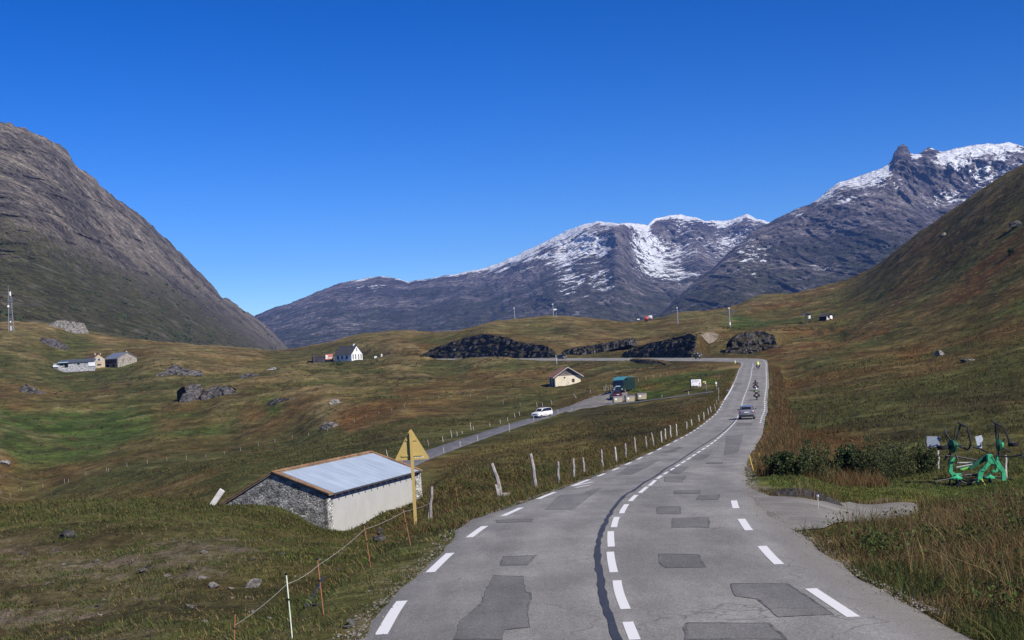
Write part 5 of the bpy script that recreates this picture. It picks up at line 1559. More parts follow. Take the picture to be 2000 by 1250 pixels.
for i, (f, tp) in enumerate(RP):
    Yn = float(np.interp(-f[1], [-975, -944, -904, -871, -852, -825, -801, -784], [40, 50, 68, 90, 110, 140, 180, 205]))
    lb = 'weathered fence post in the row along the left edge of the main road'
    if i == 0: lb = 'leaning grey fence post with a board nailed to it, nearest in the roadside row'
    if i == 1: lb = 'tall leaning fence post, second in the roadside row'
    o = wooden_post(f, tp, Yn, .075 if i < 2 else .06, lb, 'roadside fence posts' if i > 1 else None)
    if i == 0 and o:
        k_ = o.location[1] / F
        b = MB(); b.prism([(-9 * k_, -.12, 4 * k_), (-4 * k_, -.12, 4 * k_), (-9.5 * k_, -.12, 27 * k_), (-13.5 * k_, -.12, 28 * k_)], (0, .04, 0)); b.build('nailed_board', POSTW[1], o)
        b = MB(); b.box((2 * k_, .1, 4 * k_), (24 * k_, .25, .18), .2); bb = b.build('fallen_beam', POSTW[0]); bb.location = o.location; tag(bb, 'old wooden beam and netting lying at the foot of the leaning post', 'beam')
LP = [((755 + 3, 895), (754, 879)), ((787, 915), (785, 901)), ((867, 885), (866, 874)), ((883, 855), (880, 841)), ((893, 852), (892, 843)), ((903, 847), (902, 842)), ((899, 873), (898, 862)), ((920, 840), (918, 825)), ((925, 840), (924, 833)), ((933, 862), (932, 850)), ((957, 833), (956, 826)), ((978, 828), (976, 819)), ((992, 823), (991, 815)), ((995, 843), (994, 826)), ((1006, 816), (1004, 807)), ((1043, 823), (1042, 812)), ((1068, 816), (1066, 805)), ((1090, 807), (1089, 799)), ((865, 863), (864, 852)), ((1015, 812), (1014, 804)), ((1078, 790), (1076, 781)), ((1126, 778), (1120, 769)), ((1153, 767), (1153, 762)), ((1049, 795), (1048, 786)), ((1060, 794), (1059, 786)), ((1116, 801), (1116, 796))]
for f, tp in LP:
    wooden_post(f, tp, float(np.interp(-f[1], [-915, -855, -823, -790], [150, 195, 240, 300])), .05, 'thin pale fence post standing along the narrow side lane', 'fence posts along the side lane', mat=POSTW[1])
b = [((836, 870), (834, 860))]
wooden_post((837, 871), (835, 859), 180, .06, 'fence post with a crossbar beside the side lane near the yellow sign', None)
FL = [(42, 960, 9), (84, 953, 9), (126, 944, 9), (134, 942, 7), (168, 928, 8), (208, 921, 8), (212, 921, 7), (248, 912, 8), (288, 906, 8), (326, 900, 7), (364, 898, 9), (402, 893, 6), (438, 887, 6), (470, 881, 7), (505, 872, 7), (537, 865, 8), (571, 858, 8), (603, 851, 6), (640, 843, 6), (660, 832, 6), (692, 825, 6), (715, 815, 5), (740, 808, 5), (765, 803, 5), (790, 795, 5), (820, 786, 6), (857, 778, 6), (881, 778, 6), (919, 777, 6), (952, 780, 7), (983, 790, 8), (1016, 793, 7), (20, 970, 8), (2, 966, 8)]
for x, y, h in FL:
    wooden_post((x, y), (x - h * .06, y - h), 340, .055, 'small distant fence post in the line crossing the brown valley meadow', 'valley fence posts', mat=POSTW[0], sides=5)
for x, y, h in ((1183, 763, 8), (1188, 762, 8), (1193, 761, 9), (1180, 764, 9), (1184, 757, 8), (1196, 757, 8), (1233, 748, 8), (1247, 746, 7), (1262, 742, 6), (1276, 738, 6), (1290, 736, 5), (1303, 733, 5), (1293, 776, 6), (1345, 772, 8), (1404, 770, 14)):
    wooden_post((x, y), (x - .5, y - h), 300, .045, 'thin pale stake in the pasture fence around the green truck', 'pasture stakes by the truck', name='fence_stake', mat=POSTW[1], sides=5)
wooden_post((1833, 917), (1832, 880), 58, .06, 'pale wooden post standing left of the green hay rake', None, mat=POSTW[1])
wooden_post((1965, 936), (1964, 889), 60, .06, 'pale wooden post standing behind the right leg of the hay rake', None, mat=POSTW[1])
wooden_post((840, 1036), (843, 950), 44, .07, 'grey split fence post right of the yellow sign where the wire ends', None, mat=POSTW[0])
o = wooden_post((836, 1033), (838, 996), 44.3, .035, 'short thin slat beside the grey split post', None, mat=POSTW[1])
# electric fence
ORN = M('orange_stake', (.36, .15, .075), .6); WST = M('white_stake', (.74, .80, .62), .5)
wirep = []
for f, tp, near, lb, m_ in [((457, 1275), (459, 1197), 21, 'orange electric fence stake nearest the camera', ORN), ((571, 1249), (559, 1121), 24, 'white plastic electric fence stake', WST), ((632, 1201), (620, 1092), 27.5, 'orange electric fence stake right of the white one', ORN), ((724, 1108), (711, 1025), 37, 'orange electric fence stake in front of the barn wall', ORN), ((802, 1066), (787, 993), 41, 'orange electric fence stake left of the sign post', ORN), ((897, 1000), (890, 951), 62, 'thin orange stake in the brown grass right of the grey post', ORN)]:
    P = hit(*f, near=near); T = at(tp[0], tp[1], P[1]); d = T - P
    t = thing('fence_stake', lb, 'fence stake', P, 0, 'electric fence stakes')
    b = MB(); b.tube([tuple(-d * .12), tuple(d)], .009, 7); b.build('rod', m_, t)
    b = MB(); b.tube([tuple(d * .985), tuple(d * 1.015)], .018, 7); b.build('insulator', DARK, t)
    b = MB(); b.tube([tuple(d * .60), tuple(d * .625)], .02, 7); b.build('insulator', DARK, t)
    wirep.append(P + d * .84)
wirep = [at(425, 1256, 19.5)] + [at(459, 1221, wirep[0][1]), at(560, 1141, wirep[1][1]), at(622, 1104, wirep[2][1]), at(712, 1034, wirep[3][1]), at(789, 999, wirep[4][1]), at(839, 983, 44)]
b = MB()
wl_ = []
for a_, c_ in zip(wirep[:-1], wirep[1:]):
    for q in range(6):
        u_ = q / 6; wl_.append(a_ + (c_ - a_) * u_ - np.array([0, 0, .03 * 4 * u_ * (1 - u_)]))
wl_.append(wirep[-1]); b.tube(wl_, .0032, 5)
tag(b.build('fence_wire', M('pale_wire', (.42, .40, .36), .6)), 'thin pale electric fence wire strung between the stakes', 'wire')
b = MB(); hz_ = [hit(*q) for q in ((598, 1188), (603, 1180), (612, 1168), (622, 1150), (632, 1131))]
b.tube([h + np.array([0, 0, .04]) for h in hz_], .03, 6); tag(b.build('hose', M('black_hose', (.03, .035, .05), .5)), 'black hose lying in the grass beside the orange stake', 'hose')
P = hit(413, 988, near=72); T = at(434, 957, P[1]); k_ = P[1] / F; d = T - P
b = MB(); n_p = np.array([d[2], 0, -d[0]]); n_p /= np.linalg.norm(n_p); b.prism([-n_p * .14 - d * .2, n_p * .14 - d * .2, d + n_p * .15, d - n_p * .15], (.02, .06, 0)); o = b.build('plank', M('white_plank', (.66, .63, .60), .8, var=.2)); o.location = P
tag(o, 'pale weathered plank leaning out of the grass left of the barn', 'plank')
for (f, tp, lb) in (((1473, 919), (1463, 889), 'yellow leaning marker rod in the red-brown verge'), ((1483, 905), (1482, 884), 'thin yellow rod just right of the leaning marker rod')):
    P = hit(*f, near=66); T = at(tp[0], tp[1], P[1]); b = MB(); b.tube([(0, 0, -.2), tuple(T - P)], .025, 6); o = b.build('marker_rod', M('rod_yellow', (.65, .48, .06), .6)); o.location = P; tag(o, lb, 'marker rod')
P = hit(1598, 998, near=36.5); T = at(1597, 971, P[1]); b = MB(); b.tube([(0, 0, -.2), tuple(T - P)], .012, 6); b.lathe([(.03, 0), (.035, .03), (.03, .06)], tuple(T - P), 'Z', 8, 0); o = b.build('marker_peg', M('peg_grey', (.45, .45, .45), .6)); o.location = P; tag(o, 'thin peg with a white tip in the grass before the gravel entrance', 'peg')
P = hit(1106, 716, near=480); b = MB(); b.tube([(0, 0, -.3), (-.3, 0, 3.4)], .09, 6); o = b.build('snow_pole', M('snow_pole', (.7, .66, .62), .6)); Ps = hit(1088, 711, near=500); o.location = Ps; tag(o, 'pale snow pole beside the upper road above the cream hut', 'snow pole')

# ------------------------------------------------------------------ vehicles
TYRE = M('tyre_rubber', (.02, .02, .02), .85, .2)
RIM = M('rim_alloy', (.45, .45, .47), .35, .5, .6)
CHROME = M('plastic_dark', (.03, .03, .033), .6, .3)
CGLASS = M('car_glass', (.015, .017, .02), .06, .7, var=.05)
RED = M('tail_red', (.40, .015, .02), .25, .5)
LAMP = M('headlamp', (.75, .77, .8), .15, .6)
PLATE = M('plate_white', (.75, .75, .72), .5)


def paint_mat(name, c, metal=0.0):
    t = NT(name, .32, .5)
    n = t.noise(t.objc(), 1.2, 4, .6)
    t.out(t.mul((*c, 1), t.ramp(n, .3, .7, .94, 1.04)))
    t.b.inputs['Metallic'].default_value = metal
    t.b.inputs['Coat Weight'].default_value = .6; t.b.inputs['Coat Roughness'].default_value = .08
    return t.m


def wheel(t, x, y, r, w=.2):
    o = MB().lathe([(r * .70, -w / 2), (r * .96, -w / 2), (r, -w / 4), (r, w / 4), (r * .96, w / 2), (r * .70, w / 2)], (x, y, r), 'X', 20).build('wheel', TYRE, t, True)
    m_ = MB(); sx = 1 if x > 0 else -1
    m_.lathe([(r * .70, 0), (r * .70, .02), (r * .3, .01), (r * .12, .03)] if sx > 0 else [(r * .12, -.03), (r * .3, -.01), (r * .70, -.02), (r * .70, 0)], (x + sx * (w / 2 - .015), y, r), 'X', 16)
    m_.build('rim', RIM, o, True)
    return o


def car(name, label, loc, rz, st, paint, wheel_y, r, rear=True, glass_y=None, group=None, rails=False):
    """st: stations from rear to front: (y, z_low, z_belt, z_top, half width, half roof width)"""
    t = thing(name, label, 'car' if name != 'van' else 'van', loc, rz, group)
    st = np.array(st, float)
    q = np.linspace(0, len(st) - 1, 49)
    S = np.stack([np.interp(q, range(len(st)), st[:, k]) for k in range(6)], 1)
    def sec(s):
        y, zl, zb, zt, w, wt = s
        h = zt - zb
        return [(w * .86, y, zl), (w * .97, y, zl + .10), (w, y, zl + .45 * (zb - zl)), (w * .985, y, zb - .05), (w * .95, y, zb), (wt + (w * .95 - wt) * .12, y, zt - min(.06, h * .3)), (wt * .86, y, zt), (wt * .45, y, zt + .015), (0, y, zt + .02)]
    half = np.array([sec(s) for s in S])
    m = half.shape[1]
    full = np.concatenate([half * np.array([-1, 1, 1]), half[:, ::-1][:, 1:]], 1)
    nq = full.shape[1]
    b = MB(); b.add(full.reshape(-1, 3), [tuple(f) for f in grid_quads(len(S), nq)] + [tuple(range(nq))[::-1], tuple((len(S) - 1) * nq + k for k in range(nq))])
    for sx in (-1, 1):                                              # dark wheel arches
        for wy in wheel_y: pass
    b.build('body', paint, t, True)
    def patch(name_, i0, i1, k0, k1, mat, side, inset=.0, off=.012, parent=t):
        """window lying on the body between stations and section points"""
        ii = np.linspace(i0, i1, 6); bb = MB(); P = []
        for a_ in ii:
            s = [np.interp(a_, range(len(st)), st[:, k]) for k in range(6)]
            h = np.array(sec(s))
            for kk in np.linspace(k0, k1, 4):
                p = np.array([np.interp(kk, range(m), h[:, c]) for c in range(3)])
                P.append(p)
        P = np.array(P).reshape(6, 4, 3)
        ctr_ = np.array([0, P[..., 1].mean(), P[..., 2].mean() - .5])
        D = P - ctr_; D /= np.linalg.norm(D, axis=-1, keepdims=True)
        P = P + D * off
        if side == 0:
            Pm = P * np.array([-1, 1, 1]); P = np.concatenate([Pm, P[:, ::-1]], 1)
        else:
            P = P * np.array([side, 1, 1])
        bb.add(P.reshape(-1, 3), [tuple(f) for f in grid_quads(6, P.shape[1])])
        return bb.build(name_, mat, parent, True)
    for nm, a, c, side in glass_y:
        if side == 0: patch(nm, a, c, 5.9 if False else 5.0, 8.0, CGLASS, 0) if nm == 'roof_glass' else patch(nm, a, c, 4.6, 8.0, CGLASS, 0)
        else:
            for s_ in (-1, 1): patch(nm, a, c, 4.15, 5.0, CGLASS, s_)
    Wd = st[:, 4].max()
    for wy in wheel_y:
        for s_ in (-1, 1): wheel(t, s_ * (Wd - .12), wy, r, .21)
    y0, y1 = st[0, 0], st[-1, 0]
    zb0 = st[1, 2]
    for s_ in (-1, 1):
        MB().box((s_ * (Wd - .20), y0 + .03, zb0 - .10), (.26, .12, .12)).build('tail_light', RED, t, bevel=.02)
        MB().box((s_ * (Wd - .22), y1 - .10, st[-2, 2] - .10), (.34, .16, .15)).build('headlight', LAMP, t, bevel=.02)
        MB().box((s_ * (Wd + .09), st[-4, 0] + .12, st[-4, 2] + .10), (.16, .12, .13)).build('mirror', CHROME, t, bevel=.02)
    MB().box((0, y0 - .02, .44), (Wd * 1.75, .14, .26)).build('rear_bumper', CHROME, t, bevel=.03)
    MB().box((0, y1 + .01, .42), (Wd * 1.7, .14, .24)).build('front_bumper', paint, t, bevel=.03)
    MB().box((0, y0 - .035, zb0 - .14), (.52, .02, .11)).build('number_plate', PLATE, t)
    MB().box((0, y1 + .085, .45), (.52, .02, .11)).build('number_plate', PLATE, t)
    MB().box((0, y1 + .02, .62), (.9, .08, .16)).build('grille', CHROME, t)
    if rails:
        rb = MB()
        for s_ in (-1, 1): rb.tube([(s_ * .62, -1.6, st[3, 3] + .02), (s_ * .62, -1.5, st[3, 3] + .08), (s_ * .62, .3, st[4, 3] + .08), (s_ * .62, .4, st[4, 3] + .0)], .02, 6)
        rb.build('roof_rails', CHROME, t)
    return t


SUV = [(-2.1, .40, .92, .98, .80, .72), (-2.03, .30, .98, 1.06, .87, .74), (-1.72, .22, .98, 1.40, .90, .66), (-1.3, .20, .97, 1.50, .90, .64), (-.3, .18, .95, 1.54, .90, .64), (.35, .18, .94, 1.49, .90, .62), (1.05, .18, .95, 1.0, .90, .74), (1.7, .20, .88, .93, .88, .72), (2.03, .26, .76, .80, .82, .66), (2.1, .34, .62, .66, .76, .6)]
VAN = [(-2.2, .38, .95, 1.0, .80, .74), (-2.16, .28, .98, 1.25, .86, .70), (-2.02, .22, .98, 1.60, .87, .68), (-1.2, .20, .98, 1.66, .88, .68), (0.0, .18, .97, 1.65, .88, .67), (.55, .18, .96, 1.55, .88, .64), (1.15, .18, .97, 1.02, .88, .74), (1.8, .20, .90, .94, .86, .70), (2.14, .26, .78, .82, .80, .64), (2.22, .34, .62, .66, .74, .6)]
GL = [('rear_window', 1.15, 2.0, 0), ('side_window', 2.1, 5.6, 1), ('windscreen', 5.1, 5.95, 0)]


def on_road(px, py):
    P = road_hit(px, py); co, i, d = RK.find((P[0], P[1], 0))
    return P, math.atan2(RT[i, 1], RT[i, 0]) - math.pi / 2, i


SILVER = paint_mat('grey_metallic', (.30, .31, .35), .5)
P, az, i_ = on_road(1459.5, 818)
suv = car('car', 'grey crossover car seen from behind driving away on the main road', P, az, SUV, SILVER, (-1.3, 1.3), .34, True, GL)
WHITEP = paint_mat('white_paint', (.80, .80, .80))
P = hit(1049, 816, near=255); co, i_, d = LK.find((P[0], P[1], 0)); az = math.atan2(LT[i_, 1], LT[i_, 0]) + math.pi / 2
Pv = LC[i_] + np.array([LN[i_, 0] * .3, LN[i_, 1] * .3, .01])
car('van', 'white high roofed estate van coming towards the camera on the narrow side lane', Pv, 2.5, VAN, WHITEP, (-1.35, 1.35), .32, False, GL, rails=True)
P = hit(530, 722.5, near=640)
car('car', 'white car half hidden behind the grassy crest left of the white house', P + np.array([0, 1.0, -.55]), 1.45, SUV, WHITEP, (-1.3, 1.3), .34, False, GL)
BLACKP = paint_mat('black_paint', (.02, .02, .024))
far_i = lambda x: int(np.argmin(np.abs(to_px(np.c_[RC[760:, :2] - RN[760:] * -.0, RC[760:, 2]])[:, 0] - x)) + 760)
k = far_i(1091); Pf = np.r_[RC[k, :2] + RN[k] * 1.6, RC[k, 2] + 1.6 * BANK[k]]
car('car', 'small dark car on the upper road above the cream hut', Pf, math.atan2(RT[k, 1], RT[k, 0]) + math.pi / 2, SUV, BLACKP, (-1.3, 1.3), .34, False, GL)
k = far_i(938); Pf = np.r_[RC[k, :2] + RN[k] * 1.6, RC[k, 2] + 1.6 * BANK[k]]
car('car', 'dark car in front of the long rock cliff on the upper road', Pf, math.atan2(RT[k, 1], RT[k, 0]) + math.pi / 2, SUV, BLACKP, (-1.3, 1.3), .34, False, GL)
P = hit(1203, 778.5, near=275)
car('car', 'small dark red and black vehicle parked in front of the green truck', P, math.radians(8), SUV, paint_mat('dark_red_paint', (.050, .009, .014)), (-1.3, 1.3), .34, True, GL)

# green truck
GRN = paint_mat('dark_green_paint', (.006, .032, .038)); TEAL = M('teal_canvas', (.05, .20, .26), .6, .3, var=.12)
P = hit(1208, 768, near=285)
tk = thing('truck', 'dark green box truck with teal sloping roof parked at the end of the lane', 'truck', P, math.radians(-24))
b = MB(); b.prism([(-1.15, -.05, .45), (1.15, -.05, .45), (1.15, -.05, 1.5), (1.1, .12, 2.55), (-1.1, .12, 2.55), (-1.15, -.05, 1.5)], (0, .6, 0)); b.box((0, 1.3, 1.5), (2.28, 1.7, 2.1)); b.build('cab', GRN, tk, bevel=.06)
b = MB(); b.box((0, 4.6, 1.75), (2.4, 4.9, 2.3)); b.build('cargo_box', GRN, tk, bevel=.05)
b = MB(); b.prism([(-1.22, .1, 2.62), (1.22, .1, 2.62), (1.22, 2.3, 3.2), (-1.22, 2.3, 3.2)], (0, .05, .10)); b.prism([(-1.22, 2.3, 3.2), (1.22, 2.3, 3.2), (1.22, 7.0, 3.05), (-1.22, 7.0, 3.05)], (0, 0, .10)); b.build('sloping_roof', TEAL, tk)
b = MB(); b.prism([(-1.0, -.06, 1.62), (1.0, -.06, 1.62), (.96, .06, 2.42), (-.96, .06, 2.42)], (0, -.02, 0)); b.build('windscreen', CGLASS, tk)
for s_ in (-1, 1):
    MB().lathe([(.14, -.03), (.14, .03)], (s_ * .85, -.09, .80), 'Y', 14).build('headlight', LAMP, tk)
    for wy in (.9, 5.6): wheel(tk, s_ * 1.02, wy, .45, .28)
    MB().box((s_ * 1.28, .15, 1.9), (.16, .10, .38)).build('mirror', CHROME, tk)
    b = MB()
    for yy in (2.6, 3.8, 5.0, 6.2): b.box((s_ * 1.215, yy, 1.9), (.04, .06, 1.9))
    b.build('side_rib', M('blue_green', (.02, .07, .095), .5), tk)
MB().box((0, -.09, 1.42), (1.0, .03, .22)).build('name_board', PLATE, tk)
MB().box((0, -.12, .52), (2.3, .16, .26)).build('bumper', CHROME, tk, bevel=.03)
MB().box((-.75, -.08, 1.15), (.42, .03, .26)).build('grille', M('grille_pale', (.3, .38, .38), .5), tk)

# bins
BIN = render_mat('beige_plastic', (.43, .37, .27), .15); LID = M('lid_grey', (.13, .125, .155), .5, .4)
bin_ = None
for x, y, lb in ((1206, 787, 'beige waste container with grey lid nearest the parking area, left of three'), (1230, 785.5, 'beige waste container in the middle of the three'), (1253, 781, 'beige waste container at the right end of the three')):
    P = hit(x, y, near=265)
    if P is None: P = at(x, y, 265)
    if bin_ is None:
        bin_ = thing('waste_container', lb, 'container', P, math.radians(12), 'waste containers by the lane')
        b = MB(); b.prism([(-.82, -.5, .12), (.82, -.5, .12), (.9, -.55, 1.05), (-.9, -.55, 1.05)], (0, 1.0, 0)); b.build('body', BIN, bin_, bevel=.04)
        b = MB(); pts_ = [(-.93, -.58 + .58 * (1 - math.cos(a_)), 1.06 + .26 * math.sin(a_)) for a_ in np.linspace(0, math.pi, 9)]; b.prism(pts_, (1.86, 0, 0)); b.build('lid', LID, bin_, True)
        b = MB(); b.box((-.42, -.57, .72), (.42, .02, .36)); b.build('notice', PLATE, bin_)
        for s_ in (-1, 1):
            MB().box((s_ * .97, 0, .95), (.08, .12, .2)).build('lifting_arm', STEEL, bin_)
            MB().lathe([(.1, -.04), (.1, .04)], (s_ * .7, -.4, .1), 'X', 10).build('caster', TYRE, bin_)
    else:
        dup(bin_, P, math.radians(12), lb)

# ------------------------------------------------------------------ motorcycles and riders
def motorcycle(name, label, loc, rz, body):
    t = thing(name, label, 'motorcycle', loc, rz, 'motorcycles on the road')
    for y in (-.68, .74):
        o = MB().lathe([(.22, -.07), (.29, -.075), (.325, -.03), (.325, .03), (.29, .075), (.22, .07)], (0, y, .325), 'X', 22).build('wheel', TYRE, t, True)
        MB().lathe([(.22, -.02), (.05, -.06), (.05, .06), (.22, .02)], (0, y, .325), 'X', 14).build('rim', RIM, o, True)
    b = MB(); b.prism([(-.16, .45, .95), (-.18, .1, 1.0), (-.15, -.05, .86), (-.16, .35, .72)], (.33, 0, 0)); b.build('tank', body, t, True, .05)
    b = MB(); b.prism([(-.15, -.0, .82), (-.14, -.75, .90), (-.12, -.95, .96), (-.12, -.9, .84), (-.15, -.4, .70)], (.28, 0, 0)); b.build('seat', CHROME, t, True, .04)
    b = MB(); b.box((0, .05, .52), (.36, .62, .40)); b.build('engine', M('engine_metal', (.10, .10, .11), .4, .5, .5), t, bevel=.05)
    b = MB()
    for s_ in (-1, 1): b.tube([(s_ * .10, .74, .325), (s_ * .10, .46, 1.02)], .03, 8)
    b.build('fork', STEEL, t)
    b = MB(); b.tube([(-.40, .34, 1.04), (-.2, .44, 1.06), (.2, .44, 1.06), (.40, .34, 1.04)], .016, 8); b.build('handlebar', CHROME, t)
    for s_ in (-1, 1):
        b = MB(); b.tube([(s_ * .28, .42, 1.06), (s_ * .34, .40, 1.24)], .008, 5); b.box((s_ * .38, .40, 1.27), (.15, .03, .09)); b.build('mirror', CHROME, t)
        b = MB(); b.box((s_ * .37, -.62, .66), (.22, .46, .34)); b.build('pannier', CHROME, t, bevel=.05)
    b = MB(); b.prism([(-.2, .55, 1.0), (.2, .55, 1.0), (.15, .42, 1.36), (-.15, .42, 1.36)], (0, .015, 0)); b.build('windshield', CGLASS, t)
    b = MB(); b.lathe([(.10, -.05), (.11, .05), (.05, .09)], (0, .64, .95), 'Y', 14); b.build('headlight', LAMP, t, True)
    b = MB(); b.box((0, -.97, .90), (.18, .05, .09)); b.build('tail_light', RED, t)
    b = MB(); b.box((0, -.98, .74), (.21, .02, .14)); b.build('number_plate', PLATE, t)
    b = MB(); b.tube([(.17, .2, .35), (.2, -.5, .42), (.2, -.85, .5)], .05, 10); b.build('exhaust', RIM, t, True)
    return t


def rider_mesh(name, mats):
    """one continuous skinned body sitting on a motorcycle, hands closed round the grips"""
    J = {'pel': (0, -.28, .92, .15), 'waist': (0, -.24, 1.08, .15), 'chest': (0, -.10, 1.30, .17), 'neck': (0, .0, 1.47, .07), 'head': (0, .05, 1.60, .10), 'crown': (0, .06, 1.70, .07)}
    E = [('pel', 'waist'), ('waist', 'chest'), ('chest', 'neck'), ('neck', 'head'), ('head', 'crown')]
    for s, n in ((-1, 'l'), (1, 'r')):
        J.update({'sh' + n: (s * .20, -.06, 1.38, .075), 'el' + n: (s * .37, .10, 1.17, .05), 'wr' + n: (s * .36, .29, 1.07, .034), 'ha' + n: (s * .36, .335, 1.07, .036),
                  'hip' + n: (s * .12, -.22, .90, .11), 'kn' + n: (s * .29, .20, .80, .075), 'an' + n: (s * .25, -.08, .42, .048), 'to' + n: (s * .26, .12, .36, .040)})
        E += [('chest', 'sh' + n), ('sh' + n, 'el' + n), ('el' + n, 'wr' + n), ('wr' + n, 'ha' + n), ('pel', 'hip' + n), ('hip' + n, 'kn' + n), ('kn' + n, 'an' + n), ('an' + n, 'to' + n)]
        for f, dx, ln in (('i', -.032, .050), ('m', -.011, .056), ('g', .011, .052), ('p', .032, .042)):
            x = s * (.36 + dx)
            J['f1' + f + n] = (x, .335 + ln, 1.080, .0105); J['f2' + f + n] = (x, .335 + ln + .012, 1.045, .0095); J['f3' + f + n] = (x, .335 + ln - .02, 1.022, .0085)
            E += [('ha' + n, 'f1' + f + n), ('f1' + f + n, 'f2' + f + n), ('f2' + f + n, 'f3' + f + n)]
        J['t1' + n] = (s * .312, .33, 1.045, .012); J['t2' + n] = (s * .305, .36, 1.025, .010)
        E += [('ha' + n, 't1' + n), ('t1' + n, 't2' + n)]
    names = list(J)
    me = bpy.data.meshes.new(name); me.from_pydata([J[k][:3] for k in names], [(names.index(a), names.index(c)) for a, c in E], [])
    o = bpy.data.objects.new(name, me); COL.objects.link(o)
    sk = o.modifiers.new('skin', 'SKIN'); sk.use_smooth_shade = True
    for v, k in zip(me.skin_vertices[0].data, names): v.radius = (J[k][3],) * 2; v.use_root = (k == 'pel')
    o.modifiers.new('sub', 'SUBSURF').levels = 1
    dg = bpy.context.evaluated_depsgraph_get()
    m2 = bpy.data.meshes.new_from_object(o.evaluated_get(dg))
    bpy.data.objects.remove(o)
    m2.name = name
    m2.materials.clear()
    for m_ in mats: m2.materials.append(m_)
    for p in m2.polygons:
        c = p.center
        p.material_index = 2 if (c.z < .52 or (abs(c.x) > .29 and c.y > .26 and c.z > .98)) else (1 if c.z < .98 else 0)
        p.use_smooth = True
    return m2


BLACKC = M('black_leather', (.018, .018, .02), .6, .3)
def rider(label, loc, rz, jacket, helmet, stripe=None):
    me = rider_mesh('person', [jacket, BLACKC, CHROME])
    o = bpy.data.objects.new('person', me); COL.objects.link(o)
    o.location = loc; o.rotation_euler = (0, 0, rz)
    tag(o, label, 'person', 'motorcycle riders')
    b = MB(); prof = [(.02, -.13), (.10, -.14), (.13, -.08), (.142, .0), (.13, .08), (.095, .13), (.03, .155)]
    b.lathe(prof, (0, .06, 1.64), 'Z', 18); h = b.build('helmet', helmet, o, True)
    b = MB(); pts_ = [(.147 * math.sin(a_), .06 + .147 * math.cos(a_)) for a_ in np.linspace(-1.1, 1.1, 9)]
    b.add([(x, y, 1.60) for x, y in pts_] + [(x * .97, .06 + (y - .06) * .97, 1.69) for x, y in pts_], [(i, i + 1, 10 + i, 9 + i) for i in range(8)]); b.build('visor', CGLASS, h)
    if stripe: 
        b = MB(); b.box((0, -.29, 1.30), (.34, .02, .08)); b.build('reflective_band', stripe, o)
    return o


HIVIS = M('hi_vis', (.78, .85, .20), .7); WHELM = M('white_helmet', (.82, .82, .82), .25, .5); BHELM = M('black_helmet', (.02, .02, .02), .25, .5)
GREY = M('grey_jacket', (.045, .048, .05), .8)
for px, py, ml, pl, jk, he, st_, bd in [
    (1481, 721, 'dark motorcycle farthest ahead on the main road, under the rider in yellow', 'person in a bright yellow jacket riding the farthest motorcycle', HIVIS, HIVIS, None, BLACKP),
    (1476.5, 763, 'black motorcycle of the pair ahead, the farther one with the rider all in black', 'person in black with a dark helmet riding the farther motorcycle of the pair', BLACKC, BHELM, None, BLACKP),
    (1478.5, 781, 'black motorcycle with side cases, nearest one on the main road', 'person in dark jacket and white helmet riding the nearest motorcycle', GREY, WHELM, HIVIS, BLACKP)]:
    P, az, i_ = on_road(px, py)
    motorcycle('motorcycle', ml, P, az, bd); rider(pl, P, az, jk, he, st_)
k = far_i(1356); Pf = np.r_[RC[k, :2] + RN[k] * 1.2, RC[k, 2] + 1.2 * BANK[k]]; az = math.atan2(RT[k, 1], RT[k, 0]) + math.pi / 2
motorcycle('motorcycle', 'dark motorcycle coming along the upper road before the black rock cliff', Pf, az + .6, BLACKP)
rider('person in black with a pale helmet riding on the upper road', Pf, az + .6, BLACKC, WHELM)

# ------------------------------------------------------------------ green hay tedder
TG = M('machine_green', (.045, .36, .17), .5, .35, var=.25, vs=5); TGD = M('machine_dark_green', (.012, .09, .045), .5, .35, var=.3, vs=5); TB = M('machine_black', (.022, .024, .03), .55, .4)
Y0 = 56.0
td0 = hit(1912, 948, near=Y0); Y0 = td0[1]
td = thing('hay_tedder', 'green folded hay tedder with black arms parked on the grass at the right', 'farm machine', td0)
kk = Y0 / F
def T(px, py, dy=0.0): return tuple(at(px, py, Y0 + dy) - td0)
def bars(name, lst, r, mat, n=8, parent=td, sm=True):
    b = MB()
    for pts_ in lst: b.tube([T(*p) for p in pts_], r, n)
    return b.build(name, mat, parent, sm)
def flat(name, pts_, th, dy0, mat, parent=td):
    b = MB(); P = [np.array(T(x, y, dy0)) for x, y in pts_]; b.prism(P, (0, th, 0)); return b.build(name, mat, parent, bevel=.015)
flat('headstock_leg', [(1929, 902), (1937, 905), (1921, 925), (1917, 941), (1909, 942), (1911, 923)], .12, -.35, TG)
flat('headstock_leg', [(1944, 902), (1951, 900), (1965, 921), (1965, 939), (1957, 939), (1957, 923), (1943, 908)], .12, -.35, TG)
flat('headstock', [(1929, 888), (1938, 887), (1944, 899), (1942, 907), (1934, 905), (1929, 901)], .22, -.36, TG)
flat('main_beam', [(1930, 887), (1934, 896), (1906, 912), (1895, 918), (1892, 914), (1908, 901)], .16, -.1, TGD)
flat('support_arm', [(1853, 921), (1857, 900), (1862, 893), (1866, 894), (1861, 908), (1861, 921), (1866, 925), (1878, 924), (1878, 931), (1860, 930)], .13, .1, TG)
flat('support_arm', [(1947, 892), (1950, 891), (1950, 920), (1945, 924), (1938, 924), (1938, 920), (1945, 917)], .13, .5, TG)
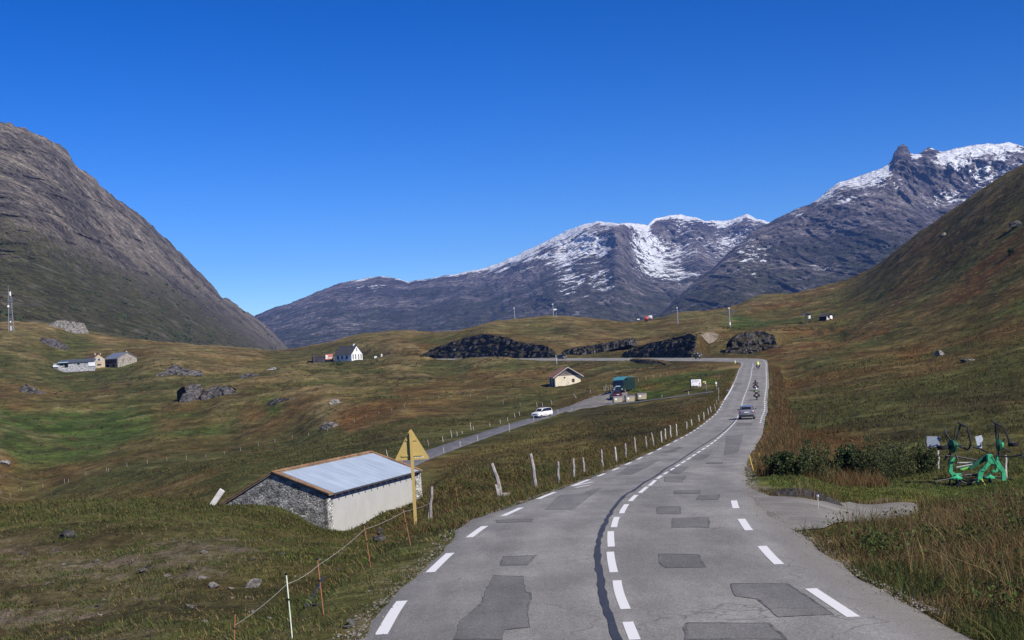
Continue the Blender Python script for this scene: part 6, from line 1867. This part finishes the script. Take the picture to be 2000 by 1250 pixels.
for cx, cy, dy in ((1868, 932, .0), (1932, 931, .5)):
    C_ = T(cx, cy, dy); b = MB(); b.lathe([(.20, -.10), (.27, -.07), (.27, -.02), (.20, .01), (.10, .05), (.08, .12)], C_, 'Z', 14); ro = b.build('lower_rotor', TG, td)
    b = MB(); b.tube([C_, (C_[0], C_[1], C_[2] - .42)], .06, 8); b.build('axle', TB, ro)
    b = MB()
    for q in range(6):
        a_ = q * math.pi / 3 + .3; e_ = (C_[0] + 1.0 * math.cos(a_), C_[1] + 1.0 * math.sin(a_), C_[2] - .10); b.tube([C_, e_], .022, 6); b.tube([e_, (e_[0] + .04, e_[1], e_[2] - .34)], .011, 5); b.tube([e_, (e_[0] - .05, e_[1], e_[2] - .32)], .011, 5)
    b.build('tine_arms', TB, ro)
    wo = MB().lathe([(.10, -.07), (.19, -.07), (.21, 0), (.19, .07), (.10, .07)], (C_[0] + .06, C_[1] + .1, -td0[2] * 0 + C_[2] - .40), 'X', 16).build('wheel', TYRE, ro, True)
for cx, cy, dy, ang_ in ((1861, 871, .1, .25), (1951, 869, .6, -.2)):
    C_ = np.array(T(cx, cy, dy)); b = MB(); Mx = Matrix.Translation(Vector(C_)) @ Matrix.Rotation(ang_, 4, 'Z') @ Matrix.Rotation(math.pi / 2, 4, 'Y')
    b.lathe([(.10, -.12), (.27, -.09), (.30, .0), (.22, .08), (.12, .16)], (0, 0, 0), 'Z', 20, 0, Mx); ro = b.build('raised_rotor', TGD, td)
    b = MB(); b.lathe([(.20, .085), (.12, .18)], (0, 0, 0), 'Z', 16, 0, Mx); b.build('hub', TG, ro, True)
    b = MB()
    for q in range(6):
        a_ = q * math.pi / 3 + .45; e_ = Vector((.95 * math.cos(a_), .95 * math.sin(a_), -.05)); b.tube([Mx @ Vector((0, 0, 0)), Mx @ e_], .022, 6); b.tube([Mx @ e_, Mx @ (e_ + Vector((.03, .05, -.36)))], .011, 5); b.tube([Mx @ e_, Mx @ (e_ + Vector((.0, -.06, -.34)))], .011, 5)
    b.build('tine_arms', TB, ro)
bars('guard_hoop', [[(1871, 825, .1), (1878, 829, .0), (1889, 834, -.1), (1893, 850, -.1), (1896, 868, -.1), (1893, 876, .0), (1888, 878, .1), (1872, 869, .1)], [(1876, 829, .1), (1868, 860, .1)]], .042, TB)
bars('guard_hoop', [[(1938, 823, .6), (1949, 829, .5), (1958, 833, .4), (1966, 848, .4), (1973, 866, .4)], [(1944, 827, .6), (1946, 858, .6)]], .042, TB)
bars('folding_arm', [[(1900, 873, .3), (1916, 877, .2), (1930, 884, 0)], [(1847, 890, -.3), (1870, 892, -.1), (1908, 899, .1)], [(1944, 890, .2), (1968, 892, 0), (1996, 889, -.3)]], .036, TB)
bars('tool_bar', [[(1868, 931, .05), (1890, 927, .1), (1910, 929, .3), (1934, 931, .5)]], .05, TB)
bars('lower_frame', [[(1858, 930, .1), (1853, 946, .1), (1862, 952, .0), (1876, 944, .0)], [(1872, 938, .0), (1892, 946, .1), (1904, 941, .2)]], .04, TB)
bars('tine_frame', [[(1846, 893, .2), (1856, 884, .1), (1843, 900, .2)], [(1844, 842, .1), (1851, 852, .1), (1857, 862, .1)], [(1871, 870, .1), (1882, 876, .1)], [(1955, 872, .5), (1975, 883, .4)], [(1962, 858, .5), (1957, 864, .5)]], .035, TB)
MB().box(T(1996, 890, -.3), (.06, .06, .28)).build('end_bar', TB, td)
bars('drive_shaft', [[(1868, 913, .1), (1900, 907, 0)], [(1870, 904, .3), (1905, 904, .2)]], .035, M('shaft_pale', (.40, .40, .38), .5))
flat('side_beam', [(1875, 916), (1893, 911), (1894, 914), (1880, 919)], .1, .0, paint_mat('bright_green', (.16, .55, .10)))
for cx, cy, dy in ((1842, 874, .2), (1980, 868, .5)):
    C_ = T(cx, cy, dy); w_ = MB().lathe([(.11, -.075), (.22, -.08), (.24, 0), (.22, .08), (.11, .075)], C_, 'Z', 22).build('raised_wheel', TYRE, td, True)
    MB().lathe([(.11, -.02), (.04, .05)], (C_[0], C_[1], C_[2] + .03), 'Z', 14).build('rim', RIM, w_, True)
MBD = M('warning_board_grey', (.24, .28, .34), .5, .4, var=.1)
flat('marker_board', [(1810, 852), (1836, 853), (1835, 876), (1809, 872)], .02, .3, MBD)
flat('marker_board', [(1904, 853), (1917, 850), (1920, 857), (1918, 876), (1910, 877)], .02, .35, M('warning_board_pale', (.46, .50, .56), .5, .4, var=.1))
bars('board_bracket', [[(1810, 866, .25), (1810, 875, .25), (1836, 872, .25)], [(1818, 868, .25), (1816, 873, .25)]], .022, TB, 6)
bars('board_bracket', [[(1906, 872, .3), (1919, 869, .3), (1919, 862, .3)]], .022, TB, 6)
js = bars('jack_stand', [[(1917, 936, -.4), (1925, 950, -.45), (1931, 962, -.5)]], .035, M('jack_yellow', (.55, .45, .06), .6))
bb_ = MB(); bb_.box(T(1934, 964, -.5), (.18, .14, .03)); bb_.build('foot_plate', M('jack_yellow', (.55, .45, .06), .6), js)
bb_ = MB()
for q in (.2, .5, .8):
    p0 = np.array(T(1917 + 14 * q, 936 + 26 * q, -.4 - .1 * q)); p1 = np.array(T(1917 + 14 * (q + .12), 936 + 26 * (q + .12), -.4 - .1 * (q + .12))); bb_.tube([p0, p1], .038, 8)
bb_.build('black_band', TB, js)
bars('hydraulic_hose', [[(1930, 898, -.4), (1922, 915, -.45), (1932, 925, -.3), (1945, 922, -.3)], [(1938, 890, -.4), (1948, 905, -.4), (1944, 920, -.3)], [(1880, 922, .0), (1900, 926, -.1), (1918, 925, -.2)]], .012, TB, 6)

# ------------------------------------------------------------------ vegetation
def leafmat(name, trans=.25):
    t = NT(name, .8, .15)
    c = t.attr('tint')
    t.set(t.b.inputs['Base Color'], c)
    tr = t.t.nodes.new('ShaderNodeBsdfTranslucent'); t.set(tr.inputs[0], c)
    mx = t.t.nodes.new('ShaderNodeMixShader'); mx.inputs[0].default_value = trans
    t.t.links.new(t.b.outputs[0], mx.inputs[1]); t.t.links.new(tr.outputs[0], mx.inputs[2])
    t.t.links.new(mx.outputs[0], t.t.nodes['Material Output'].inputs['Surface'])
    return t.m


BLADE = leafmat('grass_blade', .22); LEAF = leafmat('leaf', .25)
DRg = DR.reshape(GA.shape); OFFg = OFF.reshape(GA.shape); DLg = DL.reshape(GA.shape)


def gsamp(G, x, y):
    a = x / y * F
    j = np.clip(np.searchsorted(y_g, y) - 1, 0, len(y_g) - 2); i = np.clip(np.searchsorted(a_g, a) - 1, 0, len(a_g) - 2)
    return G[j, i]


def in_poly(x, y, poly):
    r = np.zeros(len(x), bool)
    for (x0, y0), (x1, y1) in zip(poly, np.roll(poly, -1, 0)):
        c = (y0 > y) != (y1 > y)
        r ^= c & (x < (x1 - x0) * (y - y0) / (y1 - y0 + 1e-12) + x0)
    return r


def scatter(n, Y0, Y1, a0, a1, cond, pw=1.0):
    """n points spread evenly over the ground between two distances and two azimuths"""
    out = np.zeros((0, 2))
    while len(out) < n:
        u = RNG.uniform(0, 1, n * 2)
        y = (Y0 ** (1 + pw) + u * (Y1 ** (1 + pw) - Y0 ** (1 + pw))) ** (1 / (1 + pw))
        x = RNG.uniform(a0, a1, n * 2) / F * y
        k = cond(x, y)
        if k.sum() == 0: return out
        out = np.vstack([out, np.c_[x, y][k]])
    return out[:n]


def blades(name, P2, h, w, tint, lean=.35, label=None, zoff=-.02):
    """many bent grass blades as one mesh; P2 (n,2), h and w arrays, tint (n,3)"""
    n = len(P2)
    z = ground(P2[:, 0], P2[:, 1]) + zoff
    B = np.c_[P2, z]
    th = RNG.uniform(0, 2 * np.pi, n); ld = RNG.uniform(0, 2 * np.pi, n) * .6 + 2.6
    ln = np.abs(RNG.normal(0, lean, n)) + .05
    L = np.c_[np.cos(ld) * ln, np.sin(ld) * ln, np.ones(n)]
    S = np.c_[np.cos(th), np.sin(th), np.zeros(n)]
    w = w[:, None]; h = h[:, None]
    m1 = B + L * np.array([.45, .45, .55]) * h
    tp = B + L * np.array([1.25, 1.25, 1.0]) * h
    V = np.stack([B - S * w / 2, B + S * w / 2, m1 - S * w * .42, m1 + S * w * .42, tp - S * w * .12, tp + S * w * .12], 1).reshape(-1, 3)
    q = np.arange(n)[:, None] * 6
    Q = np.concatenate([q + np.array([[0, 1, 3, 2]]), q + np.array([[2, 3, 5, 4]])], 0)
    col = np.repeat(np.c_[tint, np.ones(n)], 6, 0)
    me = np_mesh(name, V, Q, False, {'tint': col})
    return tag(link(name, me, [BLADE]), label, None, None, 'stuff')


def pick(n, cols, wts, var=.25):
    i = RNG.choice(len(cols), n, p=np.array(wts) / sum(wts))
    c = np.array(cols)[i] * RNG.uniform(1 - var, 1 + var, (n, 1))
    return c


DRY = (.30, .225, .11); TAN = (.215, .150, .068); RUST = (.175, .095, .042); OLV = (.118, .122, .040); GRN_ = (.080, .125, .030); DK = (.055, .068, .024); BRN = (.130, .088, .042)
EPOLY = np.array([hit(*q, near=42)[:2] for q in [(1424, 944), (1440, 944), (1469, 957), (1505, 971), (1592, 980), (1658, 982), (1790, 983), (1800, 1006), (1700, 1028), (1615, 1043), (1552, 1058), (1540, 1066), (1490, 1062), (1430, 975)]])
gpoly = lambda x, y: in_poly(x, y, GPOLY) | in_poly(x, y, EPOLY)
offr = lambda x, y: gsamp(OFFg, x, y)


def clumpy(x, y, sc, thr=0.0, sp=.3):
    return fbm(x / sc + 50, y / sc, 3) + RNG.normal(0, sp, len(x)) > thr


# right bank: tall dry grass
P_ = scatter(165000, 11.5, 45, 150, 1650, lambda x, y: (offr(x, y) > np.interp(y, [0, 27, 40, 60], [3.95, 3.95, 3.7, 3.7]) + .45 * fbm(x / .9, y / 1.6, 3) - .05) & ~gpoly(x, y) & ((x < 50)) & (y < 46) & (y < 44), .75)
q = fbm(P_[:, 0] / 2.2, P_[:, 1] / 2.2, 3)
near_e = sstep(6.2, 4.4, offr(P_[:, 0], P_[:, 1]))
hh = (RNG.lognormal(-1.3, .42, len(P_)) * (1 + .5 * q)).clip(.08, .85) * (1 - .4 * near_e) * np.interp(P_[:, 1], [14, 26, 40], [1, .85, .5])
tt = np.where((q + RNG.normal(0, .2, len(P_)) + near_e * .45 > .30)[:, None], pick(len(P_), [OLV, GRN_, DK, BRN], [3, 3, 4, 2]), pick(len(P_), [DRY, TAN, RUST, BRN, OLV], [3.5, 5, 3, 2.5, 1.6]))
blades('tall_dry_grass', P_, hh, RNG.uniform(.006, .016, len(P_)), tt, .55, None)
# taller flowering stalks along the gravel edge and over the bank
P_ = scatter(4600, 14, 44, 250, 1600, lambda x, y: (offr(x, y) > 4.8) & ~gpoly(x, y) & clumpy(x, y, 3, .1), .75)
blades('dry_stalks', P_, RNG.uniform(.35, .8, len(P_)), RNG.uniform(.005, .009, len(P_)), pick(len(P_), [DRY, TAN, RUST], [2, 3, 2]), .25)
# dark broad-leaved weeds among it
P_ = scatter(340, 14, 42, 250, 1600, lambda x, y: (offr(x, y) > 4.6) & ~gpoly(x, y) & clumpy(x, y, 2.5, .15, .1), .75)
nl = 60; C_ = np.repeat(np.c_[P_, ground(P_[:, 0], P_[:, 1])], nl, 0); n_ = len(C_)
C_ = C_ + RNG.normal(0, 1, (n_, 3)) * np.array([.16, .16, 0]) + np.c_[np.zeros((n_, 2)), RNG.uniform(.02, .42, n_)]
ax = RNG.normal(0, 1, (n_, 3)) + np.array([0, 0, .4]); ax /= np.linalg.norm(ax, axis=1, keepdims=True)
sd_ = np.cross(ax, RNG.normal(0, 1, (n_, 3))); sd_ /= np.linalg.norm(sd_, axis=1, keepdims=True)
ll = RNG.uniform(.04, .10, (n_, 1)); V = np.stack([C_, C_ + ax * ll * .5 + sd_ * ll * .28, C_ + ax * ll, C_ + ax * ll * .5 - sd_ * ll * .28], 1).reshape(-1, 3)
tag(link('weeds', np_mesh('weeds', V, np.arange(4 * n_).reshape(n_, 4), False, {'tint': np.repeat(np.c_[pick(n_, [DK, GRN_, OLV], [4, 3, 1]), np.ones(n_)], 4, 0)}), [LEAF]), kind='stuff')
# left bank: short grazed grass with tufts
P_ = scatter(190000, 15, 100, -1180, 300, lambda x, y: (offr(x, y) < -3.32 + .4 * fbm(x / .9, y / 1.6, 3)) & (fbm(x / 3.0, y / 3.0, 4) + RNG.normal(0, .2, len(x)) > -.40 + .62 * gsamp(TD.reshape(GA.shape), x, y)), .55)
q = fbm(P_[:, 0] / 1.5, P_[:, 1] / 1.5, 3)
hh = (RNG.lognormal(-2.6, .38, len(P_)) * (1 + .6 * q)).clip(.025, .24)
tt = np.where((q + RNG.normal(0, .3, len(P_)) > -.05)[:, None], pick(len(P_), [OLV, GRN_, DK, (.12, .15, .035)], [3, 4, 2, 3]), pick(len(P_), [TAN, BRN, OLV, DRY], [3, 3, 3, 2.5]))
blades('short_grass', P_, hh, np.interp(P_[:, 1], [15, 100], [.012, .035]) * RNG.uniform(.7, 1.3, len(P_)), tt, .6)
# verges on both sides of the main road
P_ = scatter(60000, 34, 330, -300, 700, lambda x, y: ((offr(x, y) < -3.7) & (offr(x, y) > -6.5)) & clumpy(x, y, 4, -.2), -.1)
blades('verge_grass', P_, RNG.lognormal(-2.1, .35, len(P_)).clip(.05, .3), np.interp(P_[:, 1], [34, 330], [.02, .09]) * RNG.uniform(.7, 1.3, len(P_)), pick(len(P_), [OLV, TAN, BRN, GRN_, RUST], [3, 2, 3, 2, 1]), .4)
P_ = scatter(60000, 55, 330, 200, 800, lambda x, y: ((offr(x, y) > 3.8) & (offr(x, y) < np.interp(y, [55, 100, 200], [9, 7, 6]))) & clumpy(x, y, 4, -.3), -.1)
blades('red_verge_grass', P_, RNG.lognormal(-1.2, .4, len(P_)).clip(.10, .8), np.interp(P_[:, 1], [55, 330], [.02, .09]) * RNG.uniform(.7, 1.3, len(P_)), pick(len(P_), [RUST, TAN, BRN, OLV], [5, 3, 3, 2]), .3)
# grass round the tedder and the bushes
P_ = scatter(55000, 43, 78, 400, 1450, lambda x, y: (offr(x, y) > 4.2) & ~gpoly(x, y) & (y > 45.5), .5)
blades('lawn_grass', P_, RNG.lognormal(-2.55, .4, len(P_)).clip(.04, .22), np.full(len(P_), .026), pick(len(P_), [OLV, GRN_, DK, (.11, .14, .03), TAN], [3, 5, 2, 3, 1]), .5)
# tussocks over the slopes
P_ = scatter(110000, 62, 300, -1180, 1180, lambda x, y: (gsamp(DRg, x, y) > 6) & (gsamp(DLg, x, y) > np.where(y > 220, 16, 5)) & clumpy(x, y, 9, .0), .05)
base = gsamp(TCOL[:, :3].reshape(*GA.shape, 3), P_[:, 0], P_[:, 1]) * RNG.uniform(.7, 1.5, (len(P_), 1))
blades('tussock_grass', P_, RNG.lognormal(-1.75, .4, len(P_)).clip(.06, .32), np.interp(P_[:, 1], [62, 420], [.04, .18]) * RNG.uniform(.6, 1.4, len(P_)), base * .85 + pick(len(P_), [TAN, OLV, BRN, DK], [1.5, 3, 2, 2]) * .15, .5)

# low dwarf shrubs and rank tufts dotted over the slopes
P_ = scatter(5200, 70, 620, -1150, 1150, lambda x, y: (gsamp(DRg, x, y) > 9) & (gsamp(DLg, x, y) > 12) & clumpy(x, y, 28, .12, .15), .35)
nl = 14; sz = np.interp(P_[:, 1], [70, 300, 620], [.16, .34, .6]) * RNG.uniform(.5, 1.4, len(P_))
C_ = np.repeat(np.c_[P_, ground(P_[:, 0], P_[:, 1])], nl, 0); s_ = np.repeat(sz, nl)[:, None]; n_ = len(C_)
C_ = C_ + RNG.normal(0, 1, (n_, 3)) * np.array([.55, .55, .0]) * s_ + np.c_[np.zeros((n_, 2)), RNG.uniform(.0, .55, n_) * s_[:, 0]]
ax = RNG.normal(0, 1, (n_, 3)) + np.array([0, 0, .6]); ax /= np.linalg.norm(ax, axis=1, keepdims=True)
sd_ = np.cross(ax, RNG.normal(0, 1, (n_, 3))); sd_ /= np.linalg.norm(sd_, axis=1, keepdims=True)
ll = s_ * RNG.uniform(.4, .9, (n_, 1)); V = np.stack([C_, C_ + ax * ll * .5 + sd_ * ll * .3, C_ + ax * ll, C_ + ax * ll * .5 - sd_ * ll * .3], 1).reshape(-1, 3)
tint = np.repeat(pick(len(P_), [DK, BRN, OLV, RUST], [4, 2, 2, 1.5]) * .85, nl * 4, 0)
tag(link('dwarf_shrubs', np_mesh('dwarf_shrubs', V, np.arange(4 * n_).reshape(n_, 4), False, {'tint': np.c_[tint, np.ones(len(tint))]}), [LEAF]), kind='stuff')


# ------------------------------------------------------------------ shrubs and trees
def shrub(name, label, loc, wd, ht, n, cols, wts, leaf=(.11, .035), seed=0, group=None, cat='shrub'):
    t = thing(name, label, cat, loc, 0, group)
    r = np.random.default_rng(seed)
    st = MB(); tips = []
    for i in range(26):
        a = r.uniform(0, 6.28); d = r.uniform(.05, .55) * wd; e = np.array([math.cos(a) * d, math.sin(a) * d * .8, ht * r.uniform(.45, 1.12) * (1 - .45 * (d / wd) ** 1.5)])
        s = np.array([e[0] * .55, e[1] * .55, -.1]); mid = (s + e) / 2 + r.normal(0, .05, 3); e = e + r.normal(0, .12, 3) * np.array([1, 1, .3])
        st.tube([s, mid, e], .014, 5, r2=.004); tips.append((s, mid, e))
    st.build('stems', M('bark', (.06, .05, .04), .9), t)
    c = np.zeros((n, 3))
    for i in range(n):
        s, m_, e = tips[r.integers(len(tips))]; u = r.beta(1.5, 1.0)
        p = s * (1 - u) ** 2 + 2 * u * (1 - u) * m_ + e * u * u
        c[i] = p + r.normal(0, 1, 3) * np.array([.13, .13, .07]) * (wd / 1.8) * (1.25 - .8 * u)
    c[:, 2] = np.maximum(c[:, 2], .02)
    ax = r.normal(0, 1, (n, 3)) + np.array([0, 0, .8]); ax /= np.linalg.norm(ax, axis=1, keepdims=True)
    sd_ = np.cross(ax, r.normal(0, 1, (n, 3))); sd_ /= np.linalg.norm(sd_, axis=1, keepdims=True)
    ll = leaf[0] * r.uniform(.6, 1.4, (n, 1)); lw = leaf[1] * r.uniform(.6, 1.4, (n, 1))
    V = np.stack([c, c + ax * ll * .5 + sd_ * lw, c + ax * ll, c + ax * ll * .5 - sd_ * lw], 1).reshape(-1, 3)
    Q = np.arange(4 * n).reshape(n, 4)
    k = r.choice(len(cols), n, p=np.array(wts) / sum(wts)); tint = np.repeat(np.c_[np.array(cols)[k] * r.uniform(.7, 1.3, (n, 1)), np.ones(n)], 4, 0)
    link('crown', np_mesh('crown', V, Q, False, {'tint': tint}), [LEAF], t)
    return t


BC = [(.052, .080, .028), (.040, .055, .024), (.100, .120, .050), (.17, .165, .070)]
for i, (x, y, wpx, hpx, lb) in enumerate([(1536, 928, 70, 44, 'leafy dark green roadside shrub at the left end of the row'), (1592, 934, 84, 70, 'dark shrub second from the left in the roadside row'), (1652, 937, 76, 60, 'lower dense shrub in the middle of the roadside row'), (1712, 938, 96, 92, 'tallest dense dark shrub, just right of the middle of the row'), (1764, 932, 84, 70, 'big shrub with yellowish leaf tips in the roadside row'), (1806, 922, 56, 56, 'narrow shrub at the right end of the row near the hay tedder')]):
    P = hit(x, y, near=66); k = P[1] / F
    shrub('shrub', lb, P, wpx * k * 1.15, hpx * k, 3800, BC, [[5, 4, 1.5, .5], [3, 2, 4, 1.5], [5, 5, 1, .3], [3, 3, 3, 1], [2, 2, 4, 3], [4, 2, 3, 2]][i], [(.12, .03), (.09, .02), (.15, .045), (.11, .022), (.08, .02), (.10, .03)][i], 300 + i, 'shrubs by the gravel entrance')
P = hit(1975, 497, near=430); shrub('bush', 'single round dark bush high on the right hillside', P, 13 * P[1] / F, 12 * P[1] / F, 500, BC, [4, 5, 1, .3], (.5, .2), 333)
for x, y, w, h, lb in ((1601, 655, 26, 16, 'dark bush on the slope below the black hill hut, left of the path'), (1628, 648, 24, 14, 'dark bush right under the black hill hut'), (1652, 657, 26, 10, 'low dark bush right of the path below the hill hut'), (715, 905, 26, 16, 'dark bush in the field behind the barn roof'), (661, 714, 34, 10, 'dark green bush in front of the white house'), (274, 742, 16, 9, 'small dark bush below the stone farm'), (253, 753, 14, 6, 'low dark shrub in the meadow below the stone farm'), (275, 764, 10, 5, 'tiny dark shrub lowest below the stone farm')):
    P = hit(x, y)
    if P is None: continue
    k = P[1] / F; shrub('bush', lb, P, w * k, h * k, 900, BC, [4, 5, 1.2, .4], (.06 * w * k * .6, .02 * w * k * .6), int(x))

from mathutils.bvhtree import BVHTree
mo = bpy.data.objects['left_mountain'].data
bv = BVHTree.FromPolygons([v.co[:] for v in mo.vertices], [tuple(p.vertices) for p in mo.polygons])
con = []
for i in range(4):
    o = rock_obj('mountain_bush', 'small dark bush scattered over the lower slope of the left mountain', (0, 0, 0), (1, .9, .8), 0, 500 + i, M('bush_needles', (.040, .050, .026), .95, .05, var=.5, vs=9), 'bush', 'bushes on the left mountain', 4, 3)
    n_ = len(o.data.vertices); V = np.empty(n_ * 3, np.float32); o.data.vertices.foreach_get('co', V); V = V.reshape(-1, 3) * RNG.uniform(.72, 1.25, (n_, 1)); o.data.vertices.foreach_set('co', V.ravel()); con.append(o)
nt_ = 0
cl = [(RNG.uniform(190, 560), RNG.uniform(540, 720)) for _ in range(150)] + [(RNG.normal(340, 45), RNG.normal(662, 14)) for _ in range(60)] + [(RNG.normal(530, 30), RNG.normal(690, 14)) for _ in range(25)] + [(RNG.uniform(0, 200), RNG.uniform(500, 640)) for _ in range(20)]
for x, y in cl:
    d = Vector(at(x, y, 1.0)).normalized()
    loc, nrm, ix, ds = bv.ray_cast(Vector((0, 0, 0)), d)
    if loc is None: continue
    g = hit(x, y)
    if g is not None and g[1] < loc.y: continue
    o = con[nt_] if nt_ < 4 else con[nt_ % 4].copy()
    if nt_ >= 4: COL.objects.link(o)
    s_ = float(RNG.lognormal(1.25, .35)); o.scale = (s_ * 1.2, s_ * 1.2, s_); o.location = loc; o.rotation_euler = (0, 0, RNG.uniform(0, 6)); nt_ += 1

# ------------------------------------------------------------------ air
HZ = MB(); HZ.box((0, 4200, 324.5), (11000, 9800, 791))
hm_ = bpy.data.materials.new('air'); hm_.use_nodes = True
nt = hm_.node_tree; nt.nodes.remove(nt.nodes['Principled BSDF'])
pv = nt.nodes.new('ShaderNodeVolumePrincipled'); pv.inputs['Color'].default_value = (.20, .40, 1.0, 1); pv.inputs['Density'].default_value = 0.00005; pv.inputs['Anisotropy'].default_value = 0.0
nt.links.new(pv.outputs[0], nt.nodes['Material Output'].inputs['Volume'])
tag(HZ.build('haze', hm_), kind='stuff')
